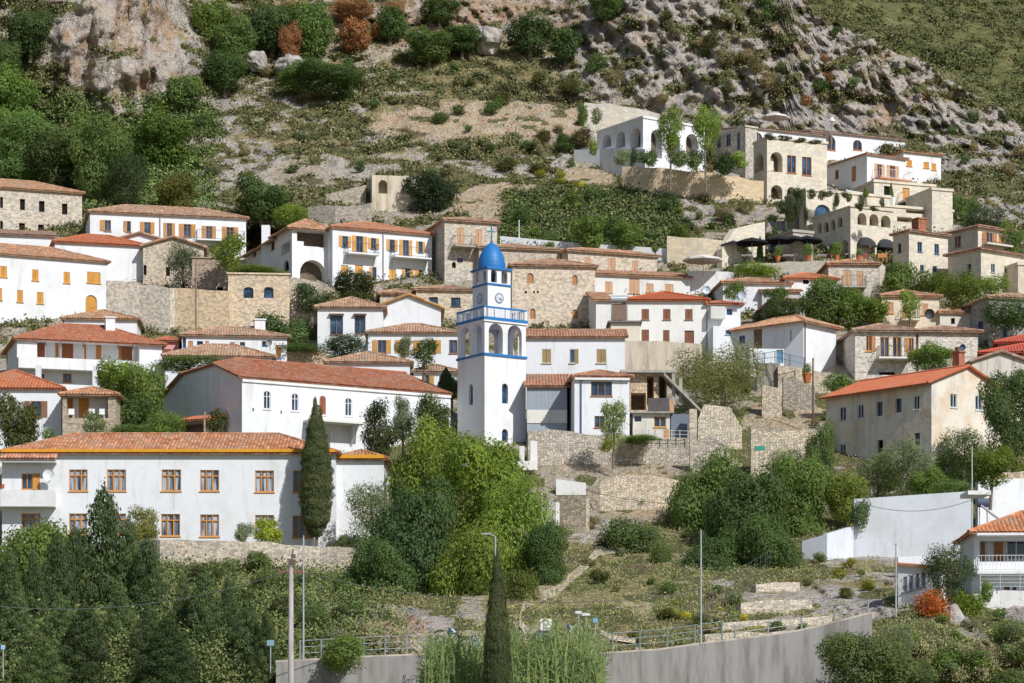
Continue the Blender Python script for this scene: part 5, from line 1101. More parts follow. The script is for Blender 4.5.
def bl_shrub(seed, n=6):
    r = random.Random(seed); B = []
    for i in range(n):
        a = r.uniform(0, 6.28); q = r.uniform(0, .55); s = r.uniform(.32, .55); B.append((math.cos(a) * q, math.sin(a) * q, r.uniform(-.25, .45) * (1 - q * .6), s, s, s * .85))
    return B
_cr = {}
def crown_of(kind, var, big):
    k = (kind, var, big)
    if k in _cr: return _cr[k]
    # leaf size relative to the crown radius, number of clusters
    rel = {0: .20, 1: .13, 2: .085, 3: .055, 4: .036}[big]; n = {0: 500, 1: 1500, 2: 4200, 3: 10000, 4: 24000}[big]; sd = hash_(kind) + var * 13 + big
    if kind == 'round': me = crown('foliage', bl_round(sd), n, rel, sd)
    elif kind == 'loose': me = crown('foliage', bl_round(sd, 12, .95), int(n * .62), rel, sd, 1, 0, .4, .6)
    elif kind == 'olive': me = crown('foliage', bl_round(sd, 11, .85), int(n * .95), rel * .85, sd, .7, .8, .38, .5)
    elif kind == 'column': me = crown('foliage', bl_column(sd, 16), int(n * 2.4), rel * .85, sd, .8, .4, .12, .16)
    elif kind == 'cedar': me = crown('foliage', bl_cedar(sd), int(n * 1.5), rel * .75, sd, .9, .3, .25, .45)
    elif kind == 'upright': me = crown('foliage', [(x * .8, y * .8, z, a, b, c) for x, y, z, a, b, c in bl_round(sd, 10, 1.25)], n, rel, sd, 1, .5, .4, .5)
    else: me = crown('foliage', bl_shrub(sd), int(n * .8), rel, sd, 1, 0, .4, .45)
    _cr[k] = me; return me
def hash_(s): return sum(ord(c) * (i + 3) for i, c in enumerate(s)) % 9973
DK = (.078, .115, .042); MD = (.112, .160, .052); LM = (.17, .225, .045); OL = (.17, .19, .115); YG = (.33, .33, .07); CE = (.085, .118, .052); BRW = (.22, .175, .11); RST = (.30, .15, .08); GRY = (.2, .2, .15); YEL = (.42, .38, .05); BR = (.135, .185, .052); ORF = (.40, .12, .035)
def _size(hm): return 0 if hm < .9 else 1 if hm < 1.9 else 2 if hm < 4.0 else 3
_n = [0]
def plant(px, py0, py1, wpx, kind='round', color=MD, label=None, name=None, cat=None, group=None, D=None, trunk=None, off=0.0, big=None):
    """crown spans rows py0..py1 and wpx pixels; set on the hill at row py1"""
    _n[0] += 1
    if kind == 'cedar': wpx *= 1.12
    d = (D if D else Tf(px, py1)) + off; s = F / d; w = wpx / s; h_ = (py1 - py0) / s; cz = (VH - (py0 + py1) / 2) / s; x = (px - CX) / s
    rr = random.Random(_n[0] * 5 + 1); sc_ = (w / 2, w / 2 * rr.uniform(.85, 1.05), h_ / 2 * 1.02)
    m_x = max(wpx, py1 - py0); lv = 4 if m_x > 62 else 3 if m_x > 34 else 2 if m_x > 17 else 1
    me = crown_of(kind, rr.randrange(2 if lv > 3 else 3), lv); k_ = rr.uniform(.88, 1.14); cl = tuple(c * k_ * rr.uniform(.96, 1.04) for c in color)
    if kind == 'shrub' and trunk is None or trunk is False:
        o = link(name or 'shrub', me, None, (x, d, cz), rr.uniform(0, 6.28), cl); o.scale = sc_; setp(o, label or 'shrub', cat or 'shrub', group); return o
    zb = (VH - py1) / s - (1.2 if trunk is None else trunk)
    t = thing(name or 'tree', label or 'tree', cat or 'tree', (x, d, zb), group)
    o = link('crown', me, t, (0, 0, cz - zb), rr.uniform(0, 6.28), cl); o.scale = sc_
    mb = MB(); r0 = max(.09, w * .035); top = Vector((0, 0, cz - zb + h_ * .15)); a = Vector((0, 0, -.6)); m_ = Vector((rr.uniform(-.05, .05) * w, 0, (top.z) * .5))
    mb.tube(a, m_, r0 * 1.3, 7, r0); mb.tube(m_, top, r0, 7, r0 * .45)
    for k in range(6):
        q = rr.uniform(0, 6.28); st = m_.lerp(top, k / 7); mb.tube(st, st + Vector((math.cos(q) * w * .3, math.sin(q) * w * .3, h_ * rr.uniform(.1, .3))), r0 * .5, 5, r0 * .15)
    mb.build('trunk', M['bark'], t, (.20, .17, .13), off=(0, 0, 0)); return t
P = plant
# --- trees at the foot of the picture
P(103, 502, 700, 92, 'cedar', CE, 'tallest dark cypress-like conifer with a pointed tip in front of the long building', 'conifer', 'tree', D=158, trunk=2)
P(22, 528, 660, 96, 'round', BR, 'dense bright green tree at the far lower left corner of the long building', 'tree', D=164)
P(58, 545, 700, 66, 'cedar', CE, 'feathery conifer between the far left tree and the tallest conifer', 'conifer', 'tree', D=155, trunk=2)
P(150, 548, 700, 74, 'cedar', CE, 'feathery conifer just right of the tallest conifer', 'conifer', 'tree', D=156, trunk=2)
P(205, 578, 705, 60, 'cedar', CE, 'slim conifer left of the grey utility pole', 'conifer', 'tree', D=149, trunk=2)
P(247, 606, 705, 54, 'cedar', CE, 'low conifer beside the concrete utility pole', 'conifer', 'tree', D=147, trunk=2)
P(18, 600, 705, 70, 'cedar', CE, 'conifer in the bottom left corner', 'conifer', 'tree', D=148, trunk=2)
P(85, 610, 710, 70, 'cedar', (.055, .078, .034), 'low feathery conifer at the bottom edge, second from the left', 'conifer', 'tree', D=146, trunk=2)
P(168, 622, 710, 66, 'cedar', (.055, .078, .034), 'low feathery conifer at the bottom edge below the slim conifer', 'conifer', 'tree', D=145, trunk=2)
P(-30, 560, 705, 80, 'cedar', CE, 'conifer cut by the left edge of the picture', 'conifer', 'tree', D=150, trunk=2)
P(60, 535, 610, 60, 'round', MD, 'blue-green bushy tree behind the feathery conifers', D=170)
P(143, 508, 550, 30, 'upright', (.20, .20, .05), 'small yellow-green tree against the white wall of the long building', 'tree', D=178)
P(268, 519, 546, 32, 'upright', (.22, .26, .04), 'small yellowish citrus tree under the right windows of the long building', 'citrus_tree', D=180)
P(244, 523, 542, 18, 'shrub', OL, 'small grey shrub left of the citrus tree', D=181)
P(316.5, 408, 532, 33, 'column', (.10, .115, .052), 'tall dark cypress standing in front of the long building', 'cypress', 'tree', D=181.0, trunk=1.3, big=3)
P(371, 486, 548, 50, 'olive', OL, 'grey-green olive tree in front of the set-back white wing', 'olive_tree', D=180.5)
P(348, 535, 550, 22, 'shrub', MD, 'low shrub at the foot of the olive tree by the white wing', D=181)
P(413, 486, 630, 92, 'round', (.06, .095, .04), 'large dark green tree in front of the set-back white wing', 'tree', D=166)
P(385, 540, 625, 60, 'round', DK, 'dark lower crown of a tree left of the large dark green tree', 'tree', D=163)
P(424, 425, 530, 66, 'round', (.16, .20, .045), 'bright yellow-green plane tree left of the bell tower foot', 'plane_tree', D=184)
P(486, 438, 560, 88, 'round', LM, 'tallest bright lime plane tree in front of the bell tower foot', 'plane_tree', D=176)
P(515, 485, 610, 66, 'upright', LM, 'lime plane tree at the right edge of the bright clump', 'plane_tree', D=170)
P(468, 530, 640, 70, 'round', (.18, .22, .05), 'lower green plane tree with yellowing leaves above the road sign', 'plane_tree', D=163)
P(543, 525, 592, 46, 'round', DK, 'dark rounded tree right of the lime plane trees', D=168)
P(521, 570, 625, 36, 'loose', (.10, .12, .03), 'thin yellowing sapling beside the narrow path', D=160)
P(380, 403, 460, 34, 'upright', (.07, .08, .03), 'brownish-green conifer in front of the right end of the church hall', D=203)
P(403, 398, 440, 22, 'upright', OL, 'thin olive-green tree against the church wall', D=206)
P(434, 396, 445, 36, 'upright', (.07, .085, .03), 'pointed olive-green tree just left of the bell tower', D=204)
P(446, 370, 400, 18, 'column', DK, 'slim dark tree squeezed between the cottage and the bell tower', D=222)
P(497, 560, 712, 25, 'column', (.10, .115, .055), 'narrow cypress at the bottom edge in front of the reeds', 'cypress', 'tree', D=134.5, big=3, trunk=2)
P(342, 636, 672, 54, 'shrub', BR, 'round green bush hanging over the concrete road wall', D=140.5)
P(613, 402, 446, 26, 'loose', (.17, .20, .07), 'climbing plant in front of the white cube house', D=205)
P(606, 440, 452, 16, 'shrub', (.24, .26, .05), 'yellow-green plant on the grey dry-stone terrace wall', D=207)
P(640, 436, 443, 40, 'shrub', BR, 'low green strip of plants before the white shack', D=207.8)
# tree mass right of centre
P(705, 455, 560, 78, 'round', MD, 'dark green tree at the left of the big tree group, right of centre', D=192)
P(748, 470, 590, 82, 'round', DK, 'broad dark tree in the middle of the big tree group', D=184)
P(800, 462, 545, 66, 'round', (.11, .15, .045), 'mid green tree at the right of the big tree group', D=190)
P(770, 520, 600, 60, 'round', DK, 'lower dark tree of the big group above the stepped walls', D=176)
P(715, 535, 612, 58, 'round', DK, 'lowest dark tree of the big group beside the lamp post', D=176)
P(820, 425, 490, 34, 'upright', MD, 'slender green tree against the stained plaster building', D=197)
P(785, 450, 492, 42, 'olive', OL, 'olive tree in front of the beige rubble wall', 'olive_tree', D=200)
P(845, 476, 520, 40, 'round', (.19, .21, .05), 'yellow-green bush below the stained plaster building', D=190)
P(720, 346, 412, 84, 'olive', (.16, .165, .07), 'spreading olive-brown tree above the grey terrace wall', 'olive_tree', D=222)
P(908, 440, 496, 50, 'olive', OL, 'grey olive tree below the gable of the stained plaster building', 'olive_tree', D=192)
P(878, 452, 500, 38, 'olive', OL, 'smaller grey olive tree left of the gable olive', 'olive_tree', D=194)
P(965, 430, 480, 54, 'olive', (.085, .11, .05), 'olive tree right of the stained plaster building', 'olive_tree', D=196)
P(1008, 372, 455, 56, 'round', (.075, .105, .04), 'large green tree at the right edge beside the beige gable', D=200)
P(930, 470, 500, 40, 'round', BR, 'bright green bush above the big white boundary wall', D=188)
P(990, 448, 485, 44, 'round', (.13, .16, .03), 'yellow-green bush behind the white wall with coping, right edge', D=186)
P(952, 480, 497, 46, 'shrub', MD, 'low shrubs topping the big white boundary wall', D=180)
P(860, 500, 530, 20, 'shrub', DK, 'dark shrub at the left end of the big white boundary wall', D=180)
P(948, 545, 602, 50, 'olive', (.075, .095, .048), 'dense grey-green olive tree between the small garden house and the balcony house', 'olive_tree', D=153)
P(934, 592, 640, 44, 'shrub', ORF, 'bush covered in orange flowers below the small garden house', 'flowering_bush', 'bush', D=151, trunk=False)
P(968, 592, 620, 30, 'shrub', (.16, .20, .03), 'light green bush right of the orange flowering bush', D=151)
P(985, 580, 607, 14, 'shrub', BR, 'rose bush with red blooms on the terrace of the lower right house', D=152)
P(868, 636, 710, 92, 'round', (.12, .15, .06), 'big round green bush at the bottom edge, right', 'shrub', 'shrub', D=138)
P(900, 625, 675, 34, 'olive', OL, 'grey-green bushy olive in the shade below the orange bush', 'olive_tree', D=143)
P(975, 650, 672, 34, 'shrub', BR, 'bright green shrub among the rocks at the lower right', D=143)
P(1013, 620, 660, 40, 'shrub', MD, 'green climbing shrub at the lower right edge under the terrace', D=145)
P(920, 660, 700, 40, 'shrub', (.09, .11, .04), 'shrub at the bottom edge below the orange bush', D=139)
P(1010, 670, 700, 50, 'shrub', (.09, .11, .04), 'shrub in the bottom right corner', D=139)
P(630, 518, 558, 52, 'shrub', DK, 'large dark rounded bush beside the narrow path, centre', D=183)
P(608, 530, 558, 26, 'shrub', (.07, .075, .03), 'olive bush touching the large dark rounded bush on its left', D=185)
P(660, 540, 575, 26, 'shrub', MD, 'green bush between the large rounded bush and the tree group', D=178)
# village trees
P(18, 397, 450, 44, 'round', (.10, .11, .035), 'round olive-green tree at the left edge in front of the white house', D=200)
P(48, 428, 441, 14, 'shrub', MD, 'little green bush before the white house at the left edge', D=196)
P(120, 362, 410, 52, 'round', LM, 'bright green tree right of the stone porch', D=218)
P(146, 366, 425, 40, 'round', BR, 'leafy green tree between the porch and the church gable', D=215)
P(128, 395, 440, 62, 'round', DK, 'dark green tree in the gap left of the church gable', D=212)
P(190, 357, 372, 60, 'shrub', MD, 'shrubby tree tops above the church gable roof', D=224)
P(95, 412, 438, 24, 'loose', OL, 'sparse shrub beside the stone porch wall', D=204)
P(166, 412, 438, 40, 'shrub', BR, 'green shrub behind the tiled ridge left of the church', D=200)
P(130, 425, 440, 40, 'shrub', MD, 'low shrub above the long tiled ridge', D=198)
P(216, 410, 437, 26, 'loose', (.07, .08, .03), 'sparse fig sapling against the church gable wall', D=200)
P(183, 243, 290, 32, 'olive', (.07, .09, .055), 'grey-green olive tree in front of the gabled stone house', 'olive_tree', D=262)
P(228, 236, 268, 34, 'loose', LM, 'lime green climbing vine on the outbuilding at the upper left', 'vine', 'vine', D=255)
P(258, 268, 276, 58, 'shrub', BR, 'trailing green creeper on the flat stone building', 'creeper', 'creeper', D=254)
P(312, 284, 312, 34, 'loose', (.06, .09, .04), 'climbing shrub on the villa terrace wall', D=252)
P(354, 272, 302, 42, 'round', (.065, .08, .03), 'olive-green tree in front of the balcony house', D=250)
P(270, 312, 342, 30, 'shrub', DK, 'dark shrub behind the white chimney house', D=246)
P(293, 318, 352, 34, 'shrub', DK, 'dark green bank shrub left of the two blue windows', D=245)
P(345, 334, 358, 44, 'shrub', (.05, .07, .035), 'dark green hedge below the two blue windows', D=232)
P(300, 344, 353, 50, 'shrub', DK, 'low dark hedge along the stone garden wall', D=240)
P(403, 337, 358, 18, 'loose', OL, 'small grey-green tree covering the middle shutters of the yellow shutter house', D=233)
P(424, 340, 366, 26, 'loose', (.07, .095, .03), 'loose green tree before the yellow shutter house', D=231)
P(452, 376, 398, 22, 'round', DK, 'dark tree between the cottages and the bell tower', D=224)
P(822, 278, 330, 46, 'round', MD, 'dense round green tree in front of the orange hipped roof', D=244)
P(782, 296, 330, 38, 'round', (.06, .08, .03), 'green tree left of the dense round tree', D=243)
P(850, 290, 326, 46, 'round', BR, 'leafy bright tree right of the dense round tree', D=244)
P(878, 299, 324, 28, 'round', (.12, .15, .03), 'yellowish green tree right of the leafy bright tree', D=243)
P(735, 283, 300, 26, 'shrub', BR, 'bright green shrub on the blue-grey house roof edge', D=253)
P(757, 263, 276, 42, 'shrub', LM, 'lime bushes under the black parasols', D=263)
P(776, 287, 300, 26, 'shrub', MD, 'shrub between the two orange roofed houses', D=252)
P(932, 345, 370, 42, 'round', BR, 'compact green tree in front of the right wing of the pale stone house', D=228)
P(910, 290, 318, 20, 'loose', LM, 'loose green vine over the cream stone house', D=247)
P(836, 374, 392, 26, 'loose', MD, 'small palm-like shrub above the orange-red roof', D=222)
P(846, 379, 386, 14, 'shrub', BR, 'potted green plant on the wall by the orange-red roof', D=222)
P(960, 272, 310, 46, 'loose', (.12, .15, .03), 'yellow-green trees below the lower storey of the big cream house', D=252)
P(928, 272, 300, 40, 'loose', (.10, .14, .035), 'green trees under the square stone house with four windows', D=256)
P(900, 262, 292, 30, 'shrub', BR, 'green bank below the hotel arcade steps', D=260)
P(990, 276, 298, 36, 'loose', LM, 'lime shrubs below the big cream house at the right edge', D=254)
P(1010, 298, 330, 56, 'shrub', DK, 'dense ivy covering the grey house at the right edge', 'ivy', 'ivy', D=243.8)
P(985, 205, 240, 44, 'olive', (.06, .08, .045), 'grey-green tree above the big cream house', D=284)
P(958, 195, 230, 24, 'upright', MD, 'upright green tree beside the plain stone hotel wing', D=290)
P(1008, 225, 262, 26, 'round', BR, 'green tree at the right edge beside the big cream house', D=276)
P(972, 200, 222, 24, 'shrub', BR, 'bright shrub behind the cream stone hotel block', D=292)
P(430, 174, 213, 46, 'round', (.035, .055, .028), 'dark rounded tree beside the sandy ruin', D=292)
P(588, 218, 248, 34, 'round', BR, 'round light green tree at the foot of the ivy slope, left one', D=276)
P(628, 224, 250, 32, 'round', BR, 'round light green tree at the foot of the ivy slope, right one', D=276)
P(655, 246, 252, 8, 'round', BR, 'tiny clipped tree behind the white parapet wall', D=272)
P(550, 242, 248, 8, 'round', BR, 'small tree behind the left part of the white parapet wall', D=273)
# hotel planting
P(670, 108, 152, 26, 'loose', LM, 'slim young tree before the white arcade house, left one', 'young_tree', D=293, trunk=4.2)
P(706, 106, 150, 27, 'loose', LM, 'slim young tree before the white arcade house, right one', 'young_tree', D=293, trunk=4.2)
for k, (px, a, b, w_, c_, l) in enumerate(((634, 148, 166, 9, DK, 'narrow dark cypress shrub below the left arches'), (622, 150, 165, 16, OL, 'pale grey-green shrub under the left arches'), (648, 150, 167, 20, MD, 'shrub below the corner of the white arcade house'),
        (678, 150, 168, 20, MD, 'shrub between the two young trees'), (696, 150, 169, 18, MD, 'shrub left of the right young tree trunk'), (722, 152, 176, 28, (.045, .07, .025), 'tall dense shrub in front of the small stone gable house'), (740, 152, 168, 16, LM, 'light green shrub before the square stone hotel block'),
        (593, 138, 155, 10, LM, 'little bright shrub at the left end of the white terrace wall'), (583, 103, 126, 10, MD, 'upright dark shrub against the pale curved retaining wall'), (597, 108, 124, 14, OL, 'round olive shrub against the pale curved retaining wall'), (710, 158, 172, 14, BRW, 'brownish shrub behind the long sand-coloured wall'))):
    P(px, a, b, w_, 'shrub', c_, l, D=293.5 if px > 605 else 312 if b < 130 else 298)
for k, (px, a, b, w_) in enumerate(((836, 192, 210, 7), (812, 189, 199, 10), (828, 190, 197, 12), (845, 191, 198, 9), (858, 203, 209, 8), (874, 206, 211, 9), (772, 214, 222, 14), (783, 200, 214, 12), (797, 188, 198, 12), (764, 222, 236, 6), (770, 133, 140, 12), (785, 136, 141, 14), (800, 138, 143, 12), (815, 140, 144, 14), (849, 193, 202, 7), (861, 195, 211, 7), (882, 198, 207, 6), (822, 190, 200, 8), (799, 192, 215, 10), (790, 194, 228, 10), (775, 225, 242, 8), (768, 232, 246, 7), (806, 205, 225, 5))):
    P(px, a, b, w_, 'shrub', (.06, .075, .03), 'dark green vine hanging down the cream hotel walls', 'hanging_vine', 'vine', 'vines hanging on the hotel walls', D=273.0 if px > 845 else 280.4)
P(891, 184, 205, 5, 'column', MD, 'slim cypress in a pot beside the orange hotel door', 'cypress', 'tree', D=289, trunk=.2)
P(930, 190, 204, 5, 'column', MD, 'slim cypress at the right end of the orange-door terrace', 'cypress', 'tree', D=289, trunk=.2)
P(866, 187, 197, 5, 'column', BR, 'small potted cypress on the pool wall', 'cypress', 'tree', D=284.5, trunk=.2)
P(760, 238, 262, 6, 'column', DK, 'slim cypress at the left end of the restaurant terrace', 'cypress', 'tree', D=273, trunk=.3)
P(741, 240, 262, 16, 'loose', MD, 'leafy plant left of the restaurant terrace', D=274)
def pot(px, py, D, label, r=.42, plant_=None):
    t = thing('flower_pot', label, 'pot', pt(px, py, D), None); mb = MB(); k = r / .42
    mb.lathe((0, 0, 0), [(0, 0), (.26 * k, 0), (.42 * k, .75 * k), (.46 * k, .75 * k), (.46 * k, .85 * k), (.36 * k, .85 * k), (0, .75 * k)], 12); mb.build('pot', M['concrete'], t, (.55, .18, .07), off=(0, 0, 0))
    if plant_: o = link('foliage', crown_of('shrub', 1, 1), t, (0, 0, .85 * k + plant_ * .8), 0, BR); o.scale = (plant_ * .8, plant_ * .8, plant_)
pot(778, 262, 270.5, 'leftmost large terracotta pot with a small tree on the restaurant terrace', .3, 0.60)
pot(808, 261.5, 269.5, 'middle large terracotta pot with a small tree on the restaurant terrace', .3, 0.69)
pot(836.5, 261, 268, 'large terracotta pot with a round tree before the hotel arcade', .3, 0.78)
pot(859, 262, 267, 'terracotta pot with a plant in front of the left awning', .3, 0.42)
pot(807, 383, 222, 'terracotta pot with a plant on the small stone terrace wall', .4, .5)
pot(978, 580, 156.5, 'small terracotta pot at the foot of the lower right house', .2)
pot(979.5, 571.8, 156.4, 'small orange pot at the left of the balcony, lower right house', .2)
pot(1004, 571.8, 156.4, 'small red pot on the balcony of the lower right house', .2)

P(205, 566, 640, 66, 'round', (.085, .11, .045), 'dark bushy tree on the bank below the left part of the rubble wall', D=166)
P(262, 576, 650, 60, 'round', (.09, .12, .04), 'bushy green tree just left of the utility pole top', D=162)
P(230, 560, 600, 50, 'round', (.13, .15, .05), 'olive-green bush under the long rubble wall, left of the lamp', D=174)
P(335, 575, 625, 66, 'round', (.10, .135, .04), 'broad green bush between the lamp and the large dark tree', D=168)
P(375, 590, 632, 40, 'shrub', BRW, 'dry brownish bush beneath the large dark green tree', D=162)
P(188, 600, 690, 54, 'cedar', CE, 'conifer behind the low conifers, left of the utility pole', 'conifer', 'tree', D=152, trunk=2)
P(40, 640, 712, 60, 'cedar', (.11, .14, .06), 'pale feathery conifer at the bottom edge near the left corner', 'conifer', 'tree', D=144, trunk=2)

for px, a, w_, D_, l in ((76, 538, 52, 157, 'dark pointed conifer immediately left of the tallest conifer'), (129, 530, 50, 157.5, 'dark pointed conifer immediately right of the tallest conifer'), (36, 560, 46, 153, 'dark conifer spire below the far lower left tree'),
        (183, 584, 42, 151, 'dark conifer spire between the right feathery conifer and the slim conifer'), (226, 586, 40, 150, 'dark conifer spire just right of the slim conifer'), (268, 618, 36, 146, 'small conifer spire beside the blue-grey sign board'),
        (120, 590, 60, 149, 'wide dark conifer under the tallest conifer'), (60, 600, 56, 148, 'wide dark conifer near the bottom left'), (148, 610, 50, 147, 'dark conifer in the middle of the bottom left group'), (8, 560, 50, 152, 'dark conifer spire at the left edge under the bright green tree')):
    P(px, a, 708, w_, 'cedar', CE if int(px) % 3 else (.105, .135, .062), l, 'conifer', 'tree', D=D_, trunk=2)
# --- shrubs scattered over the hill, each one a thing; the labels say which slope they grow on
def inside(px, py, boxes): return any(a <= px <= c and b <= py <= d for a, b, c, d in boxes)
BUILT = [(0, 178, 84, 240), (82, 203, 250, 300), (245, 215, 436, 290), (415, 214, 500, 300), (367, 172, 424, 216), (500, 250, 700, 440), (585, 100, 645, 128), (596, 112, 946, 200), (760, 185, 960, 280), (890, 220, 1024, 290)]
rs = random.Random(77)
def scatter(n, x0, y0, x1, y1, wlo, whi, asp, cols, label, group, kinds=('shrub',), test=None, name='shrub'):
    k = 0; tries = 0
    while k < n and tries < n * 30:
        tries += 1
        px, py = rs.uniform(x0, x1), rs.uniform(y0, y1)
        if inside(px, py, BUILT) or (test and not test(px, py)): continue
        w_ = wlo + (whi - wlo) * rs.random() ** 1.8; h_ = w_ * rs.uniform(*asp); c_ = rs.choice(cols)
        P(px, py - h_, py, w_, rs.choice(kinds), c_, label, name, 'shrub' if name == 'shrub' else 'tree', group, D=Tn(px, py) - .3, trunk=False if name == 'shrub' else .5); k += 1
ridge = lambda px, py: py > np.interp(px, RX, RV) + 8
# bigger named trees of the upper left
for px, a, b, w_, kd, c_, l in ((30, 10, 55, 46, 'round', DK, 'dark tree clinging to the cliff edge at the top left'), (12, 70, 130, 50, 'round', BR, 'green tree at the left edge under the cliff'), (22, 118, 185, 66, 'round', MD, 'broad green tree above the long stone house, left edge'),
        (62, 135, 195, 60, 'round', (.075, .10, .035), 'soft green tree above the long stone house'), (100, 118, 200, 62, 'round', MD, 'tall green tree under the crag, behind the white house with vines'), (128, 150, 208, 40, 'olive', (.05, .075, .03), 'dark grey-green tree right of the tall green tree under the crag'),
        (163, 112, 168, 56, 'round', (.085, .125, .03), 'bright round tree at the foot of the crag'), (176, 176, 212, 38, 'round', (.12, .11, .03), 'autumn-yellowing bush on the slope above the white house with vines'), (150, 130, 165, 34, 'round', BR, 'green tree directly below the crag wall'),
        (212, 0, 45, 44, 'round', BR, 'bright green tree at the top, right of the crag'), (236, 20, 62, 40, 'round', MD, 'green tree right of the bright tree beside the crag'), (225, 52, 90, 44, 'round', DK, 'dark bush mass below the trees beside the crag'),
        (272, 4, 50, 46, 'round', DK, 'dark green tree at the top beside the rusty shrubs'), (312, 2, 56, 42, 'round', MD, 'green tree at the top among the rusty shrubs'), (330, 62, 98, 66, 'round', DK, 'wide dark green bush on the upper slope'), (300, 66, 92, 40, 'round', MD, 'green bush left of the wide dark bush'),
        (186, 78, 108, 34, 'round', MD, 'green bush on the right shoulder of the crag'), (262, 178, 218, 56, 'round', DK, 'dark green bush above the white villa'), (290, 206, 226, 36, 'shrub', LM, 'lime hedge plants above the villa roof'), (440, 0, 22, 40, 'round', DK, 'dark tree at the top centre left'),
        (430, 30, 62, 46, 'round', MD, 'green tree under the reddish rocks, upper centre'), (462, 25, 52, 40, 'round', DK, 'dark green tree beside the loose boulder'), (530, 18, 52, 44, 'round', DK, 'dark green tree right of the loose boulder'), (565, 30, 62, 34, 'round', DK, 'dark tree at the start of the rocky mountainside'),
        (605, -6, 18, 36, 'round', MD, 'green tree at the top edge on the mountainside'), (355, 20, 50, 30, 'round', RST, 'rust-coloured dead tree at the top'), (290, 25, 60, 22, 'round', RST, 'rust-red shrub under the top trees'), (390, 8, 38, 30, 'round', DK, 'dark bush right of the rust-coloured dead tree'),
        (10, 40, 80, 30, 'round', MD, 'green bush at the left edge beside the crag'), (352, 0, 20, 40, 'round', RST, 'rusty shrub touching the top edge')):
    P(px, a, b, w_, kd, tuple(c * .95 for c in c_), l, 'tree' if b - a > 24 else 'shrub', 'tree' if b - a > 24 else 'shrub', D=Tn(px, b) - 1.5, trunk=.4)
scatter(20, 190, 60, 420, 205, 9, 26, (.5, .85), [DK, MD, OL, BRW], 'olive or brown shrub on the scrubby slope left of the sandy ruin', 'shrubs on the left scrub slope')
scatter(20, 400, 60, 600, 170, 9, 24, (.5, .8), [DK, MD, (.10, .10, .04), BRW], 'green or brown shrub on the terraced slope above the dark rounded tree', 'shrubs on the middle scrub slope')
scatter(26, 590, 5, 800, 118, 7, 24, (.6, 1.0), [(.05, .06, .028), BRW, (.08, .08, .035), MD], 'olive-brown shrub growing on the rocks above the white arcade house', 'shrubs on the rocky mountainside', test=ridge)
scatter(26, 760, 10, 1030, 215, 6, 18, (.6, 1.0), [(.05, .06, .028), BRW, (.07, .08, .03), DK], 'olive-brown shrub on the rocky ridge right of the hotel', 'shrubs on the rocky ridge', test=lambda a, b: ridge(a, b) and (b < 118 + (a - 760) * .1 or a > 945))
scatter(5, 780, 25, 930, 110, 9, 18, (.8, 1.1), [RST, (.24, .10, .04)], 'rust-red dead bush on the rocky ridge', 'rust-red bushes on the rocky ridge', test=ridge)
scatter(26, 505, 192, 680, 246, 12, 30, (.6, .9), [MD, BR, DK, (.10, .13, .03)], 'green ivy and bramble clump on the slope above the white parapet wall', 'clumps on the ivy slope')
scatter(10, 655, 180, 760, 232, 9, 20, (.6, .9), [OL, BRW, DK, MD], 'shrub on the pale rock bank below the long sand-coloured wall', 'shrubs on the pale rock bank')
scatter(10, 440, 140, 590, 178, 12, 28, (.4, .6), [BRW, DK, (.10, .09, .04)], 'brown-green shrub above the tan slope cut', 'shrubs above the slope cut')
scatter(4, 520, 172, 620, 190, 8, 16, (.5, .6), [YEL, (.25, .24, .03)], 'yellow flowering broom near the tan slope cut', 'yellow broom near the slope cut')
scatter(24, 165, 560, 385, 640, 16, 40, (.6, .9), [DK, MD, (.08, .085, .035), (.06, .08, .03)], 'green bush on the bank under the long rubble retaining wall', 'bushes on the bank under the long wall')
scatter(12, 545, 560, 700, 640, 9, 24, (.5, .8), [(.13, .13, .04), (.10, .11, .035), MD, (.20, .17, .07)], 'dry green bush on the grassy bank beside the path', 'bushes on the grassy bank')
scatter(6, 640, 600, 760, 640, 6, 12, (.6, .8), [YEL, (.24, .22, .03)], 'yellow-green flowering bush near the road railing', 'yellow bushes by the road')
scatter(14, 800, 535, 905, 610, 8, 20, (.5, .8), [(.20, .19, .04), OL, BRW, (.12, .13, .04)], 'weedy bush on the rock bank below the big white boundary wall', 'bushes on the weedy rock bank')
scatter(10, 870, 470, 1020, 492, 14, 30, (.7, 1.0), [MD, BR, OL, (.12, .15, .03)], 'green bush above the white boundary walls at the right', 'bushes above the white walls')
scatter(10, 700, 390, 830, 470, 8, 18, (.6, .9), [MD, OL, BRW, BR], 'small bush among the rubble walls right of centre', 'bushes among the rubble walls')
scatter(9, 560, 480, 690, 560, 9, 20, (.6, .9), [OL, BRW, MD, (.10, .12, .03)], 'small bush on the sandy terraces below the grey wall, centre', 'bushes on the sandy terraces')
scatter(5, 590, 655, 720, 662, 8, 14, (.5, .8), [YEL, BRW, OL], 'tuft growing on the concrete road wall', 'tufts on the road wall', test=lambda a, b: True)
scatter(11, 905, 610, 1030, 683, 12, 28, (.6, .9), [DK, MD, BR, OL], 'bush on the shaded bank under the lower right houses', 'bushes under the lower right houses')
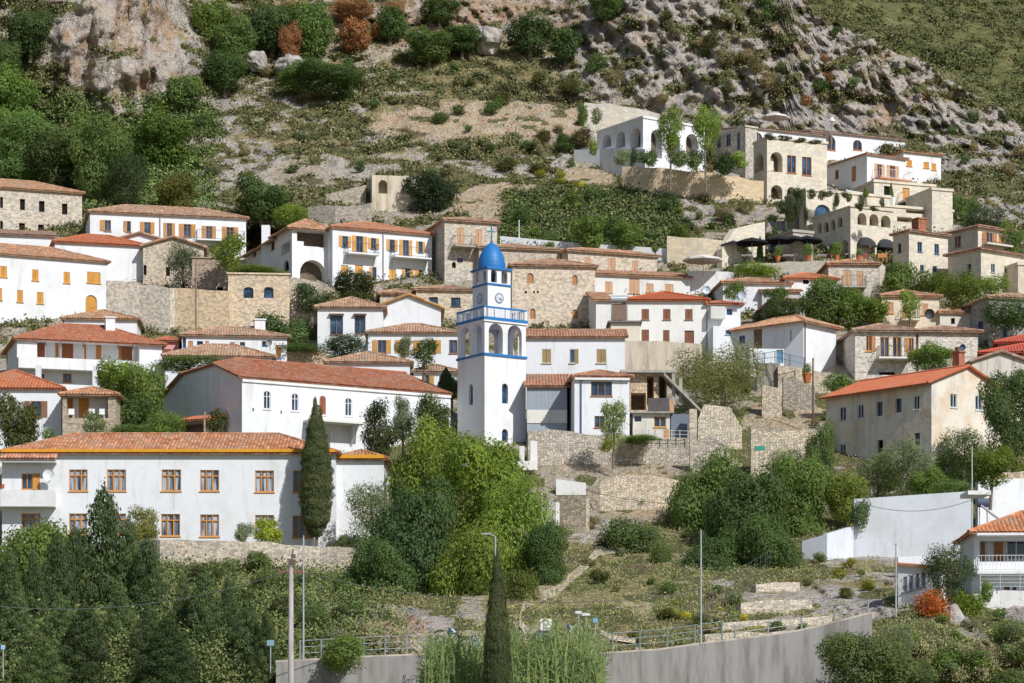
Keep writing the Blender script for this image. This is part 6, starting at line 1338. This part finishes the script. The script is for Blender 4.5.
# --- ground cover: tufts and low scrub nobody could count
def cover(name, label, n, x0, y0, x1, y1, size, pal, prob, seed, D_=None, upright=.2, per=13, spread=1.0, leaf=.55, wide=1.0):
    g_ = np.random.default_rng(seed); px = g_.uniform(x0, x1, n * 3); py = g_.uniform(y0, y1, n * 3)
    if D_ is None:
        j = np.clip(np.round((px - us[0]) / 2.4).astype(int), 0, len(us) - 1); v_ = vt[j]; i = np.clip(np.round((760 - py) / (760 - v_) * (nr - 1)).astype(int), 0, nr - 1)
        ok = (py > v_ + 2) & (g_.random(n * 3) < prob(vm[i, j], dry[i, j], rock[i, j], tan[i, j])); ok &= vnoise(px / 16, py / 8, 0, seed) * .6 + vnoise(px / 6, py / 4, 0, seed) * .4 > .34
        d = D2[i, j]
    else:
        d = D_(px, py); ok = vnoise(px / 9, py / 5, 0, seed) > .4
    px, py, d = px[ok][:n], py[ok][:n], d[ok][:n]; n = len(px)
    C_ = np.stack([(px - CX) / F * d, d - .1, (VH - py) / F * d], 1); s = size * g_.uniform(.5, 1.5, n)
    P_ = np.repeat(C_, per, 0) + g_.normal(0, 1, (n * per, 3)) * np.repeat(s, per)[:, None] * np.array([.8, .5, .45]) * spread
    V_, Q = leaves(P_, unit(g_.normal(0, 1, (n * per, 3)) + np.array([0, -.3, .6])), size * leaf, g_, wide, upright, .6)
    me = fast_mesh(name, V_, Q, M['cover'])
    pal = np.array(pal, float); k = g_.integers(0, len(pal), n); cl = np.repeat(pal[k] * g_.uniform(.75, 1.25, (n, 1)), per, 0) * g_.uniform(.7, 1.35, (n * per, 1))
    at = me.attributes.new('tint', 'FLOAT_COLOR', 'FACE'); at.data.foreach_set('color', np.concatenate([cl, np.ones((len(cl), 1))], 1).astype(np.float32).ravel())
    o = link(name, me); setp(o, label, 'ground cover', None, 'stuff'); return o
cover('scrub', 'low olive and brown scrub covering the rocky hillside', 28000, -130, -10, 1170, 345, .50, [(.13, .15, .055), (.17, .18, .07), (.23, .19, .11), (.11, .13, .055), (.25, .24, .11)], lambda v, dr, r, t: np.clip(v * .85 + .03, 0, 1) * (1 - t * .92) * (1 - .5 * r), 5, leaf=.34, per=20)
cover('dry_grass', 'dry straw-coloured grass on the hillside', 7000, -40, 20, 1040, 345, .5, [(.30, .25, .12), (.22, .19, .08), (.17, .16, .06)], lambda v, dr, r, t: np.clip(dr * .9 - .1, 0, 1) * (1 - t * .6), 6, leaf=.30, per=20, wide=.5, upright=1.5)
cover('bank_grass', 'mixed green and dry grass on the lower banks', 18000, -120, 340, 1150, 700, .36, [(.24, .28, .09), (.28, .32, .11), (.40, .36, .17), (.46, .41, .24), (.33, .33, .12)], lambda v, dr, r, t: np.clip(v * .75 + dr * .45 + .08, 0, 1) * (1 - t * .8), 7, leaf=.22, per=34, wide=.45, upright=1.5)
def fardepth(px, py):
    j = np.clip(np.round((px - 700) / 3.0).astype(int), 0, len(uf) - 1); i = np.clip(np.round((260 - py) / 400 * 189).astype(int), 0, 189); return Df[i, j]
cover('far_scrub', 'green scrub and small trees on the far hill', 19000, 780, -40, 1200, 240, 1.25, [(.08, .105, .04), (.11, .135, .05), (.145, .155, .06), (.18, .165, .08)], None, 8, fardepth, .2, 16, leaf=.34)
# --- reeds
def reeds(name, label, x0, x1, yt, yb, D_, n, seed):
    g_ = np.random.default_rng(seed); px = g_.uniform(x0, x1, n); d = D_ + g_.uniform(-2.0, 1.5, n); s = F / d
    x = (px - CX) / s; z0 = (VH - yb) / s; top = (VH - (yt + g_.uniform(-6, 38, n) + 10 * np.abs((px - (x0 + x1) / 2) / (x1 - x0)))) / s
    h_ = top - z0; lean = g_.normal(0, .10, n) * h_; w_ = g_.uniform(.02, .045, n)
    V_ = []; B0 = np.stack([x, d, np.full(n, z0)], 1); M1 = np.stack([x + lean * .35, d, z0 + h_ * .62], 1); T1 = np.stack([x + lean, d, top], 1); W_ = np.stack([w_, w_ * 0, w_ * 0], 1)
    Q = []; V_ = np.stack([B0 - W_, B0 + W_, M1 + W_ * 1.1, M1 - W_ * 1.1, T1 + W_ * .3, T1 - W_ * .3], 1).reshape(-1, 3); b_ = np.arange(n) * 6
    Q = np.concatenate([np.stack([b_, b_ + 1, b_ + 2, b_ + 3], 1), np.stack([b_ + 3, b_ + 2, b_ + 4, b_ + 5], 1)])
    # long drooping leaves off the canes
    m_ = n * 9; c_ = g_.integers(0, n, m_); t_ = g_.uniform(.25, 1.0, m_)[:, None]; S = B0[c_] * (1 - t_) + T1[c_] * t_; dr_ = unit(np.stack([g_.normal(0, 1, m_), g_.normal(0, .6, m_), g_.uniform(.2, 1.6, m_)], 1)); L_ = g_.uniform(.35, .8, m_)[:, None]
    E = S + dr_ * L_ + np.array([0, 0, -.08]); K = S + dr_ * L_ * .5 + np.array([0, 0, .05]); sw = np.cross(dr_, np.array([0, 1.0, 0])) * .035
    V2 = np.stack([S, K - sw, E, K + sw], 1).reshape(-1, 3); Q2 = np.arange(m_ * 4).reshape(m_, 4) + len(V_)
    me = fast_mesh(name, np.concatenate([V_, V2]), np.concatenate([Q, Q2]), M['leaf'], np.clip(g_.random(len(Q) + m_), 0, 1)); o = link(name, me, None, None, 0, (.19, .235, .11)); setp(o, label, 'reeds', None, 'stuff')
reeds('reeds', 'tall green reeds along the bottom edge right of the narrow cypress', 500, 602, 628, 700, 138, 400, 1)
reeds('reeds', 'lower clump of green reeds left of the narrow cypress at the bottom edge', 424, 500, 634, 700, 138.5, 300, 2)

def ribbon(label, pts, w, mat, c_):
    mb = MB(); pr = None
    for i in range(len(pts) - 1):
        for k in range(6):
            t = k / 6; px = pts[i][0] * (1 - t) + pts[i + 1][0] * t; py = pts[i][1] * (1 - t) + pts[i + 1][1] * t; d = Tn(px, py); p = pt(px, py, d - .35); q = pt(px, py - w, Tn(px, py - w) - .35)
            if pr: mb.face([pr[0], p, q, pr[1]])
            pr = (p, q)
    o = mb.build('path', M[mat], None, c_); setp(o, label, None, None, 'structure')
ribbon('narrow pale path', [(616, 553), (598, 556), (588, 568), (572, 582), (556, 596), (538, 603)], 10, 'rough', (.60, .52, .42))
ribbon('narrow pale path', [(533, 604), (522, 612), (519, 626), (530, 640)], 9, 'rough', (.60, .52, .42))
ribbon('narrow pale path', [(600, 634), (612, 640), (640, 644)], 5, 'rough', (.60, .52, .42))

cover('ivy_cover', 'dense green ivy and brambles on the slope above the white parapet wall', 5200, 505, 192, 672, 250, .7, [(.09, .135, .045), (.13, .18, .055), (.075, .105, .045), (.19, .22, .07), (.15, .13, .07)], lambda v, dr, r, t: np.clip(v + .4, 0, 1), 15, leaf=.24, per=40)
cover('understory', 'lush green undergrowth below the crag at the upper left', 4200, -30, 95, 215, 215, .8, [(.14, .19, .06), (.18, .24, .07), (.12, .16, .06)], lambda v, dr, r, t: np.clip(v + .2, 0, 1), 16, leaf=.24, per=40)
cover('lower_thicket', 'green thicket of low bushes under the rubble wall and the conifers', 4500, -30, 560, 400, 690, .8, [(.14, .19, .06), (.17, .22, .07), (.20, .20, .08), (.12, .15, .06)], lambda v, dr, r, t: np.clip(v + .3, 0, 1), 17, leaf=.12, per=70)

scatter(9, 700, 585, 812, 634, 9, 18, (.5, .8), [MD, OL, (.17, .18, .07), BRW], 'small bush between the stepped stone walls by the road', 'bushes between the stepped walls')

scatter(9, 275, 0, 410, 58, 14, 30, (.8, 1.2), [RST, (.26, .13, .07), (.34, .17, .08)], 'rust-brown withered bush among the trees at the top, left of centre', 'rusty bushes at the top', test=lambda a, b: b > 14)
scatter(8, 600, 20, 780, 110, 14, 24, (.7, 1.0), [(.11, .12, .055), BRW], 'broad olive bush in a hollow of the rocky mountainside', 'broad bushes in the rock hollows', test=ridge)
# ------------------------------------------------------------------ road, poles, railings, signs, wires
RW = [(276, 662), (330, 659), (380, 656.5), (425, 655), (470, 655), (520, 655), (586, 655), (620, 652.5), (660, 650), (700, 644), (760, 637), (800, 631), (835, 622.5), (872, 613)]
_rx = [a for a, b in RW]; _ry = [b for a, b in RW]; wy = lambda px: float(np.interp(px, _rx, _ry))
mb = MB(); mk = MB(); ke = MB(); pxs = list(range(276, 880, 20))
for a, b in zip(pxs, pxs[1:]):
    p0, p1 = pt(a, wy(a), 142.5), pt(b, wy(b), 142.5); z0, z1 = p0.z - .05, p1.z - .05; X = lambda p, y, z: (p.x, y, z)
    mb.face([X(p0, 142.7, z0), X(p1, 142.7, z1), X(p1, 149.5, z1), X(p0, 149.5, z0)], [(a, 0), (b, 0), (b, 7), (a, 7)])
    mk.face([X(p0, 145.95, z0 + .004), X(p1, 145.95, z1 + .004), X(p1, 146.08, z1 + .004), X(p0, 146.08, z0 + .004)])
    ke.face([X(p0, 142.2, z0 + .13), X(p1, 142.2, z1 + .13), X(p1, 142.69, z1 + .13), X(p0, 142.69, z0 + .13)]); ke.face([X(p1, 142.69, z1 + .13), X(p0, 142.69, z0 + .13), X(p0, 142.69, z0), X(p1, 142.69, z1)]); ke.face([X(p0, 142.2, z0 - .2), X(p1, 142.2, z1 - .2), X(p1, 142.2, z1 + .13), X(p0, 142.2, z0 + .13)])
setp(mb.build('road', M['asphalt'], None, (.055, .055, .055)), kind='structure'); setp(mk.build('road_marking', M['paint'], None, (.7, .7, .68)), kind='structure'); setp(ke.build('kerb', M['concrete'], None, (.55, .48, .40)), kind='structure')
def rail(px0, px1, label, color, step=26, D=142.35, h_=1.05, n=3):
    p0 = pt(px0, wy(px0), D); t = thing('guard_railing', label, 'railing', p0); mb = MB(); k = max(1, round((px1 - px0) / step)); prev = None
    for i in range(k + 1):
        px = px0 + (px1 - px0) * i / k; p = pt(px, wy(px) - 1, D)
        if prev is not None:
            for j in range(n): mb.tube(prev + Vector((0, 0, h_ * (j + 1) / n)), p + Vector((0, 0, h_ * (j + 1) / n)), .022, 5)
        q = MB(); q.tube(p + Vector((0, 0, -.1)), p + Vector((0, 0, h_ + .03)), .05, 6); q.build('post', M['metal'], t, color)
        prev = p
    mb.build('rails', M['metal'], t, color)
rail(585, 722, 'pale green metal railing along the top of the tall stained road wall', (.30, .37, .35))
rail(300, 470, 'grey metal railing along the road left of the reeds', (.42, .44, .44), 22)
rail(735, 868, 'low grey railing climbing along the right end of the road wall', (.45, .46, .45), 30, h_=.7, n=2)
def pole(px, yt, yb, D, label, name, cat, color, r=.12, r2=.07, arm=None, mat='concrete'):
    b = pt(px, yb, D); t = thing(name, label, cat, b); L = (yb - yt) * D / F; mb = MB(); mb.tube((0, 0, -1), (0, 0, L), r, 10, r2); mb.build('pole', M[mat], t, color, off=(0, 0, 0)); return t, L
t, L = pole(291, 566, 683, 136, 'grey concrete utility pole with a dark bracket at its top, lower left', 'utility_pole', 'pole', (.55, .53, .50), .17, .12)
mb = MB(); mb.box((-.65, -.06, L - .35), (1.3, 0, 0), (0, .12, 0), (0, 0, .1)); mb.build('crossarm', M['paint'], t, (.28, .10, .07), off=(0, 0, 0))
for x in (-.5, 0, .5): mb = MB(); mb.lathe((x, 0, L - .25), [(.03, 0), (.07, .05), (.07, .2), (.0, .25)], 8); mb.build('insulator', M['paint'], t, (.10, .07, .06), off=(0, 0, 0))
mb = MB(); mb.box((-.12, -.2, L + .05), (.35, 0, 0), (0, .3, 0), (0, 0, .3)); mb.box((.02, -.15, L + .4), (.22, 0, 0), (0, .2, 0), (0, 0, .22)); mb.tube((0, 0, L), (.1, 0, L + .9), .03); mb.build('bracket', M['paint'], t, (.12, .09, .08), off=(0, 0, 0))
def lamp(px, yt, yb, D, label, arm=.5):
    t, L = pole(px, yt, yb, D, label, 'street_lamp', 'lamp post', (.52, .55, .58), .06, .04, mat='metal')
    if arm < .3: mb = MB(); mb.lathe((0, 0, L), [(.05, 0), (.06, .06), (0, .1)], 8); mb.build('cap', M['metal'], t, (.4, .42, .45), off=(0, 0, 0)); return
    mb = MB(); mb.tube((0, 0, L - .03), (-arm, -.1, L + .1), .04, 6); mb.build('arm', M['metal'], t, (.5, .53, .55), off=(0, 0, 0))
    mb = MB(); mb.box((-arm - .45, -.2, L + .06), (.5, 0, .02), (0, .2, 0), (0, 0, .09)); mb.build('lamp_head', M['metal'], t, (.45, .47, .5), off=(0, 0, 0))
lamp(303.5, 537, 657, 142.3, 'thin blue-grey street lamp right of the concrete utility pole', .1)
lamp(701, 531, 643, 142.2, 'leaning-looking tall grey street lamp beside the large tree group, right of centre', .15)
lamp(495.5, 536, 655, 142.0, 'street lamp rising behind the narrow bottom cypress', .31)
lamp(896, 545, 612, 152, 'thin grey street lamp before the weedy rock bank at the lower right', .12)
lamp(972, 447, 530, 170, 'slim pale mast beside the slab canopy at the lower right', .1)
for px, yt, yb, D, l, c_ in ((813, 358, 421, 219, 'dark wooden pole above the beige rubble wall', (.16, .12, .09)), (196, 262, 334, 240, 'thin wooden pole behind the long low white house', (.3, .22, .16)), (204.5, 412, 440, 196, 'short wooden pole beside the red shed roof', (.42, .32, .24)), (519, 220, 251, 279.5, 'white slim pole on the terrace right of the dome', (.6, .6, .58)), (807, 488, 500, 185, 'rusty short pole', (.4, .2, .1))):
    if l != 'rusty short pole': pole(px, yt, yb, D, l, 'pole', 'pole', c_, .09, .07, mat='bark')
def sign(px, yt, yb, D, w, h, label, board, kind, post=(.55, .57, .58), n=1):
    b = pt(px, yb, D); t = thing('road_sign', label, 'sign', b); L = (yb - yt) * D / F; mb = MB()
    for k in range(n): x = 0 if n == 1 else (-w * .35 + k * w * .7); mb.tube((x, .04, -1), (x, .04, L - .05), .035, 6)
    mb.build('post', M['metal'], t, post, off=(0, 0, 0)); mb = MB(); mb.box((-w / 2, -.03, L - h), (w, 0, 0), (0, .03, 0), (0, 0, h)); bd = mb.build('board', M['paint'], t, board, off=(0, 0, 0)); z = L - h / 2
    mb = MB()
    if kind == 'chevron':
        a = h * .42; q = w * .10
        for x in (-w * .26, w * .08):
            pass
        mb.face([(-w * .22, -.035, z + a), (w * .05, -.035, z + a), (w * .34, -.035, z), (w * .05, -.035, z - a), (-w * .22, -.035, z - a), (w * .04, -.035, z)])
        mb.build('chevron', M['paint'], bd, (.78, .82, .85), off=(0, 0, 0))
    if kind == 'P':
        mb.box((-.17, -.035, z - .26), (.09, 0, 0), (0, .003, 0), (0, 0, .52)); mb.box((-.079, -.035, z + .18), (.22, 0, 0), (0, .003, 0), (0, 0, .08)); mb.box((-.079, -.035, z - .06), (.22, 0, 0), (0, .003, 0), (0, 0, .08)); mb.box((.09, -.035, z + .021), (.09, 0, 0), (0, .003, 0), (0, 0, .158))
        mb.build('symbol', M['paint'], bd, (.28, .32, .22), off=(0, 0, 0))
    if kind == 'frame':
        for x0, x1, z0, z1 in ((-w / 2, w / 2, L - .06, L), (-w / 2, w / 2, L - h, L - h + .06), (-w / 2, -w / 2 + .06, L - h + .061, L - .061), (w / 2 - .06, w / 2, L - h + .061, L - .061)): mb.box((x0, -.035, z0), (x1 - x0, 0, 0), (0, .004, 0), (0, 0, z1 - z0))
        mb.build('border', M['paint'], bd, (.12, .12, .13), off=(0, 0, 0))
sign(453, 628, 652, 141.9, .52, .48, 'blue and white chevron bend sign left of the narrow cypress', (.03, .07, .13), 'chevron')
sign(571, 624.5, 650, 141.9, .46, .48, 'blue and white chevron bend sign right of the white square board', (.03, .07, .13), 'chevron')
sign(546, 619, 652, 141.8, .62, .62, 'white square board with a dark border above the reeds', (.75, .74, .72), 'P', n=2)
sign(477, 637, 656, 141.9, .46, .66, 'grey-blue rectangular back of a road sign beside the narrow cypress', (.38, .45, .52), '')
sign(578.5, 611, 645, 146, .36, .15, 'small white direction board on a thin post, left of the pair', (.68, .70, .72), '')
sign(586, 613, 645, 145.5, .45, .15, 'small white direction board on a thin post, right of the pair', (.70, .70, .70), '')
sign(595.5, 618, 650, 142.6, .26, .26, 'small square blue sign on a thin post by the railing', (.20, .38, .58), '')
sign(270.5, 640, 655, 142.3, .4, .32, 'small blue-grey sign board left of the utility pole', (.22, .35, .42), '')
sign(759.5, 446, 470, 203.5, .85, .35, 'small green street sign in front of the beige rubble wall', (.05, .28, .20), '')
sign(3, 645, 660, 142, .22, .25, 'light blue triangular-topped sign at the far lower left among the conifers', (.35, .5, .7), '')
# fences and small railings
def fence(name, label, pts, color, h_=1.0, step=1.2, D=None, rails=2, r=.03, bars=False):
    P_ = [pt(a, b, (D[i] if isinstance(D, (list, tuple)) else D) or Tf(a, b)) for i, (a, b) in enumerate(pts)]; t = thing(name, label, 'fence' if 'fence' in name else 'railing', P_[0]); mb = MB(); q = MB()
    for a, b in zip(P_, P_[1:]):
        k = max(1, round((b - a).length / step))
        for j in range(rails): mb.tube(a + Vector((0, 0, h_ * (j + 1) / rails)), b + Vector((0, 0, h_ * (j + 1) / rails)), r, 4)
        for i in range(k + 1): p = a.lerp(b, i / k); q = MB(); q.tube(p, p + Vector((0, 0, h_ + .05)), r * 1.4, 5); q.build('post', M['paint'], t, color)
        if bars:
            for i in range(int((b - a).length / .15)): p = a + (b - a).normalized() * i * .15; mb.tube(p, p + Vector((0, 0, h_)), .01, 3)
    mb.build('rails', M['paint'], t, color)
fence('railing', 'blue metal railing on the terrace in front of the white hipped house', [(754, 365.5), (775, 362.5), (790, 366), (804, 369)], (.08, .22, .42), 1.0, D=[231, 230.5, 229.5, 230], rails=2, bars=True)
fence('wire_fence', 'rusty wire fence on top of the sandy terrace wall, centre', [(586, 478), (612, 476), (650, 474), (684, 479)], (.25, .20, .16), 1.2, 1.6, D=200.8, rails=2, r=.015)
fence('wire_fence', 'thin wire fence across the sandy ground above the terrace, centre', [(602, 497), (640, 486), (686, 490)], (.20, .17, .14), .9, 2.0, D=198.5, rails=3, r=.012)
fence('wire_fence', 'mesh fence above the stepped stone walls by the road', [(708, 620), (726, 606), (746, 586), (770, 570)], (.10, .11, .11), 1.3, 1.6, D=[146, 152, 160, 168], rails=3, r=.01)
fence('railing', 'white slatted fence before the white shack, centre right', [(636, 441), (655, 441), (688, 442)], (.55, .54, .50), .9, .6, D=208.6, rails=3, r=.025)
def wire(a, b, da, db, sag, label):
    A, B = pt(a[0], a[1], da), pt(b[0], b[1], db); mb = MB(); n = 24; pr = None
    for i in range(n + 1):
        t = i / n; p = A.lerp(B, t) - Vector((0, 0, sag * 4 * t * (1 - t)))
        if pr is not None: mb.tube(pr, p, .022, 4)
        pr = p
    setp(mb.build('overhead_cable', M['paint'], None, (.08, .08, .08), off=A), label, 'cable')
wire((291, 570), (-30, 603), 136, 132, 1.0, 'overhead cable running left from the concrete utility pole')
wire((291, 570), (700, 590), 136, 150, 1.2, 'overhead cable running right from the concrete utility pole across the plane trees')
wire((585, 490), (675, 504), 196, 190, .2, 'black cable slanting across the sandy terrace wall')
wire((240, 408), (60, 422), 213, 200, .8, 'overhead cable in front of the shaded church gable')
wire((850, 372), (1024, 350), 224, 224, .6, 'overhead cable above the bright orange-red gabled roof')
wire((858, 502), (990, 492), 170, 168, .9, 'overhead cable along the big white boundary wall')
# parasols, chairs and awnings of the terraces
def parasol(px, py, D, w, label, color, h_=2.4):
    b = pt(px, py, D); t = thing('parasol', label, 'parasol', b); mb = MB(); mb.tube((0, 0, -.3), (0, 0, h_), .04, 6); mb.build('pole', M['wood'], t, (.35, .3, .25), off=(0, 0, 0)); mb = MB(); c = Vector((0, 0, h_ + .55))
    for k in range(8):
        a0, a1 = math.pi * k / 4, math.pi * (k + 1) / 4; q = lambda a, r, z: Vector((math.cos(a) * r, math.sin(a) * r, z)); mb.face([c, q(a0, w / 2, h_), q(a1, w / 2, h_)]); mb.face([q(a0, w / 2, h_), q(a0, w / 2, h_ - .16), q(a1, w / 2, h_ - .16), q(a1, w / 2, h_)])
    mb.build('canopy', M['cloth'], t, color, off=(0, 0, 0))
parasol(703, 285, 263, 4.2, 'open white parasol in front of the dark awning arch', (.72, .70, .66), 2.6)
for k, px in enumerate((779, 794, 807)): parasol(px, 262, 272.5, 3.4, ('leftmost of the three black parasols before the grey hotel corner', 'middle one of the three black parasols before the grey hotel corner', 'rightmost of the three black parasols beside the hotel arcade')[k], (.03, .03, .035), 2.3)
parasol(752, 264, 272, 3.6, 'left black parasol above the lime bushes beside the awning arch', (.035, .035, .04), 2.3)
parasol(733, 266, 273, 3.0, 'small black parasol over the leafy plant left of the lime bushes', (.035, .035, .04), 2.2)
parasol(775, 127, 308, 3.4, 'white parasol on the roof of the long hotel wing', (.75, .73, .70), 1.2)
parasol(832, 142, 309, .7, 'closed white parasol on the hotel roof terrace', (.78, .76, .72), 2.6)
def table(px, py, D, label):
    b = pt(px, py, D); t = thing('table', label, 'table', b, 'tables on the restaurant terrace'); mb = MB(); mb.tube((0, 0, 0), (0, 0, .7), .05, 6); mb.build('leg', M['paint'], t, (.1, .1, .1), off=(0, 0, 0)); mb = MB(); mb.box((-.6, -.4, .701), (1.2, 0, 0), (0, .8, 0), (0, 0, .05)); mb.build('table_top', M['paint'], t, (.55, .58, .6), off=(0, 0, 0))
for px, l in ((788, 'pale restaurant table between the two left terracotta pots'), (822, 'pale restaurant table between the middle pot and the arcade pot'), (747, 'pale restaurant table at the left end of the terrace')): table(px, 262.5, 270, l)
def chair(px, py, D, label, c_, rz=0, g_='chairs on the terraces'):
    b = pt(px, py, D); t = thing('chair', label, 'chair', b, g_); t.rotation_euler = (0, 0, rz); mb = MB(); lbox(mb, -.24, .24, -.24, .24, .42, .47); mb.build('seat', M['wood'], t, c_, off=(0, 0, 0)); mb = MB(); lbox(mb, -.24, .24, .2, .24, .471, .95); mb.build('backrest', M['wood'], t, c_, off=(0, 0, 0))
    for a in (-.22, .18):
        for c in (-.22, .18): mb = MB(); lbox(mb, a, a + .04, c, c + .04, 0, .419); mb.build('leg', M['wood'], t, c_, off=(0, 0, 0))
for px, D_, l, c_ in ((880.5, 267.5, 'orange wooden chair in front of the right awning, left one', (.5, .22, .08)), (885, 267.5, 'orange wooden chair in front of the right awning, right one', (.5, .22, .08)), (797, 270, 'dark chair left of the middle terracotta pot', (.12, .08, .06)), (829, 269, 'dark red chair left of the arcade pot', (.25, .07, .05)), (866, 267, 'dark red chair between the two awnings', (.25, .07, .05))): chair(px, 262, D_, l, c_)
for px, l in ((477, 'orange garden chair on the terrace left of the dome cross'), (483, 'orange garden chair on the terrace directly behind the dome cross')): chair(px, 246, 276.5, l, (.5, .22, .1))


A_ = pt(693, 262.5, 279.3); mb = MB(); r_ = 44 / 2 * 279 / F; n = 20; ar = [Vector((-r_ * math.cos(math.pi * i / n), 0, 1.15 * math.sin(math.pi * i / n) ** .8)) for i in range(n + 1)]
for a, b in zip(ar, ar[1:]): mb.face([(a.x, -.25, -.05), (b.x, -.25, -.05), (b.x, -.25, b.z), (a.x, -.25, a.z)]); mb.face([(a.x, -.25, a.z), (b.x, -.25, b.z), (b.x, .2, b.z), (a.x, .2, a.z)])
t = thing('arch_awning', 'wide dark arched awning on the cream retaining wall below the hotel', 'awning', A_); mb.build('canopy', M['cloth'], t, (.035, .04, .05), off=(0, 0, 0))
# satellite dishes and small roof things
def dish(px, py, D, label, c_, r=.4):
    b = pt(px, py, D); t = thing('satellite_dish', label, 'satellite dish', b); mb = MB(); n = 14
    for i in range(n):
        a0, a1 = 2 * math.pi * i / n, 2 * math.pi * (i + 1) / n; q = lambda a, rr, y: (math.cos(a) * rr, y, math.sin(a) * rr); mb.face([(0, .1, 0), q(a0, r * .6, .05), q(a1, r * .6, .05)]); mb.face([q(a0, r * .6, .05), q(a0, r, -.06), q(a1, r, -.06), q(a1, r * .6, .05)])
    mb.build('dish', M['paint'], t, c_, off=(0, 0, 0)); mb = MB(); mb.tube((0, .1, 0), (.1, .3, -.7), .03); mb.tube((0, .05, -r * .8), (.05, -.4, 0), .015); mb.build('arm', M['metal'], t, (.4, .4, .4), off=(0, 0, 0))
dish(742, 295, 243.5, 'grey satellite dish on the right end of the corner house roof', (.45, .52, .6)); dish(706.5, 290, 252, 'blue-white satellite dish on the blue-grey side wall', (.55, .65, .75)); dish(929.5, 314, 246, 'black satellite dish on the cream stone house terrace', (.03, .03, .035), .5)
dish(962.5, 347.5, 234, 'dark blue satellite dish above the orange-framed window of the right wing', (.05, .08, .14), .3); dish(269, 343, 236.5, 'small grey satellite dish on the long low white house', (.3, .28, .27), .3)
# boulder
def rock_(px, py, w, h, D, label, sd, c_=(.42, .39, .35)):
    b = pt(px, py, D); s = F / D; g_ = np.random.default_rng(sd); mb = MB(); n, m_ = 20, 12; rows = []
    for j in range(m_ + 1):
        th_ = math.pi * j / m_; row = []
        for i in range(n):
            ph = 2 * math.pi * i / n; d = Vector((math.sin(th_) * math.cos(ph), math.sin(th_) * math.sin(ph), math.cos(th_))); k = .55 + .9 * float(fbm(d.x * 1.7 + sd, d.y * 1.7, d.z * 1.7, 4, sd)); row.append((d.x * w / s / 2 * k, d.y * w / s / 2 * k, d.z * h / s / 2 * k))
        rows.append(row)
    for j in range(m_):
        for i in range(n): mb.face([rows[j][i], rows[j + 1][i], rows[j + 1][(i + 1) % n], rows[j][(i + 1) % n]])
    o = mb.build('boulder', M['concrete'], None, c_, off=(0, 0, 0)); o.location = b; setp(o, label, 'rock')
rock_(487, 41, 27, 30, Tn(487, 52) - 1, 'big pale boulder resting on the upper slope under the reddish rocks', 3); rock_(257, 62, 20, 22, Tn(257, 70) - 1, 'pale rounded boulder between the trees, upper left', 8); rock_(290, 66, 30, 22, Tn(290, 75) - 1, 'pale low boulder beside the rounded boulder, upper left', 12)
rock_(757, 120, 16, 12, Tn(757, 125) - 1, 'small boulder above the hotel wing', 21); rock_(970, 668, 30, 26, 149, 'dark lit boulder among the shrubs at the lower right', 33, (.35, .33, .31)); rock_(952, 622, 26, 34, 150.5, 'rounded grey rock below the terrace of the lower right house', 38, (.45, .42, .38))

# a dark car on the road behind the reeds, seen from the rear
b_ = pt(547, 655, 145.2); t = thing('parked_car', 'dark blue car on the road half hidden behind the reeds', 'car', (b_.x, b_.y, b_.z - .05)); CB = (.02, .03, .05)
def ring(z, hw, y0, y1): return [(-hw, y0, z), (hw, y0, z), (hw, y1, z), (-hw, y1, z)]
mb = MB(); lv = [ring(.28, .80, .05, 3.9), ring(.55, .87, 0, 4.0), ring(.88, .85, .02, 3.9), ring(.95, .80, .12, 3.0), ring(1.38, .60, .45, 2.0), ring(1.44, .52, .6, 1.8)]
for a, b in zip(lv, lv[1:]):
    for i in range(4): mb.face([a[i], a[(i + 1) % 4], b[(i + 1) % 4], b[i]])
mb.face(lv[-1]); mb.face(lv[0][::-1]); mb.build('body', M['paint'], t, CB, off=(0, 0, 0))
mb = MB(); mb.face([(-.68, .14, 1.0), (.68, .14, 1.0), (.56, .42, 1.34), (-.56, .42, 1.34)]); mb.build('rear_window', M['glass'], t, off=(0, 0, 0))
for x in (-.82, .66): mb = MB(); mb.box((x, -.02, .66), (.16, 0, 0), (0, .03, 0), (0, 0, .2)); mb.build('tail_light', M['paint'], t, (.35, .02, .02), off=(0, 0, 0))
for x in (-.86, .66):
    for y in (.75, 3.1): mb = MB(); mb.tube((x, y, .31), (x + .2, y, .31), .31, 14); mb.build('wheel', M['paint'], t, (.02, .02, .02), off=(0, 0, 0))
